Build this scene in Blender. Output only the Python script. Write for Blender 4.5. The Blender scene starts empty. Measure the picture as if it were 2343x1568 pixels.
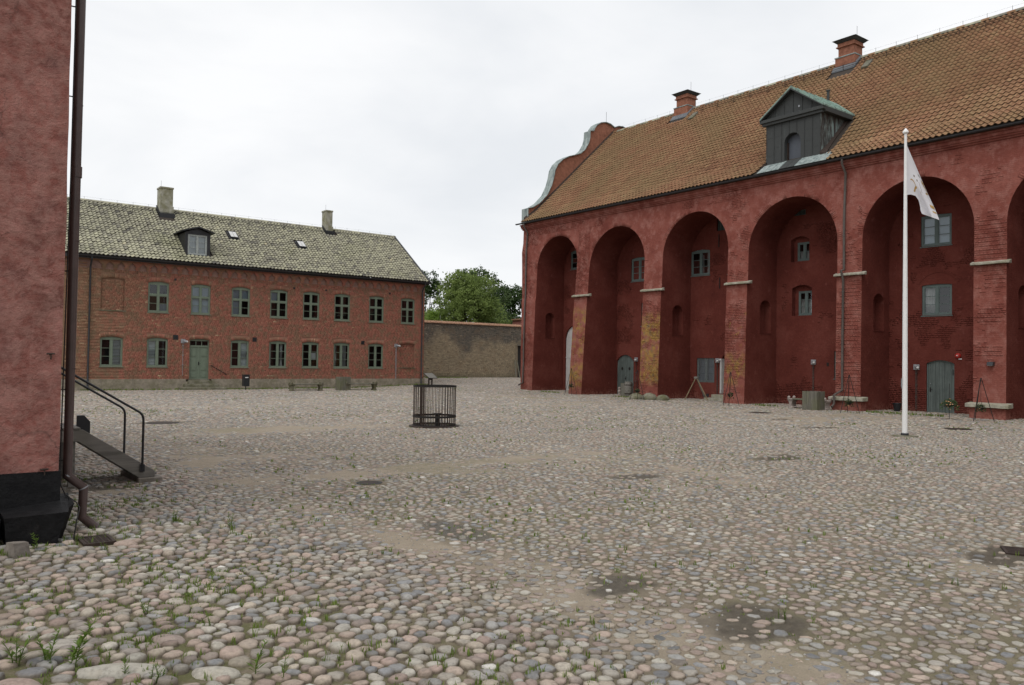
import bpy, bmesh, math, random
import numpy as np
from mathutils import Vector, Matrix, Euler

random.seed(7)
rng = np.random.default_rng(11)
S = bpy.context.scene
COL = S.collection

# ------------------------------------------------------------------ camera
CAM = np.array([0.0, 0.0, 2.1])
YAW, PITCH, ROLL = math.radians(37.6425), math.radians(1.3262), math.radians(0.8087)
f0 = np.array([math.sin(YAW), math.cos(YAW), 0]); r0 = np.array([math.cos(YAW), -math.sin(YAW), 0]); u0 = np.array([0, 0, 1.0])
CF = f0 * math.cos(PITCH) + u0 * math.sin(PITCH)
cu = u0 * math.cos(PITCH) - f0 * math.sin(PITCH)
CR = r0 * math.cos(ROLL) + cu * math.sin(ROLL)
CU = cu * math.cos(ROLL) - r0 * math.sin(ROLL)
cam_data = bpy.data.cameras.new('camera')
cam_data.sensor_fit = 'HORIZONTAL'
cam_data.sensor_width = 36.0
cam_data.lens = 1852.24 / 2342.0 * 36.0
cam_data.clip_start = 0.05
cam_data.clip_end = 3000.0
cam = bpy.data.objects.new('camera', cam_data)
COL.objects.link(cam)
cam.matrix_world = Matrix(((CR[0], CU[0], -CF[0], CAM[0]), (CR[1], CU[1], -CF[1], CAM[1]), (CR[2], CU[2], -CF[2], CAM[2]), (0, 0, 0, 1)))
S.camera = cam

# ------------------------------------------------------------------ sky, sun, exposure
S.view_settings.view_transform = 'Standard'
S.view_settings.look = 'None'
S.view_settings.exposure = 0.12
S.view_settings.gamma = 1.0
S.view_settings.use_curve_mapping = False
SUN_EL, SUN_AZ = math.radians(58), math.radians(246)
world = bpy.data.worlds.new('World')
S.world = world
world.use_nodes = True
wt = world.node_tree
wt.nodes.clear()
wout = wt.nodes.new('ShaderNodeOutputWorld')
wmix = wt.nodes.new('ShaderNodeMixShader')
wsky = wt.nodes.new('ShaderNodeTexSky')
wsky.sky_type = 'NISHITA'
wsky.sun_disc = False
wsky.sun_elevation = SUN_EL
wsky.sun_rotation = SUN_AZ
wbg1 = wt.nodes.new('ShaderNodeBackground'); wbg1.inputs[1].default_value = 0.08
wbg2 = wt.nodes.new('ShaderNodeBackground'); wbg2.inputs[1].default_value = 1.0
wtc = wt.nodes.new('ShaderNodeTexCoord')
wmap = wt.nodes.new('ShaderNodeMapping'); wmap.inputs['Scale'].default_value = (1.0, 1.0, 2.6)
wno = wt.nodes.new('ShaderNodeTexNoise'); wno.inputs['Scale'].default_value = 2.2; wno.inputs['Detail'].default_value = 5.0; wno.inputs['Roughness'].default_value = 0.52
wno.inputs['Distortion'].default_value = 0.4
wra = wt.nodes.new('ShaderNodeValToRGB')
wra.color_ramp.elements[0].position = 0.30; wra.color_ramp.elements[0].color = (0.785, 0.808, 0.838, 1)
wra.color_ramp.elements[1].position = 0.60; wra.color_ramp.elements[1].color = (0.950, 0.955, 0.963, 1)
wt.links.new(wtc.outputs['Generated'], wmap.inputs[0])
wt.links.new(wmap.outputs[0], wno.inputs['Vector'])
wt.links.new(wno.outputs['Fac'], wra.inputs[0])
wt.links.new(wsky.outputs[0], wbg1.inputs[0])
wt.links.new(wra.outputs[0], wbg2.inputs[0])
wmix.inputs[0].default_value = 0.94
wt.links.new(wbg1.outputs[0], wmix.inputs[1])
wt.links.new(wbg2.outputs[0], wmix.inputs[2])
wt.links.new(wmix.outputs[0], wout.inputs[0])
sun_data = bpy.data.lights.new('sun', 'SUN')
sun_data.energy = 1.3
sun_data.angle = math.radians(45)
sun_data.color = (1.0, 0.96, 0.90)
sun = bpy.data.objects.new('sun', sun_data)
COL.objects.link(sun)
sun.location = (0, 0, 60)
_sd = Vector((math.sin(SUN_AZ) * math.cos(SUN_EL), math.cos(SUN_AZ) * math.cos(SUN_EL), math.sin(SUN_EL)))
sun.rotation_euler = _sd.to_track_quat('Z', 'Y').to_euler()

# ------------------------------------------------------------------ numeric noise
def _h(ix, iy, seed):
    n = (ix.astype(np.int64) * 374761393 + iy.astype(np.int64) * 668265263 + seed * 974634541) & 0xffffffff
    n = ((n ^ (n >> 13)) * 1274126177) & 0xffffffff
    return ((n ^ (n >> 16)) & 0xffff) / 65535.0
def vn(x, y, seed=0):
    x = np.asarray(x, float); y = np.asarray(y, float)
    ix = np.floor(x); iy = np.floor(y); fx = x - ix; fy = y - iy
    fx = fx * fx * (3 - 2 * fx); fy = fy * fy * (3 - 2 * fy)
    a = _h(ix, iy, seed); b = _h(ix + 1, iy, seed); c = _h(ix, iy + 1, seed); d = _h(ix + 1, iy + 1, seed)
    return (a * (1 - fx) + b * fx) * (1 - fy) + (c * (1 - fx) + d * fx) * fy
def fbm(x, y, seed=0, o=4):
    s = 0; a = 0.5; t = 0
    x = np.asarray(x, float); y = np.asarray(y, float)
    for i in range(o):
        s = s + a * vn(x, y, seed + i * 17); t += a; a *= 0.5; x = x * 2.03 + 5.1; y = y * 2.03 + 1.7
    return s / t
def sst(a, b, x):
    t = np.clip((np.asarray(x, float) - a) / (b - a), 0, 1)
    return t * t * (3 - 2 * t)

def _hs(ix, iy, seed):
    n = (ix * 374761393 + iy * 668265263 + seed * 974634541) & 0xffffffff
    n = ((n ^ (n >> 13)) * 1274126177) & 0xffffffff
    return ((n ^ (n >> 16)) & 0xffff) / 65535.0
def svn(x, y, seed=0):
    ix = math.floor(x); iy = math.floor(y); fx = x - ix; fy = y - iy
    fx = fx * fx * (3 - 2 * fx); fy = fy * fy * (3 - 2 * fy)
    return (_hs(ix, iy, seed) * (1 - fx) + _hs(ix + 1, iy, seed) * fx) * (1 - fy) + (_hs(ix, iy + 1, seed) * (1 - fx) + _hs(ix + 1, iy + 1, seed) * fx) * fy
def sfbm(x, y, seed=0, o=4):
    s = 0; a = 0.5; t = 0
    for i in range(o):
        s += a * svn(x, y, seed + i * 17); t += a; a *= 0.5; x = x * 2.03 + 5.1; y = y * 2.03 + 1.7
    return s / t
def ssst(a, b, x):
    t = min(max((x - a) / (b - a), 0.0), 1.0); return t * t * (3 - 2 * t)

# ------------------------------------------------------------------ terrain height
def gz(x, y):
    x = np.asarray(x, float); y = np.asarray(y, float)
    ramp = 0.09 * np.clip(4.5 - x, 0, 6) * (1 - .88 * sst(10.2, 14.6, y)) * (1 - sst(15, 30, y))
    ramp = 0.33 * (1 - np.exp(-ramp / 0.33))
    ne = 0.2 * sst(26, 33, x) * sst(39, 51, y) + 0.026 * np.clip(y - 54, 0, 11) * sst(20, 30, x)
    w = 0.03 * (vn(x * 0.45, y * 0.45, 3) - 0.5) * sst(3.0, 6, x) * (1 - sst(33, 35, x))
    return ramp + ne + w
def gzs(x, y): return float(gz(np.array([x]), np.array([y]))[0])

# sandy spots: x, y, rx, ry, weight
SAND = [(4.78, 8.1, .28, .75, 1.2), (5.25, 6.6, .5, .9, .6), (4.95, 5.3, .45, .8, .62), (4.7, 4.0, .45, .8, .6), (4.7, 10.6, .35, 1.5, .75),
        (6.9, 13.4, 2.2, .6, 1.1), (10.3, 13.7, 2.6, .5, .95), (5.1, 17.5, .9, 3.2, .7), (4.6, 14.2, .6, 1.6, .5),
        (8.5, 22.8, 1.6, 1.2, 1.1), (11, 23, 2.8, .9, 1.0), (15.5, 25.2, 2.6, 1.0, .9), (14, 35.8, 7, 3.0, .7), (24, 39, 7, 3, .7),
        (20, 50.5, 12, 2.3, .4), (27, 29, 3.0, 5.0, .55), (28.5, 20, 3.0, 6.0, .6), (31, 36, 3, 7, .6), (33, 17, 2.2, 6, .5), (9.4, 3.75, .6, .5, .7), (5.1, 3.2, .5, .45, .75), (5.55, 4.1, .4, .35, .8),
        (36.5, 25, 1.6, 16, .5), (2.3, 13.2, 1.0, 1.1, .9), (8.0, 16.5, 3.0, .9, .3)]
WET = [(5.5, 5.45, .42, .27), (5.62, 4.05, .55, .38), (5.6, 8.35, .30, .7), (9.95, 3.8, .65, .35), (2.4, 13.9, .9, .6), (6.95, 27.1, 1.1, .35), (11.1, 10.5, .5, .35), (16, 10.8, .9, .35), (29, 12.6, .7, .3), (25.2, 15.4, .9, .35), (36.6, 16.9, .8, .5), (30.3, 21.4, .6, .35), (27.2, 18.3, .6, .3)]
def sandm(x, y):
    m = 0.55 * sst(.60, .78, fbm(x * .33 + 3, y * .33, 21)) * sst(4.2, 6, x) + 0.35 * sst(.6, .8, fbm(x * 1.1, y * 1.1, 33))
    for (a, b, rx, ry, w) in SAND:
        d = ((x - a) / rx) ** 2 + ((y - b) / ry) ** 2
        m = m + w * np.exp(-d * 0.9)
    m = .78 * m * (0.25 + 1.5 * fbm(x * 2.1, y * 2.1, 5))
    return np.clip(m, 0, 1.2)
def wetm(x, y):
    m = np.zeros_like(np.asarray(x, float))
    k = 0.30 + 1.4 * fbm(x * 3.4, y * 3.4, 9, 5)
    for (a, b, rx, ry) in WET:
        d = ((x - a) / rx) ** 2 + ((y - b) / ry) ** 2
        m = np.maximum(m, sst(.38, .70, np.exp(-d * .8) * k * 1.15))
    return m

# ------------------------------------------------------------------ materials
class NT:
    def __init__(s, name):
        s.m = bpy.data.materials.new(name); s.m.use_nodes = True
        s.t = s.m.node_tree; s.n = s.t.nodes; s.l = s.t.links
        s.b = s.n['Principled BSDF']
        s.geo = s.n.new('ShaderNodeNewGeometry'); s.tc = s.n.new('ShaderNodeTexCoord')
        s.pos = s.geo.outputs['Position']; s.objc = s.tc.outputs['Object']
    def new(s, t, **k):
        n = s.n.new('ShaderNode' + t)
        for a, v in k.items(): setattr(n, a, v)
        return n
    def ln(s, a, b):
        if hasattr(a, 'is_linked') or hasattr(a, 'links'): s.l.new(a, b)
        elif isinstance(a, (tuple, list)): b.default_value = tuple(a) + ((1,) if len(a) == 3 and len(b.default_value) == 4 else ())
        else: b.default_value = a
    def noise(s, scale, detail=4, rough=.55, co=None, dist=0, out='Fac'):
        n = s.new('TexNoise'); n.inputs['Scale'].default_value = scale; n.inputs['Detail'].default_value = detail
        n.inputs['Roughness'].default_value = rough; n.inputs['Distortion'].default_value = dist
        s.l.new(co if co is not None else s.pos, n.inputs['Vector']); return n.outputs[out]
    def mapp(s, scale=(1, 1, 1), co=None, rot=(0, 0, 0), loc=(0, 0, 0)):
        n = s.new('Mapping'); n.inputs['Scale'].default_value = scale; n.inputs['Rotation'].default_value = rot; n.inputs['Location'].default_value = loc
        s.l.new(co if co is not None else s.pos, n.inputs[0]); return n.outputs[0]
    def ramp(s, fac, stops, interp='LINEAR'):
        n = s.new('ValToRGB'); cr = n.color_ramp; cr.interpolation = interp
        while len(cr.elements) < len(stops): cr.elements.new(0.5)
        for e, (p, c) in zip(cr.elements, stops):
            e.position = p; e.color = (c, c, c, 1) if not isinstance(c, (tuple, list)) else tuple(c) + (1,)
        s.l.new(fac, n.inputs[0]); return n.outputs[0]
    def mix(s, fac, a, b, mode='MIX'):
        n = s.new('Mix', data_type='RGBA', blend_type=mode)
        s.ln(fac, n.inputs[0]); s.ln(a, n.inputs[6]); s.ln(b, n.inputs[7]); return n.outputs[2]
    def math(s, op, a, b=0.0, c=0.0):
        n = s.new('Math', operation=op); s.ln(a, n.inputs[0]); s.ln(b, n.inputs[1]); s.ln(c, n.inputs[2]); return n.outputs[0]
    def attr(s, name):
        a = s.new('Attribute', attribute_type='GEOMETRY', attribute_name=name)
        b = s.new('Attribute', attribute_type='OBJECT', attribute_name=name)
        return s.math('ADD', a.outputs['Fac'], b.outputs['Fac'])
    def sep(s, co=None):
        n = s.new('SeparateXYZ'); s.l.new(co if co is not None else s.pos, n.inputs[0]); return n.outputs
    def comb(s, x, y, z):
        n = s.new('CombineXYZ'); s.ln(x, n.inputs[0]); s.ln(y, n.inputs[1]); s.ln(z, n.inputs[2]); return n.outputs[0]
    def bump(s, h, dist=.01, strength=1.0, prev=None):
        n = s.new('Bump'); n.inputs['Strength'].default_value = strength; n.inputs['Distance'].default_value = dist
        s.l.new(h, n.inputs['Height'])
        if prev is not None: s.l.new(prev, n.inputs['Normal'])
        return n.outputs[0]
    def done(s, col=None, rough=None, bump=None, metal=None, spec=None):
        if col is not None: s.ln(col, s.b.inputs['Base Color'])
        if rough is not None: s.ln(rough, s.b.inputs['Roughness'])
        if metal is not None: s.b.inputs['Metallic'].default_value = metal
        if spec is not None: s.b.inputs['Specular IOR Level'].default_value = spec
        if bump is not None: s.l.new(bump, s.b.inputs['Normal'])
        return s.m

def simple(name, c, rough=.6, var=.25, scale=6, metal=0, bump=.002, spec=.4):
    k = NT(name)
    n = k.noise(scale, 5, .6)
    lo = tuple(v * (1 - var) for v in c); hi = tuple(min(1, v * (1 + var)) for v in c)
    col = k.ramp(n, [(.3, lo), (.7, hi)])
    b = k.bump(k.noise(scale * 6, 3), bump) if bump else None
    return k.done(col, rough, b, metal, spec)

def m_house_brick():
    k = NT('house_brick')
    tone = k.attr('tone')
    base = k.ramp(tone, [(0, (0.178, 0.089, 0.063)), (.22, (0.270, 0.111, 0.076)), (.5, (0.362, 0.138, 0.102)), (.75, (0.400, 0.173, 0.119)), (.9, (0.421, 0.248, 0.151)), (1, (0.497, 0.367, 0.232))])
    yel = k.ramp(tone, [(0, (.16, .10, .066)), (.4, (.27, .155, .095)), (.7, (.34, .225, .135)), (1, (.46, .35, .22))])
    x, y, z = k.sep()
    # the brown-yellow unpainted brickwork at the left end, and patches elsewhere
    big = k.noise(.35, 4, .6)
    f = k.math('ADD', k.math('MULTIPLY', k.math('SUBTRACT', 12.6, x), .30), k.math('MULTIPLY', k.math('SUBTRACT', big, .5), 2.2))
    lo = k.math('MULTIPLY', k.math('SUBTRACT', z, 3.0), .10)
    f = k.ramp(k.math('ADD', f, lo), [(.1, 0), (1.3, .85)])
    col = k.mix(f, base, yel)
    n2 = k.noise(1.4, 5, .65)
    col = k.mix(k.ramp(n2, [(.35, 0), (.75, .5)]), col, (.33, .128, .094))
    low = k.ramp(k.math('ADD', z, k.math('MULTIPLY', k.noise(2.2, 4), 1.4)), [(1.3, 1), (1.9, 0)])
    n3 = k.noise(3.0, 4, .6)
    col = k.mix(k.math('MULTIPLY', low, k.ramp(n3, [(.45, 0), (.6, .7)])), col, (.20, .15, .095))
    fine = k.noise(40, 3)
    col = k.mix(.35, col, k.ramp(fine, [(.3, (.5, .5, .5)), (.7, (1, 1, 1))]), 'MULTIPLY')
    return k.done(col, .92, k.bump(fine, .004), spec=.15)
def m_house_mortar():
    k = NT('house_mortar')
    x, y, z = k.sep()
    n = k.noise(1.2, 4)
    col = k.ramp(n, [(.3, (.21, .10, .073)), (.6, (.27, .145, .105)), (.8, (.34, .23, .165))])
    big = k.noise(.35, 4, .6)
    f = k.math('ADD', k.math('MULTIPLY', k.math('SUBTRACT', 12.6, x), .30), k.math('MULTIPLY', k.math('SUBTRACT', big, .5), 3.2))
    col = k.mix(k.ramp(f, [(0, 0), (.9, .8)]), col, (.22, .15, .095))
    return k.done(col, .95, k.bump(k.noise(30, 3), .004), spec=.1)

def castle_colour(k, tone=None, sheltered=False):
    x, y, z = k.sep()
    n1 = k.noise(.55, 6, .62); n2 = k.noise(2.3, 5, .65); n3 = k.noise(9, 4, .6)
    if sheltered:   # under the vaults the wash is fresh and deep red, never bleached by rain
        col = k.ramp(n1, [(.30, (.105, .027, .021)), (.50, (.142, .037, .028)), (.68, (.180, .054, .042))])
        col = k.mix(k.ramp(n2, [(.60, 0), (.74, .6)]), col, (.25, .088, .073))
    else:
        col = k.ramp(n1, [(.30, (.170, .050, .039)), (.50, (.232, .074, .057)), (.68, (.295, .110, .087))])
    if not sheltered: col = k.mix(k.ramp(n2, [(.47, 0), (.66, .8)]), col, (.34, .152, .126))
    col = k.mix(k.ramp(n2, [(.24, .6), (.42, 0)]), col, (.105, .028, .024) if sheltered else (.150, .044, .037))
    col = k.mix(.5, col, k.ramp(n3, [(.25, (.62, .60, .60)), (.75, (1.0, 1.0, 1.0))]), 'MULTIPLY')
    # ochre lime patches on the lower fronts of the far piers
    def band(v, a, b, s=.12):
        return k.math('MULTIPLY', k.ramp(k.math('MULTIPLY_ADD', v, 1 / s, -a / s + .5), [(0, 0), (1, 1)]), k.ramp(k.math('MULTIPLY_ADD', v, -1 / s, b / s + .5), [(0, 0), (1, 1)]))
    nrm = k.sep(k.geo.outputs['True Normal'])
    front = k.math('GREATER_THAN', k.math('ABSOLUTE', nrm[0]), .75)
    oc = None
    nn = k.noise(2.0, 6, .72)
    for (ya, yb, za, zb, th) in ((38.2, 40.2, 2.3, 5.6, .47), (38.2, 40.2, .45, 2.0, .42), (31.9, 34.0, .9, 5.0, .40), (25.9, 28.0, 1.1, 2.6, .43), (26.1, 27.6, 2.6, 4.9, .56)):
        b = k.math('MULTIPLY', band(y, ya, yb), band(z, za, zb, .5))
        b = k.math('MULTIPLY', b, k.ramp(nn, [(th, 0), (th + .15, 1)]))
        oc = b if oc is None else k.math('MAXIMUM', oc, b)
    oc = k.math('MULTIPLY', oc, front)
    ocol = k.ramp(k.noise(3.1, 4), [(.3, (.17, .135, .065)), (.52, (.33, .20, .05)), (.75, (.22, .175, .10))])
    if not sheltered: col = k.mix(k.math('MULTIPLY', oc, k.ramp(k.noise(7.5, 5, .7), [(.30, .25), (.52, .92)])), col, ocol)
    # damp pale foot of the walls
    foot = k.ramp(k.math('ADD', z, k.math('MULTIPLY', n2, 1.2)), [(.55, 1), (1.25, 0)])
    col = k.mix(k.math('MULTIPLY', foot, k.ramp(n3, [(.4, 0), (.62, .55)])), col, (.36, .17, .135))
    if tone is not None:
        col = k.mix(.45, col, k.ramp(tone, [(0, (.55, .5, .5)), (.6, (.95, .95, .92)), (1, (1, 1, 1))]), 'MULTIPLY')
    return col, (x, y, z, n1, n2, n3)
def m_castle(brickbump=.6, sheltered=False):
    k = NT('deep_red_limewash' if sheltered else 'weathered_red_limewash')
    col, (x, y, z, n1, n2, n3) = castle_colour(k, None, sheltered)
    bt = k.new('TexBrick'); bt.offset = .5
    k.l.new(k.comb(k.math('ADD', x, y), z, 0.0), bt.inputs['Vector'])
    bt.inputs['Scale'].default_value = 1.0; bt.inputs['Mortar Size'].default_value = .012; bt.inputs['Mortar Smooth'].default_value = .6
    bt.inputs['Brick Width'].default_value = .27; bt.inputs['Row Height'].default_value = .088; bt.inputs['Bias'].default_value = 0
    hb = k.math('MULTIPLY', k.math('SUBTRACT', 1.0, bt.outputs['Fac']), k.ramp(n2, [(.40, .1), (.66, .8)]))
    col = k.mix(k.math('MULTIPLY', k.math('MULTIPLY', bt.outputs['Fac'], .28), k.ramp(n2, [(.4, .3), (.6, 1)])), col, (.13, .03, .025))
    b = k.bump(n3, .03, .8)
    b = k.bump(hb, .012, brickbump, b)
    b = k.bump(k.noise(45, 3), .004, .8, b)
    return k.done(col, .95, b, spec=.12)
def m_castle_brick(sheltered=False):
    k = NT('red_limewashed_brick')
    col, _ = castle_colour(k, k.attr('tone'), sheltered)
    return k.done(col, .95, k.bump(k.noise(45, 3), .004), spec=.12)
def m_plaster_near():
    k = NT('pink_red_plaster')
    p = k.mapp((1, 1, 1.25))
    n1 = k.noise(1.1, 6, .62, p, .25); n2 = k.noise(3.6, 6, .66, p, .4); n3 = k.noise(14, 4, .6)
    col = k.ramp(n1, [(.32, (.150, .056, .045)), (.5, (.245, .084, .068)), (.68, (.33, .130, .108))])
    col = k.mix(k.ramp(n2, [(.48, 0), (.66, .85)]), col, (.42, .20, .172))
    col = k.mix(k.ramp(n2, [(.28, .7), (.46, 0)]), col, (.125, .052, .047))
    n4 = k.noise(2.2, 5, .6, k.mapp((1, 1, 1), loc=(7, 3, 1)))
    col = k.mix(k.ramp(n4, [(.50, 0), (.68, .6)]), col, (.150, .078, .072))
    col = k.mix(.4, col, k.ramp(n3, [(.3, (.72, .70, .70)), (.7, (1, 1, 1))]), 'MULTIPLY')
    run = k.noise(1.0, 5, .7, k.mapp((7, 7, .55)))
    col = k.mix(k.ramp(run, [(.56, 0), (.72, .45)]), col, (.135, .060, .054))
    col = k.mix(k.ramp(run, [(.26, .4), (.40, 0)]), col, (.40, .205, .18))
    chip = k.noise(8.0, 6, .75, k.mapp((1, 1, 1), loc=(2, 9, 4)))
    col = k.mix(k.ramp(chip, [(.685, 0), (.70, .8)], 'LINEAR'), col, (.085, .045, .040))
    vo = k.new('TexVoronoi', feature='DISTANCE_TO_EDGE'); vo.inputs['Scale'].default_value = 1.15
    k.l.new(k.mapp((1, 1, .8), co=None) if False else k.comb(k.math('ADD', k.sep()[0], k.math('MULTIPLY', k.noise(5, 4), .35)), k.sep()[1], k.math('ADD', k.sep()[2], k.math('MULTIPLY', k.noise(4.3, 4), .35))), vo.inputs['Vector'])
    crack = k.math('MULTIPLY', k.ramp(vo.outputs['Distance'], [(.0, 1), (.010, 0)]), k.ramp(k.noise(.9, 3), [(.5, 0), (.6, 1)]))
    col = k.mix(k.math('MULTIPLY', crack, .7), col, (.07, .035, .03))
    foot = k.ramp(k.math('ADD', k.sep()[2], k.math('MULTIPLY', n2, .5)), [(1.1, .6), (1.5, 0)])
    col = k.mix(k.math('MULTIPLY', foot, k.ramp(n3, [(.4, .2), (.6, 1)])), col, (.30, .165, .14))
    b = k.bump(n2, .035, .7); b = k.bump(n3, .018, .8, b); b = k.bump(chip, .012, .5, b); b = k.bump(k.noise(70, 3), .004, .8, b)
    return k.done(col, .9, b, spec=.2)
def m_yard_brick():
    k = NT('old_yellow_brick')
    x, y, z = k.sep(); tone = k.attr('tone')
    n1 = k.noise(.33, 5, .6); n2 = k.noise(1.3, 5, .65)
    a = k.ramp(tone, [(0, (.16, .135, .10)), (.4, (.285, .237, .168)), (.8, (.385, .318, .222)), (1, (.48, .40, .28))])
    d = k.ramp(tone, [(0, (.06, .058, .056)), (.5, (.115, .108, .10)), (.85, (.19, .17, .14)), (1, (.34, .29, .23))])
    zz = k.math('ADD', k.math('MULTIPLY', k.math('SUBTRACT', z, 3.2), .34), k.math('MULTIPLY', k.math('SUBTRACT', n1, .5), 3.0))
    col = k.mix(k.ramp(zz, [(.0, 0), (.35, .9)]), a, d)
    top = k.ramp(k.math('ADD', z, k.math('MULTIPLY', n2, .6)), [(5.0, 0), (5.25, .9)])
    col = k.mix(top, col, k.ramp(tone, [(0, (.11, .078, .058)), (1, (.26, .18, .12))]))
    col = k.mix(k.ramp(n2, [(.5, 0), (.75, .6)]), col, (.24, .165, .105))
    col = k.mix(k.math('MULTIPLY', k.ramp(z, [(.5, .8), (1.6, 0)]), k.ramp(n2, [(.3, .2), (.6, 1)])), col, (.13, .13, .085))
    return k.done(col, .95, k.bump(k.noise(30, 3), .005), spec=.1)
def m_tile(name, stops, lichen, lth, moss, mth):
    k = NT(name)
    tone = k.attr('tone')
    col = k.ramp(tone, stops)
    n = k.noise(3.1, 5, .7); n0 = k.noise(.3, 4, .6); nf = k.noise(22, 4, .65)
    col = k.mix(k.ramp(k.math('ADD', n, k.math('MULTIPLY', k.math('SUBTRACT', tone, .5), .25)), [(lth, 0), (lth + .2, .85)]), col, lichen)
    col = k.mix(k.math('MULTIPLY', k.ramp(n0, [(mth, 0), (mth + .22, 1)]), k.ramp(nf, [(.35, .15), (.65, .8)])), col, moss)
    col = k.mix(.5, col, k.ramp(nf, [(.3, (.6, .6, .6)), (.7, (1, 1, 1))]), 'MULTIPLY')
    return k.done(col, .9, k.bump(nf, .006), spec=.15)
def m_stone():
    k = NT('cobble_stone')
    t = k.attr('tone'); l = k.attr('lum')
    col = k.ramp(t, [(0, (.185, .187, .192)), (.12, (.268, .272, .282)), (.24, (.385, .372, .345)), (.40, (.465, .405, .325)), (.54, (.455, .355, .295)), (.66, (.385, .290, .250)), (.76, (.31, .275, .245)), (.86, (.445, .420, .365)), (.94, (.54, .505, .43)), (1, (.70, .68, .63))])
    col = k.mix(1.0, col, k.ramp(l, [(0, .55), (1, 1.0)]), 'MULTIPLY')
    n = k.noise(30, 5, .7); n2 = k.noise(9, 5, .65)
    col = k.mix(.7, col, k.ramp(n, [(.32, (.45, .44, .43)), (.56, (1, 1, 1))]), 'MULTIPLY')
    col = k.mix(k.ramp(n2, [(.53, 0), (.70, .6)]), col, (.37, .325, .265))
    col = k.mix(k.ramp(n2, [(.28, .55), (.44, 0)]), col, (.19, .175, .155))
    so = k.math('MULTIPLY', k.attr('soil'), k.ramp(k.noise(45, 3), [(.25, .45), (.6, 1)]))
    col = k.mix(so, col, k.ramp(k.noise(5, 4), [(.35, (.11, .09, .066)), (.65, (.20, .165, .122))]))
    x, y, z = k.sep()
    gr = k.math('MULTIPLY', k.ramp(k.noise(.8, 4), [(.5, 0), (.7, .5)]), k.ramp(n2, [(.4, 0), (.62, 1)]))
    col = k.mix(k.math('MULTIPLY', gr, .5), col, (.22, .22, .13))
    b = k.bump(n, .006, .9); b = k.bump(n2, .015, .6, b)
    return k.done(col, k.ramp(n, [(.3, .55), (.7, .85)]), b, spec=.35)
def m_sand():
    k = NT('sandy_joint_soil')
    s = k.attr('sand'); w = k.attr('wet'); g = k.attr('moss')
    n = k.noise(60, 4, .7); n2 = k.noise(4, 5, .6); n3 = k.noise(220, 2)
    dirt = k.ramp(n2, [(.3, (.165, .137, .100)), (.7, (.27, .226, .168))])
    sand = k.ramp(n2, [(.3, (.30, .25, .188)), (.7, (.365, .31, .24))])
    col = k.mix(k.ramp(s, [(.1, 0), (.6, 1)]), dirt, sand)
    mm = k.math('MULTIPLY', g, k.ramp(k.noise(7, 4, .65), [(.36, 0), (.56, 1)]))
    col = k.mix(k.math('MULTIPLY', mm, .8), col, (.105, .115, .035))
    col = k.mix(k.math('MULTIPLY', w, .92), col, k.ramp(k.noise(13, 4, .65), [(.35, (.060, .051, .037)), (.65, (.115, .098, .073))]))
    col = k.mix(.6, col, k.ramp(n, [(.3, (.6, .6, .6)), (.65, (1, 1, 1))]), 'MULTIPLY')
    col = k.mix(k.ramp(n3, [(.62, 0), (.75, .4)]), col, (.45, .4, .33))
    b = k.bump(n, .012, .9); b = k.bump(n3, .004, .8, b)
    return k.done(col, k.ramp(w, [(0, .95), (1, .42)]), b, spec=.2)
def m_wood(name, c, scale=14, rough=.8, axis=2, green=0):
    k = NT(name)
    sc = [scale, scale, scale]; sc[axis] = scale * .06
    n = k.noise(1.0, 5, .65, k.mapp(tuple(sc))); n2 = k.noise(2.5, 4)
    col = k.ramp(n, [(.3, tuple(v * .55 for v in c)), (.7, tuple(v * 1.25 for v in c))])
    col = k.mix(k.ramp(n2, [(.45, 0), (.7, .5)]), col, tuple(v * .6 for v in c))
    if green: col = k.mix(k.math('MULTIPLY', k.ramp(k.noise(1.7, 4), [(.42, 0), (.62, 1)]), green), col, (.12, .13, .055))
    return k.done(col, rough, k.bump(n, .004), spec=.25)
def m_copper(name, dark, pat, th=.45):
    k = NT(name)
    n = k.noise(1.0, 6, .7, k.mapp((5, 5, .9))); n2 = k.noise(14, 4)
    col = k.mix(k.ramp(n, [(th, 0), (th + .16, 1)]), dark, pat)
    col = k.mix(.4, col, k.ramp(n2, [(.3, (.6, .6, .6)), (.7, (1, 1, 1))]), 'MULTIPLY')
    return k.done(col, .7, k.bump(n2, .003), spec=.3)
def m_limestone(name, c, lichen=(.22, .21, .10), lf=.6):
    k = NT(name)
    n = k.noise(4, 6, .65); n2 = k.noise(26, 5, .65)
    col = k.ramp(n, [(.3, tuple(v * .6 for v in c)), (.7, tuple(min(1, v * 1.15) for v in c))])
    col = k.mix(k.math('MULTIPLY', k.ramp(k.noise(2.2, 5, .65), [(.42, 0), (.62, 1)]), lf), col, lichen)
    col = k.mix(.5, col, k.ramp(n2, [(.3, (.55, .55, .55)), (.7, (1, 1, 1))]), 'MULTIPLY')
    return k.done(col, .92, k.bump(n2, .008, .9, k.bump(n, .02, .6)), spec=.2)
def m_glass():
    k = NT('window_glass')
    k.n.remove(k.b)
    o = [q for q in k.n if q.type == 'OUTPUT_MATERIAL'][0]
    tr = k.new('BsdfTransparent'); tr.inputs[0].default_value = (.80, .86, .85, 1)
    gl = k.new('BsdfGlossy'); gl.inputs['Roughness'].default_value = .02
    gl.inputs[0].default_value = (.95, .97, 1, 1)
    fr = k.new('Fresnel'); fr.inputs[0].default_value = 1.52
    f2 = k.math('MULTIPLY', fr.outputs[0], 1.4)
    mx = k.new('MixShader'); k.l.new(f2, mx.inputs[0]); k.l.new(tr.outputs[0], mx.inputs[1]); k.l.new(gl.outputs[0], mx.inputs[2])
    k.l.new(mx.outputs[0], o.inputs[0]); return k.m
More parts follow.
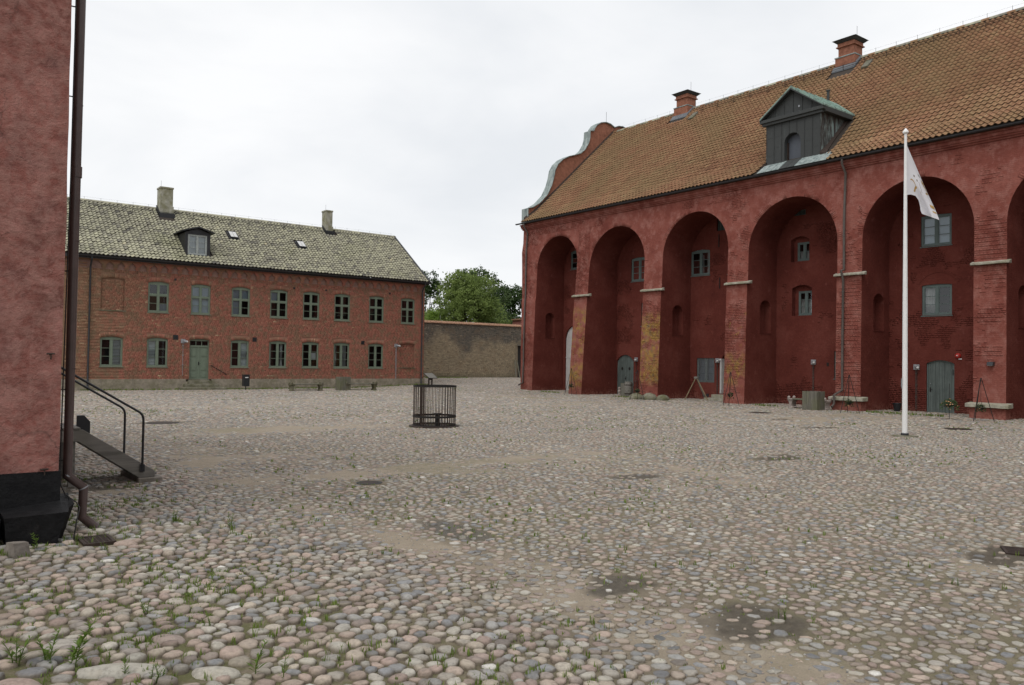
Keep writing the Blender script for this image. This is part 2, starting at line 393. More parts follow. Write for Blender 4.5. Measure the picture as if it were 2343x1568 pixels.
def m_leaf(name, a, b, trans=.35, scale=.5):
    k = NT(name)
    t = k.attr('tone')
    n = k.noise(scale, 3, .5)
    col = k.ramp(k.math('ADD', k.math('MULTIPLY', t, .6), k.math('MULTIPLY', n, .4)), [(.15, a), (.85, b)])
    k.ln(col, k.b.inputs['Base Color']); k.b.inputs['Roughness'].default_value = .55; k.b.inputs['Specular IOR Level'].default_value = .25
    o = [q for q in k.n if q.type == 'OUTPUT_MATERIAL'][0]
    tl = k.new('BsdfTranslucent'); k.l.new(col, tl.inputs[0])
    mx = k.new('MixShader'); mx.inputs[0].default_value = trans
    k.l.new(k.b.outputs[0], mx.inputs[1]); k.l.new(tl.outputs[0], mx.inputs[2]); k.l.new(mx.outputs[0], o.inputs[0])
    return k.m
def m_black_tar():
    k = NT('black_tarred_plinth')
    n = k.noise(9, 5, .65); n2 = k.noise(60, 4)
    col = k.ramp(n, [(.35, (.004, .004, .005)), (.7, (.011, .011, .012))])
    col = k.mix(k.ramp(k.noise(3, 5, .7), [(.62, 0), (.8, .35)]), col, (.07, .06, .058))
    return k.done(col, .62, k.bump(n2, .004, .8, k.bump(n, .02, .7)), spec=.22)

M = {}
M['hbrick'] = m_house_brick(); M['hmortar'] = m_house_mortar()
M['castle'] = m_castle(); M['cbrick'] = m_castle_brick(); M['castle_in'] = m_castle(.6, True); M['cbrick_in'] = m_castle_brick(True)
M['plaster'] = m_plaster_near(); M['ybrick'] = m_yard_brick()
M['ymortar'] = simple('yard_wall_mortar', (.23, .19, .14), .95, .35, 1.2, bump=.006, spec=.1)
M['tile_h'] = m_tile('lichened_pantile', [(0, (.13, .125, .115)), (.18, (.23, .218, .185)), (.5, (.345, .33, .255)), (.8, (.43, .415, .315)), (.95, (.48, .42, .29)), (1, (.43, .28, .16))], (.50, .488, .35), .44, (.235, .245, .125), .56)
M['tile_c'] = m_tile('orange_pantile', [(0, (.20, .105, .066)), (.3, (.27, .142, .084)), (.6, (.325, .178, .104)), (.85, (.375, .222, .125)), (1, (.44, .29, .165))], (.345, .245, .138), .53, (.235, .185, .095), .40)
M['tile_w'] = simple('orange_coping_tile', (.29, .165, .105), .85, .5, 6)
M['under'] = simple('roof_underlay', (.045, .035, .028), .95, .2, 4)
M['stone'] = m_stone(); M['sand'] = m_sand()
M['green_h'] = simple('sage_green_paint', (.150, .190, .140), .55, .12, 5)
M['green_c'] = simple('grey_green_paint', (.105, .138, .132), .6, .12, 5)
M['glass'] = m_glass()
M['room'] = simple('dark_room', (.018, .015, .014), .9, .3, 2, bump=0)
M['blind'] = simple('white_slat_blind', (.62, .63, .66), .6, .06, 3)
M['sky_blind'] = simple('sky_reflection_blind', (.29, .335, .40), .7, .06, 3)  # blue-grey of reflected sky, painted on sheets behind the upper house panes
M['curtain'] = simple('grey_curtain', (.30, .29, .29), .9, .2, 3)
M['black'] = simple('black_painted_metal', (.014, .015, .018), .45, .2, 8, 0, .001, .45)
M['gutter'] = simple('dark_zinc', (.040, .041, .046), .45, .2, 6, .3, .001)
M['pipe_b'] = simple('brown_lacquered_pipe', (.062, .038, .034), .42, .18, 5, .0, .0008, .5)
M['pipe_g'] = simple('grey_brown_pipe', (.085, .070, .062), .5, .2, 4)
M['iron'] = simple('rusty_iron', (.040, .026, .020), .75, .4, 14, .2, .002)
M['iron2'] = simple('blackened_iron', (.018, .016, .015), .65, .35, 10, .2, .002)
M['lead'] = simple('lead_flashing', (.13, .14, .155), .6, .25, 6, .2)
M['copper'] = m_copper('green_copper', (.10, .13, .12), (.25, .36, .31), .36)
M['copper_d'] = m_copper('dark_copper', (.052, .056, .056), (.095, .110, .104), .60)
M['copper_s'] = m_copper('streaked_copper', (.045, .038, .036), (.26, .33, .32), .48)
M['coping'] = m_copper('pale_copper_coping', (.16, .20, .20), (.33, .38, .37), .40)
M['cbrick2'] = simple('chimney_brick', (.27, .12, .080), .9, .28, 5, bump=.006, spec=.1)
M['hchim'] = m_limestone('weathered_chimney_render', (.42, .41, .34), (.20, .19, .10), .75)
M['plinth'] = m_limestone('rendered_plinth', (.36, .315, .25), (.19, .175, .11), .65)
M['step'] = m_limestone('mossy_step_stone', (.25, .235, .18), (.115, .115, .055), .8)
M['ledge'] = m_limestone('pale_ledge_stone', (.44, .42, .35), (.24, .23, .13), .5)
M['granite'] = m_limestone('grey_granite', (.27, .24, .215), (.17, .155, .115), .4)
M['benchst'] = m_limestone('mossy_bench_stone', (.19, .175, .13), (.11, .105, .05), .8)
M['benchst2'] = m_limestone('pale_bench_stone', (.42, .36, .33), (.25, .22, .19), .4)
M['tar'] = m_black_tar()
M['wood_g'] = m_wood('grey_weathered_wood', (.17, .16, .135), 16, .85, 2, .5)
M['wood_s'] = m_wood('dark_grey_stair_wood', (.20, .187, .17), 12, .8, 0, .12)
M['wood_y'] = m_wood('yellowed_trestle_wood', (.25, .195, .12), 16, .8, 2, 0)
M['board_c'] = m_wood('grey_green_boards', (.118, .142, .134), 10, .65, 2, 0)
M['white'] = simple('white_gloss_paint', (.80, .80, .80), .35, .03, 3)
M['whitewash'] = simple('whitewashed_board', (.50, .49, .48), .8, .12, 2)
M['galv'] = simple('galvanised_steel', (.34, .35, .37), .45, .15, 10, .5)
M['lampglass'] = simple('frosted_lamp_glass', (.55, .55, .54), .25, .05, 5, bump=0)
M['red'] = simple('red_alarm_enamel', (.42, .03, .025), .35, .1, 5)
M['gold'] = simple('gold_flag_print', (.38, .235, .075), .7, .1, 5, bump=0)
M['grey_print'] = simple('grey_flag_print', (.20, .17, .15), .7, .1, 5, bump=0)
M['leaf_b'] = m_leaf('maple_leaf', (.105, .155, .040), (.28, .36, .11), .5)
M['leaf_d'] = m_leaf('dark_leaf', (.020, .042, .012), (.075, .125, .035), .3)
M['leaf_m'] = m_leaf('mid_leaf', (.045, .078, .028), (.125, .18, .060), .35)
M['leaf_y'] = m_leaf('young_leaf', (.12, .20, .03), (.22, .33, .06), .4)
M['grass'] = m_leaf('grass_blade', (.10, .15, .03), (.23, .31, .07), .4, 3)
M['dry'] = m_leaf('dry_grass', (.16, .14, .06), (.30, .26, .12), .35, 3)
M['bark'] = m_wood('tree_bark', (.07, .055, .042), 6, .95, 2, .3)
def m_flag():
    k = NT('white_flag_cloth')
    k.ln((.80, .80, .84), k.b.inputs['Base Color']); k.b.inputs['Roughness'].default_value = .8
    o = [q for q in k.n if q.type == 'OUTPUT_MATERIAL'][0]
    tl = k.new('BsdfTranslucent'); tl.inputs[0].default_value = (.8, .8, .84, 1)
    mx = k.new('MixShader'); mx.inputs[0].default_value = .45
    k.l.new(k.b.outputs[0], mx.inputs[1]); k.l.new(tl.outputs[0], mx.inputs[2]); k.l.new(mx.outputs[0], o.inputs[0]); return k.m
M['flag'] = m_flag()
M['flower'] = simple('mixed_flower', (.42, .22, .10), .7, .5, 30, bump=0)

# ------------------------------------------------------------------ mesh helpers
def origin(o):
    v = np.zeros(3)
    while o is not None:
        v = v + np.array(o.location); o = o.parent
    return v
def link(name, mesh, mat=None, parent=None):
    o = bpy.data.objects.new(name, mesh); COL.objects.link(o)
    if mat is not None and not mesh.materials: mesh.materials.append(mat)
    if parent is not None: o.parent = parent
    return o
def tag(o, label, cat=None, group=None, kind=None):
    if label: o['label'] = label
    if cat: o['category'] = cat
    if group: o['group'] = group
    if kind: o['kind'] = kind
    return o
def thing(name, loc, label, cat, group=None, rz=0.0):
    o = bpy.data.objects.new(name, None); COL.objects.link(o); o.location = loc; o.rotation_euler = (0, 0, rz)
    o.empty_display_size = .3
    return tag(o, label, cat, group)
def copy_tree(o, parent=None):
    c = o.copy(); COL.objects.link(c); c.parent = parent
    for ch in list(o.children): copy_tree(ch, c)
    return c
class MB:
    def __init__(s): s.v = []; s.f = []
    def pts(s, P, F):
        b = len(s.v); s.v += [tuple(p) for p in P]; s.f += [tuple(i + b for i in q) for q in F]; return s
    def hexa(s, P): return s.pts(P, [(0, 3, 2, 1), (4, 5, 6, 7), (0, 1, 5, 4), (1, 2, 6, 5), (2, 3, 7, 6), (3, 0, 4, 7)])
    def box(s, x0, x1, y0, y1, z0, z1):
        return s.hexa([(x0, y0, z0), (x1, y0, z0), (x1, y1, z0), (x0, y1, z0), (x0, y0, z1), (x1, y0, z1), (x1, y1, z1), (x0, y1, z1)])
    def ub(s, W, u0, u1, v0, v1, d0, d1):
        return s.hexa([W(u0, v0, d0), W(u1, v0, d0), W(u1, v0, d1), W(u0, v0, d1), W(u0, v1, d0), W(u1, v1, d0), W(u1, v1, d1), W(u0, v1, d1)])
    def prism(s, poly, W, d0, d1):
        n = len(poly); P = [W(a, b, d0) for a, b in poly] + [W(a, b, d1) for a, b in poly]
        return s.pts(P, [tuple(range(n))[::-1], tuple(range(n, 2 * n))] + [(i, (i + 1) % n, (i + 1) % n + n, i + n) for i in range(n)])
    def tube(s, path, r, seg=8, cap=True):
        path = [np.array(p, float) for p in path]; n = len(path)
        rs = r if isinstance(r, (list, tuple)) else [r] * n
        P = []; prev = None
        for i in range(n):
            a = path[max(i - 1, 0)]; b = path[min(i + 1, n - 1)]
            t = b - a
            if 0 < i < n - 1:
                t1 = path[i] - a; t2 = b - path[i]; t = t1 / (np.linalg.norm(t1) + 1e-9) + t2 / (np.linalg.norm(t2) + 1e-9)
            t = t / (np.linalg.norm(t) + 1e-9)
            if prev is None:
                h = np.array([0, 0, 1.0]) if abs(t[2]) < .9 else np.array([1.0, 0, 0])
                e1 = np.cross(h, t)
            else: e1 = prev - t * (prev @ t)
            e1 = e1 / np.linalg.norm(e1); prev = e1; e2 = np.cross(t, e1)
            k = 1.0
            if 0 < i < n - 1:
                c = (t1 @ t2) / (np.linalg.norm(t1) * np.linalg.norm(t2) + 1e-9); k = min(1.6, 1 / math.sqrt(max(.2, (1 + c) / 2)))
            for j in range(seg):
                an = 2 * math.pi * j / seg
                P.append(path[i] + rs[i] * (math.cos(an) * e1 + math.sin(an) * e2) * (k if False else 1))
        F = [(i * seg + j, i * seg + (j + 1) % seg, (i + 1) * seg + (j + 1) % seg, (i + 1) * seg + j) for i in range(n - 1) for j in range(seg)]
        if cap: F += [tuple(range(seg))[::-1], tuple(range((n - 1) * seg, n * seg))]
        return s.pts(P, F)
    def lathe(s, prof, c, seg=16, cap=True):
        P = []; n = len(prof)
        for r, z in prof:
            for j in range(seg):
                a = 2 * math.pi * j / seg; P.append((c[0] + r * math.cos(a), c[1] + r * math.sin(a), c[2] + z))
        F = [(i * seg + j, i * seg + (j + 1) % seg, (i + 1) * seg + (j + 1) % seg, (i + 1) * seg + j) for i in range(n - 1) for j in range(seg)]
        if cap: F += [tuple(range(seg))[::-1], tuple(range((n - 1) * seg, n * seg))]
        return s.pts(P, F)
    def ball(s, c, r, sx=1, sy=1, sz=1, seg=10, rings=6):
        prof = [(max(.02, math.sin(math.pi * i / rings)) * r, -math.cos(math.pi * i / rings) * r * sz) for i in range(rings + 1)]
        b = len(s.v); s.lathe(prof, (0, 0, 0), seg)
        for i in range(b, len(s.v)):
            x, y, z = s.v[i]; s.v[i] = (c[0] + x * sx, c[1] + y * sy, c[2] + z)
        return s
    def build(s, name, mat, parent=None, smooth=False, bevel=0, local=False, recalc=True):
        me = bpy.data.meshes.new(name)
        v = np.array(s.v, float).reshape(-1, 3)
        if parent is not None and not local: v = v - origin(parent)
        me.from_pydata(v.tolist(), [], s.f)
        if recalc or bevel:
            bm = bmesh.new(); bm.from_mesh(me)
            if recalc: bmesh.ops.recalc_face_normals(bm, faces=bm.faces)
            if bevel:
                ed = [e for e in bm.edges if len(e.link_faces) == 2 and e.calc_face_angle(0) > .5]
                bmesh.ops.bevel(bm, geom=ed, offset=bevel, segments=1, affect='EDGES', profile=.5, clamp_overlap=True)
            bm.to_mesh(me); bm.free()
        if smooth:
            me.polygons.foreach_set('use_smooth', [True] * len(me.polygons))
            if smooth == 'angle': me.set_sharp_from_angle(angle=math.radians(40))
        me.materials.append(mat)
        return link(name, me, None, parent)
def npmesh(name, V, Fq, mat, parent=None, attrs=None, smooth=False, kind=None):
    """V (n,3) world, Fq (m,k) constant polygon size or list of arrays."""
    me = bpy.data.meshes.new(name)
    V = np.asarray(V, float)
    if parent is not None: V = V - origin(parent)
    Fl = Fq if isinstance(Fq, list) else [Fq]
    Fl = [np.asarray(a, np.int32) for a in Fl if len(a)]
    me.vertices.add(len(V)); me.vertices.foreach_set('co', V.astype(np.float32).ravel())
    loops = np.concatenate([a.ravel() for a in Fl]); cnt = np.concatenate([np.full(len(a), a.shape[1], np.int32) for a in Fl])
    me.loops.add(len(loops)); me.loops.foreach_set('vertex_index', loops)
    me.polygons.add(len(cnt)); st = np.concatenate([[0], np.cumsum(cnt)[:-1]]).astype(np.int32)
    me.polygons.foreach_set('loop_start', st); me.polygons.foreach_set('loop_total', cnt)
    if smooth: me.polygons.foreach_set('use_smooth', np.ones(len(cnt), bool))
    me.update(calc_edges=True); me.validate()
    for n, a in (attrs or {}).items():
        at = me.attributes.new(n, 'FLOAT', 'POINT'); at.data.foreach_set('value', np.asarray(a, np.float32))
    me.materials.append(mat)
    o = link(name, me, None, parent)
    if kind: o['kind'] = kind
    return o
def view_depth(P): return (np.asarray(P) - CAM) @ CF
def in_view(P, m=1.03):
    d = np.asarray(P) - CAM; w = d @ CF
    return (w > .1) & (np.abs(d @ CR) < w * .6323 * m) & (np.abs(d @ CU) < w * .4233 * m)

# openings: dict(u0,u1,v0,v1,rise)
def vtop(op, u):
    if op.get('rise', 0) <= 0: return op['v1']
    h = (op['u1'] - op['u0']) / 2; c = (op['u0'] + op['u1']) / 2; r = op['rise']
    R = (h * h + r * r) / (2 * r); x = min(abs(u - c), h)
    return op['v1'] + math.sqrt(max(R * R - x * x, 0)) - (R - r)
def wall_quads(mb, P, u0, u1, v0, v1, ops=(), du=1.0, dv=1.0, nseg=8):
    us = set([u0, u1]); n = max(1, int(math.ceil((u1 - u0) / du)))
    for i in range(n + 1): us.add(round(u0 + (u1 - u0) * i / n, 5))
    for o in ops:
        us.add(o['u0']); us.add(o['u1'])
        if o.get('rise', 0) > 0:
            for i in range(1, nseg): us.add(o['u0'] + (o['u1'] - o['u0']) * (.5 - .5 * math.cos(math.pi * i / nseg)))
    us = sorted(u for u in us if u0 - 1e-6 <= u <= u1 + 1e-6)
    lv = [v0 + (v1 - v0) * i / max(1, int(round((v1 - v0) / dv))) for i in range(max(1, int(round((v1 - v0) / dv))) + 1)]
    cl = lambda x, a, b: min(max(x, a), b)
    for ua, ub in zip(us[:-1], us[1:]):
        if ub - ua < 1e-4: continue
        um = (ua + ub) / 2
        cov = sorted([o for o in ops if o['u0'] < um < o['u1']], key=lambda o: o['v0'])
        cur = (v0, v0); iv = []
        for o in cov:
            iv.append((cur, (o['v0'], o['v0']))); cur = (vtop(o, ua), vtop(o, ub))
        iv.append((cur, (v1, v1)))
        for (ba, bb), (ta, tb) in iv:
            if ta - ba < 1e-4 and tb - bb < 1e-4: continue
            for l0, l1 in zip(lv[:-1], lv[1:]):
                a0, a1 = cl(l0, ba, ta), cl(l1, ba, ta); b0, b1 = cl(l0, bb, tb), cl(l1, bb, tb)
                if a1 - a0 < 1e-5 and b1 - b0 < 1e-5: continue
                q = [P(ua, a0), P(ub, b0)]
                if b1 - b0 > 1e-5: q.append(P(ub, b1))
                if a1 - a0 > 1e-5: q.append(P(ua, a1))
                if len(q) > 2: mb.pts(q, [tuple(range(len(q)))])
def op_loop(op, nseg=8, sill=True):
    L = [(op['u0'], op['v0']), (op['u0'], op['v1'])]
    if op.get('rise', 0) > 0:
        for i in range(1, nseg):
            u = op['u0'] + (op['u1'] - op['u0']) * (.5 - .5 * math.cos(math.pi * i / nseg)); L.append((u, vtop(op, u)))
    L += [(op['u1'], op['v1']), (op['u1'], op['v0'])]
    if sill: L.append(L[0])
    return L
def reveals(mb, W, op, d, nseg=8, sill=True):
    L = op_loop(op, nseg, sill)
    for a, b in zip(L[:-1], L[1:]): mb.pts([W(*a, 0), W(*b, 0), W(*b, d), W(*a, d)], [(0, 1, 2, 3)])
def clip_poly(poly, conv):
    out = list(poly)
    n = len(conv)
    ar = sum(conv[i][0] * conv[(i + 1) % n][1] - conv[(i + 1) % n][0] * conv[i][1] for i in range(n))
    sg = 1 if ar > 0 else -1
    for i in range(n):
        a = conv[i]; b = conv[(i + 1) % n]; inp = out; out = []
        ins = lambda p: sg * ((b[0] - a[0]) * (p[1] - a[1]) - (b[1] - a[1]) * (p[0] - a[0])) >= -1e-9
        for j in range(len(inp)):
            p = inp[j]; q = inp[(j + 1) % len(inp)]
            ip, iq = ins(p), ins(q)
            if ip: out.append(p)
            if ip != iq:
                d1 = (b[0] - a[0]) * (p[1] - a[1]) - (b[1] - a[1]) * (p[0] - a[0]); d2 = (b[0] - a[0]) * (q[1] - a[1]) - (b[1] - a[1]) * (q[0] - a[0])
                t = d1 / (d1 - d2); out.append((p[0] + (q[0] - p[0]) * t, p[1] + (q[1] - p[1]) * t))
        if len(out) < 3: return []
    return out

UNIT = {}
def unit_mesh(key, mat):
    if (key, mat.name) in UNIT: return UNIT[(key, mat.name)]
    if key == 'brick':
        V = [(-.5, -.5, -.5), (.5, -.5, -.5), (.5, .5, -.5), (-.5, .5, -.5), (-.5, -.5, .5), (.5, -.5, .5), (.5, .5, .5), (-.5, .5, .5)]
        F = [(0, 3, 2, 1), (4, 5, 6, 7), (0, 1, 5, 4), (1, 2, 6, 5), (2, 3, 7, 6), (3, 0, 4, 7)]
    me = bpy.data.meshes.new(key); me.from_pydata(V, [], F); me.materials.append(mat)
    UNIT[(key, mat.name)] = me; return me

def brick_field(parent, P, axis, sign, u0, u1, v0, v1, ops, mat, bl=.27, bh=.088, joint=.014, proud=.006, depth=.03, keep=None, seed=1, nind=300, soldier=True, jit=.002, tsig=.17):
    """bricks in running header/stretcher bond over P(u,v)->surface point; axis/sign: the outward world axis."""
    rr = np.random.default_rng(seed)
    rows = []
    nrow = int(round((v1 - v0) / bh))
    for r in range(nrow):
        va = v0 + r * bh; vm = va + bh / 2
        step = bl if r % 2 == 0 else bl / 2
        off = rr.uniform(0, step)
        holes = []
        for o in ops:
            if va < max(o['v1'] + o.get('rise', 0), 0) and va + bh > o['v0']:
                if vm <= o['v1']: holes.append((o['u0'], o['u1']))
                else:
                    us = np.linspace(o['u0'], o['u1'], 41); ok = [u for u in us if vtop(o, u) > vm]
                    if ok: holes.append((min(ok), max(ok)))
            if soldier and o.get('arch') and o['v1'] - .02 < vm < o['v1'] + o.get('rise', 0) + .27:
                holes.append((o['u0'] - .03, o['u1'] + .03))
        k0 = int(math.floor((u0 - off) / step)) - 1
        u = off + k0 * step
        while u < u1:
            a, b = max(u, u0), min(u + step, u1)
            segs = [(a, b)]
            for h0, h1 in holes:
                ns = []
                for s0, s1 in segs:
                    if h1 <= s0 or h0 >= s1: ns.append((s0, s1)); continue
                    if h0 > s0: ns.append((s0, h0))
                    if h1 < s1: ns.append((h1, s1))
                segs = ns
            for s0, s1 in segs:
                if s1 - s0 > .04: rows.append((s0 + joint / 2, s1 - joint / 2, va + joint / 2, va + bh - joint / 2, 0.0))
            u += step
    A = np.array(rows)
    C = np.array([P((a + b) / 2, (c + d) / 2) for a, b, c, d, _ in A])
    if keep is not None:
        kk, off = keep((A[:, 0] + A[:, 1]) / 2, (A[:, 2] + A[:, 3]) / 2); A = A[kk]; C = C[kk]; off = off[kk]
    else: off = np.full(len(A), proud)
    n = len(A)
    pr = off + rr.normal(0, jit, n)
    tone = np.clip(rr.normal(.5, tsig, n), 0, 1)
    nrm = np.zeros(3); nrm[axis] = sign
    ua = 1 if axis == 0 else 0
    hu = (A[:, 1] - A[:, 0]) / 2; hv = (A[:, 3] - A[:, 2]) / 2; hd = (depth + pr) / 2
    ctr = C + nrm[None] * ((pr - depth) / 2)[:, None]
    half = np.zeros((n, 3)); half[:, ua] = hu; half[:, 2] = hv; half[:, axis] = hd
    vis = in_view(C)
    dist = np.linalg.norm(C - CAM, axis=1); score = np.where(vis, (4 * hu * hv) / dist ** 2, 0)
    order = np.argsort(-score); ind = order[:nind]; ind = ind[score[ind] > 0]
    rest = np.setdiff1d(np.arange(n), ind)
    org = origin(parent); um = unit_mesh('brick', mat)
    for i in ind:
        o = bpy.data.objects.new('brick', um); COL.objects.link(o); o.parent = parent
        o.location = ctr[i] - org; o.scale = half[i] * 2; o['tone'] = float(tone[i])
    sg = np.array([(-1, -1, -1), (1, -1, -1), (1, 1, -1), (-1, 1, -1), (-1, -1, 1), (1, -1, 1), (1, 1, 1), (-1, 1, 1)], float)
    F0 = np.array([(0, 3, 2, 1), (4, 5, 6, 7), (0, 1, 5, 4), (1, 2, 6, 5), (2, 3, 7, 6), (3, 0, 4, 7)])
    # the hidden back face is left out
    fc = sg[F0].mean(1); F0 = F0[(fc @ nrm) > -.9]
    V = (ctr[rest][:, None, :] + half[rest][:, None, :] * sg[None]).reshape(-1, 3)
    F = (np.arange(len(rest))[:, None, None] * 8 + F0[None]).reshape(-1, 4)
    npmesh('brick', V, F, mat, parent, {'tone': np.repeat(tone[rest], 8)}, kind='stuff')
    return n

# ================================================================== GROUND
def axis_coords(lo, hi, fine, step, far):
    a = np.arange(lo, hi + 1e-6, fine); out = list(a); s = step; x = hi
    while x < far: x += s; out.append(x); s *= 1.5
    s = step; x = lo; pre = []
    while x > -far: x -= s; pre.append(x); s *= 1.5
    return np.array(pre[::-1] + out)
gx = np.unique(np.round(np.concatenate([np.arange(-3, 13, .11), axis_coords(-6, 46, .45, 1.5, 900)]), 3))
gy = np.unique(np.round(np.concatenate([np.arange(1.0, 16, .11), axis_coords(-4, 68, .45, 1.5, 900)]), 3))
GX, GY = np.meshgrid(gx, gy, indexing='ij')
xs, ys = GX.ravel(), GY.ravel()
sm = sandm(xs, ys); wm = wetm(xs, ys)
near = sst(26, 12, np.hypot(xs - 4, ys - 6))
gh = gz(xs, ys) + near * (.016 * (fbm(xs * 5, ys * 5, 4, 3) - .5) + .012 * np.clip(sm, 0, 1)) - .004 * wm * near
mossa = sst(4.6, 2.2, xs) * sst(15, 9, ys) * .9 + .45 * sst(.54, .7, fbm(xs * .5, ys * .5, 77)) + sst(34.2, 35.6, xs) * .8 * (ys < 46) + sst(52.0, 53.6, ys) * .6
I = np.arange(len(xs)).reshape(len(gx), len(gy))
F = np.stack([I[:-1, :-1], I[1:, :-1], I[1:, 1:], I[:-1, 1:]], -1).reshape(-1, 4)
yard = npmesh('cobbled_yard', np.c_[xs, ys, gh], F, M['sand'], None, {'sand': sm, 'wet': wm, 'moss': np.clip(mossa, 0, 1)}, smooth=True)
tag(yard, 'sandy ground of the cobbled castle courtyard', kind='structure')

CLEAR = [(1.76, 9.14, .17), (1.76, 9.38, .17), (1.70, 9.26, .2), (10.32, 3.72, .33), (6.98, 27.14, .68), (6.52, 12.35, .33), (29.0, 12.62, .55), (30.3, 21.4, .58), (13.72, 21.98, .82), (24.49, 12.19, .42), (1.02, 8.86, .16)]
# a few big slabs lying among the cobbles at the lower left: x, y, half length, half width, height, turn
SLABS = [(1.17, 5.28, .27, .10, .055, -.40), (.62, 5.33, .16, .10, .05, -.7), (.95, 5.95, .12, .085, .05, -.5), (1.62, 4.98, .15, .09, .045, -.65), (.55, 6.25, .11, .08, .05, -.2), (1.55, 5.75, .12, .075, .045, -.8), (1.35, 8.95, .09, .07, .05, -.3), (1.60, 8.88, .08, .06, .045, .2), (1.98, 9.0, .12, .08, .05, -.5), (1.42, 8.72, .08, .06, .045, .6)]
SLABC = [(x + math.cos(a) * L * q, y + math.sin(a) * L * q, w * .95) for x, y, L, w, h, a in SLABS for q in (-.7, -.35, 0, .35, .7)]
def stone_sites(s, d0, d1, seed):
    rr = np.random.default_rng(seed)
    # the stones are bedded in courses running across the slope of the yard, longer than deep
    sx, sy = s * 1.20, s * .80
    b0, b1 = max(1.3, d0 - 3 * s), min(d1, 84) + 3 * s
    nx = int((2 * (b1 * .64 + 4)) / sx) + 1; ny = int((b1 - b0) / sy) + 1
    i, j = np.meshgrid(np.arange(nx), np.arange(ny), indexing='ij')
    rot = .25 * (fbm(i * .004, j * .006, 14) - .5)
    aa = -(b1 * .64 + 4) + (i + .5 * (j % 2)) * sx + rr.uniform(-.42, .42, i.shape) * sx
    bb = b0 + j * sy + rr.uniform(-.40, .40, i.shape) * sy + .5 * (fbm(i * sx * .35, j * sy * .35, 15, 2) - .5)
    x = aa * r0[0] + bb * f0[0]; y = aa * r0[1] + bb * f0[1]
    dead = rr.random(i.shape) < .23
    w = x * CF[0] + y * CF[1]; lat = x * CR[0] + y * CR[1]
    ok = (w > d0 + 0) & (w <= d1) & (np.abs(lat) < w * .64 + 3.2) & (w > 1.6) & ~dead
    ok &= ~((x < 1.45) & (y > 9.35)) & ~((x < 33.0) & (y > 53.75)) & ((x < 38.7) | (y > 46.2)) & (y < 64.4)
    ok &= ~((x > 36.3) & (y > 44.0) & (y < 46.1))
    for (ex, ey, er_) in CLEAR + SLABC: ok &= np.hypot(x - ex, y - ey) > er_
    nb = [(a, b) for a in range(-2, 3) for b in range(-2, 3) if (a, b) != (0, 0)]
    I, J = np.nonzero(ok)
    X, Y = x[I, J], y[I, J]
    K = 14
    th = np.arange(K) * 2 * np.pi / K
    E = np.stack([np.cos(th), np.sin(th)], 1)
    R = np.full((len(X), K), s * 1.32)
    for a, b in nb:
        ii = np.clip(I + a, 0, nx - 1); jj = np.clip(J + b, 0, ny - 1)
        dx = x[ii, jj] - X; dy = y[ii, jj] - Y
        bad = dead[ii, jj] | ((dx == 0) & (dy == 0))
        d2 = dx * dx + dy * dy
        pr = dx[:, None] * E[:, 0] + dy[:, None] * E[:, 1]
        r = np.where((pr > 1e-6) & ~bad[:, None], d2[:, None] / 2 / np.maximum(pr, 1e-6), 9)
        R = np.minimum(R, r)
    return X, Y, R
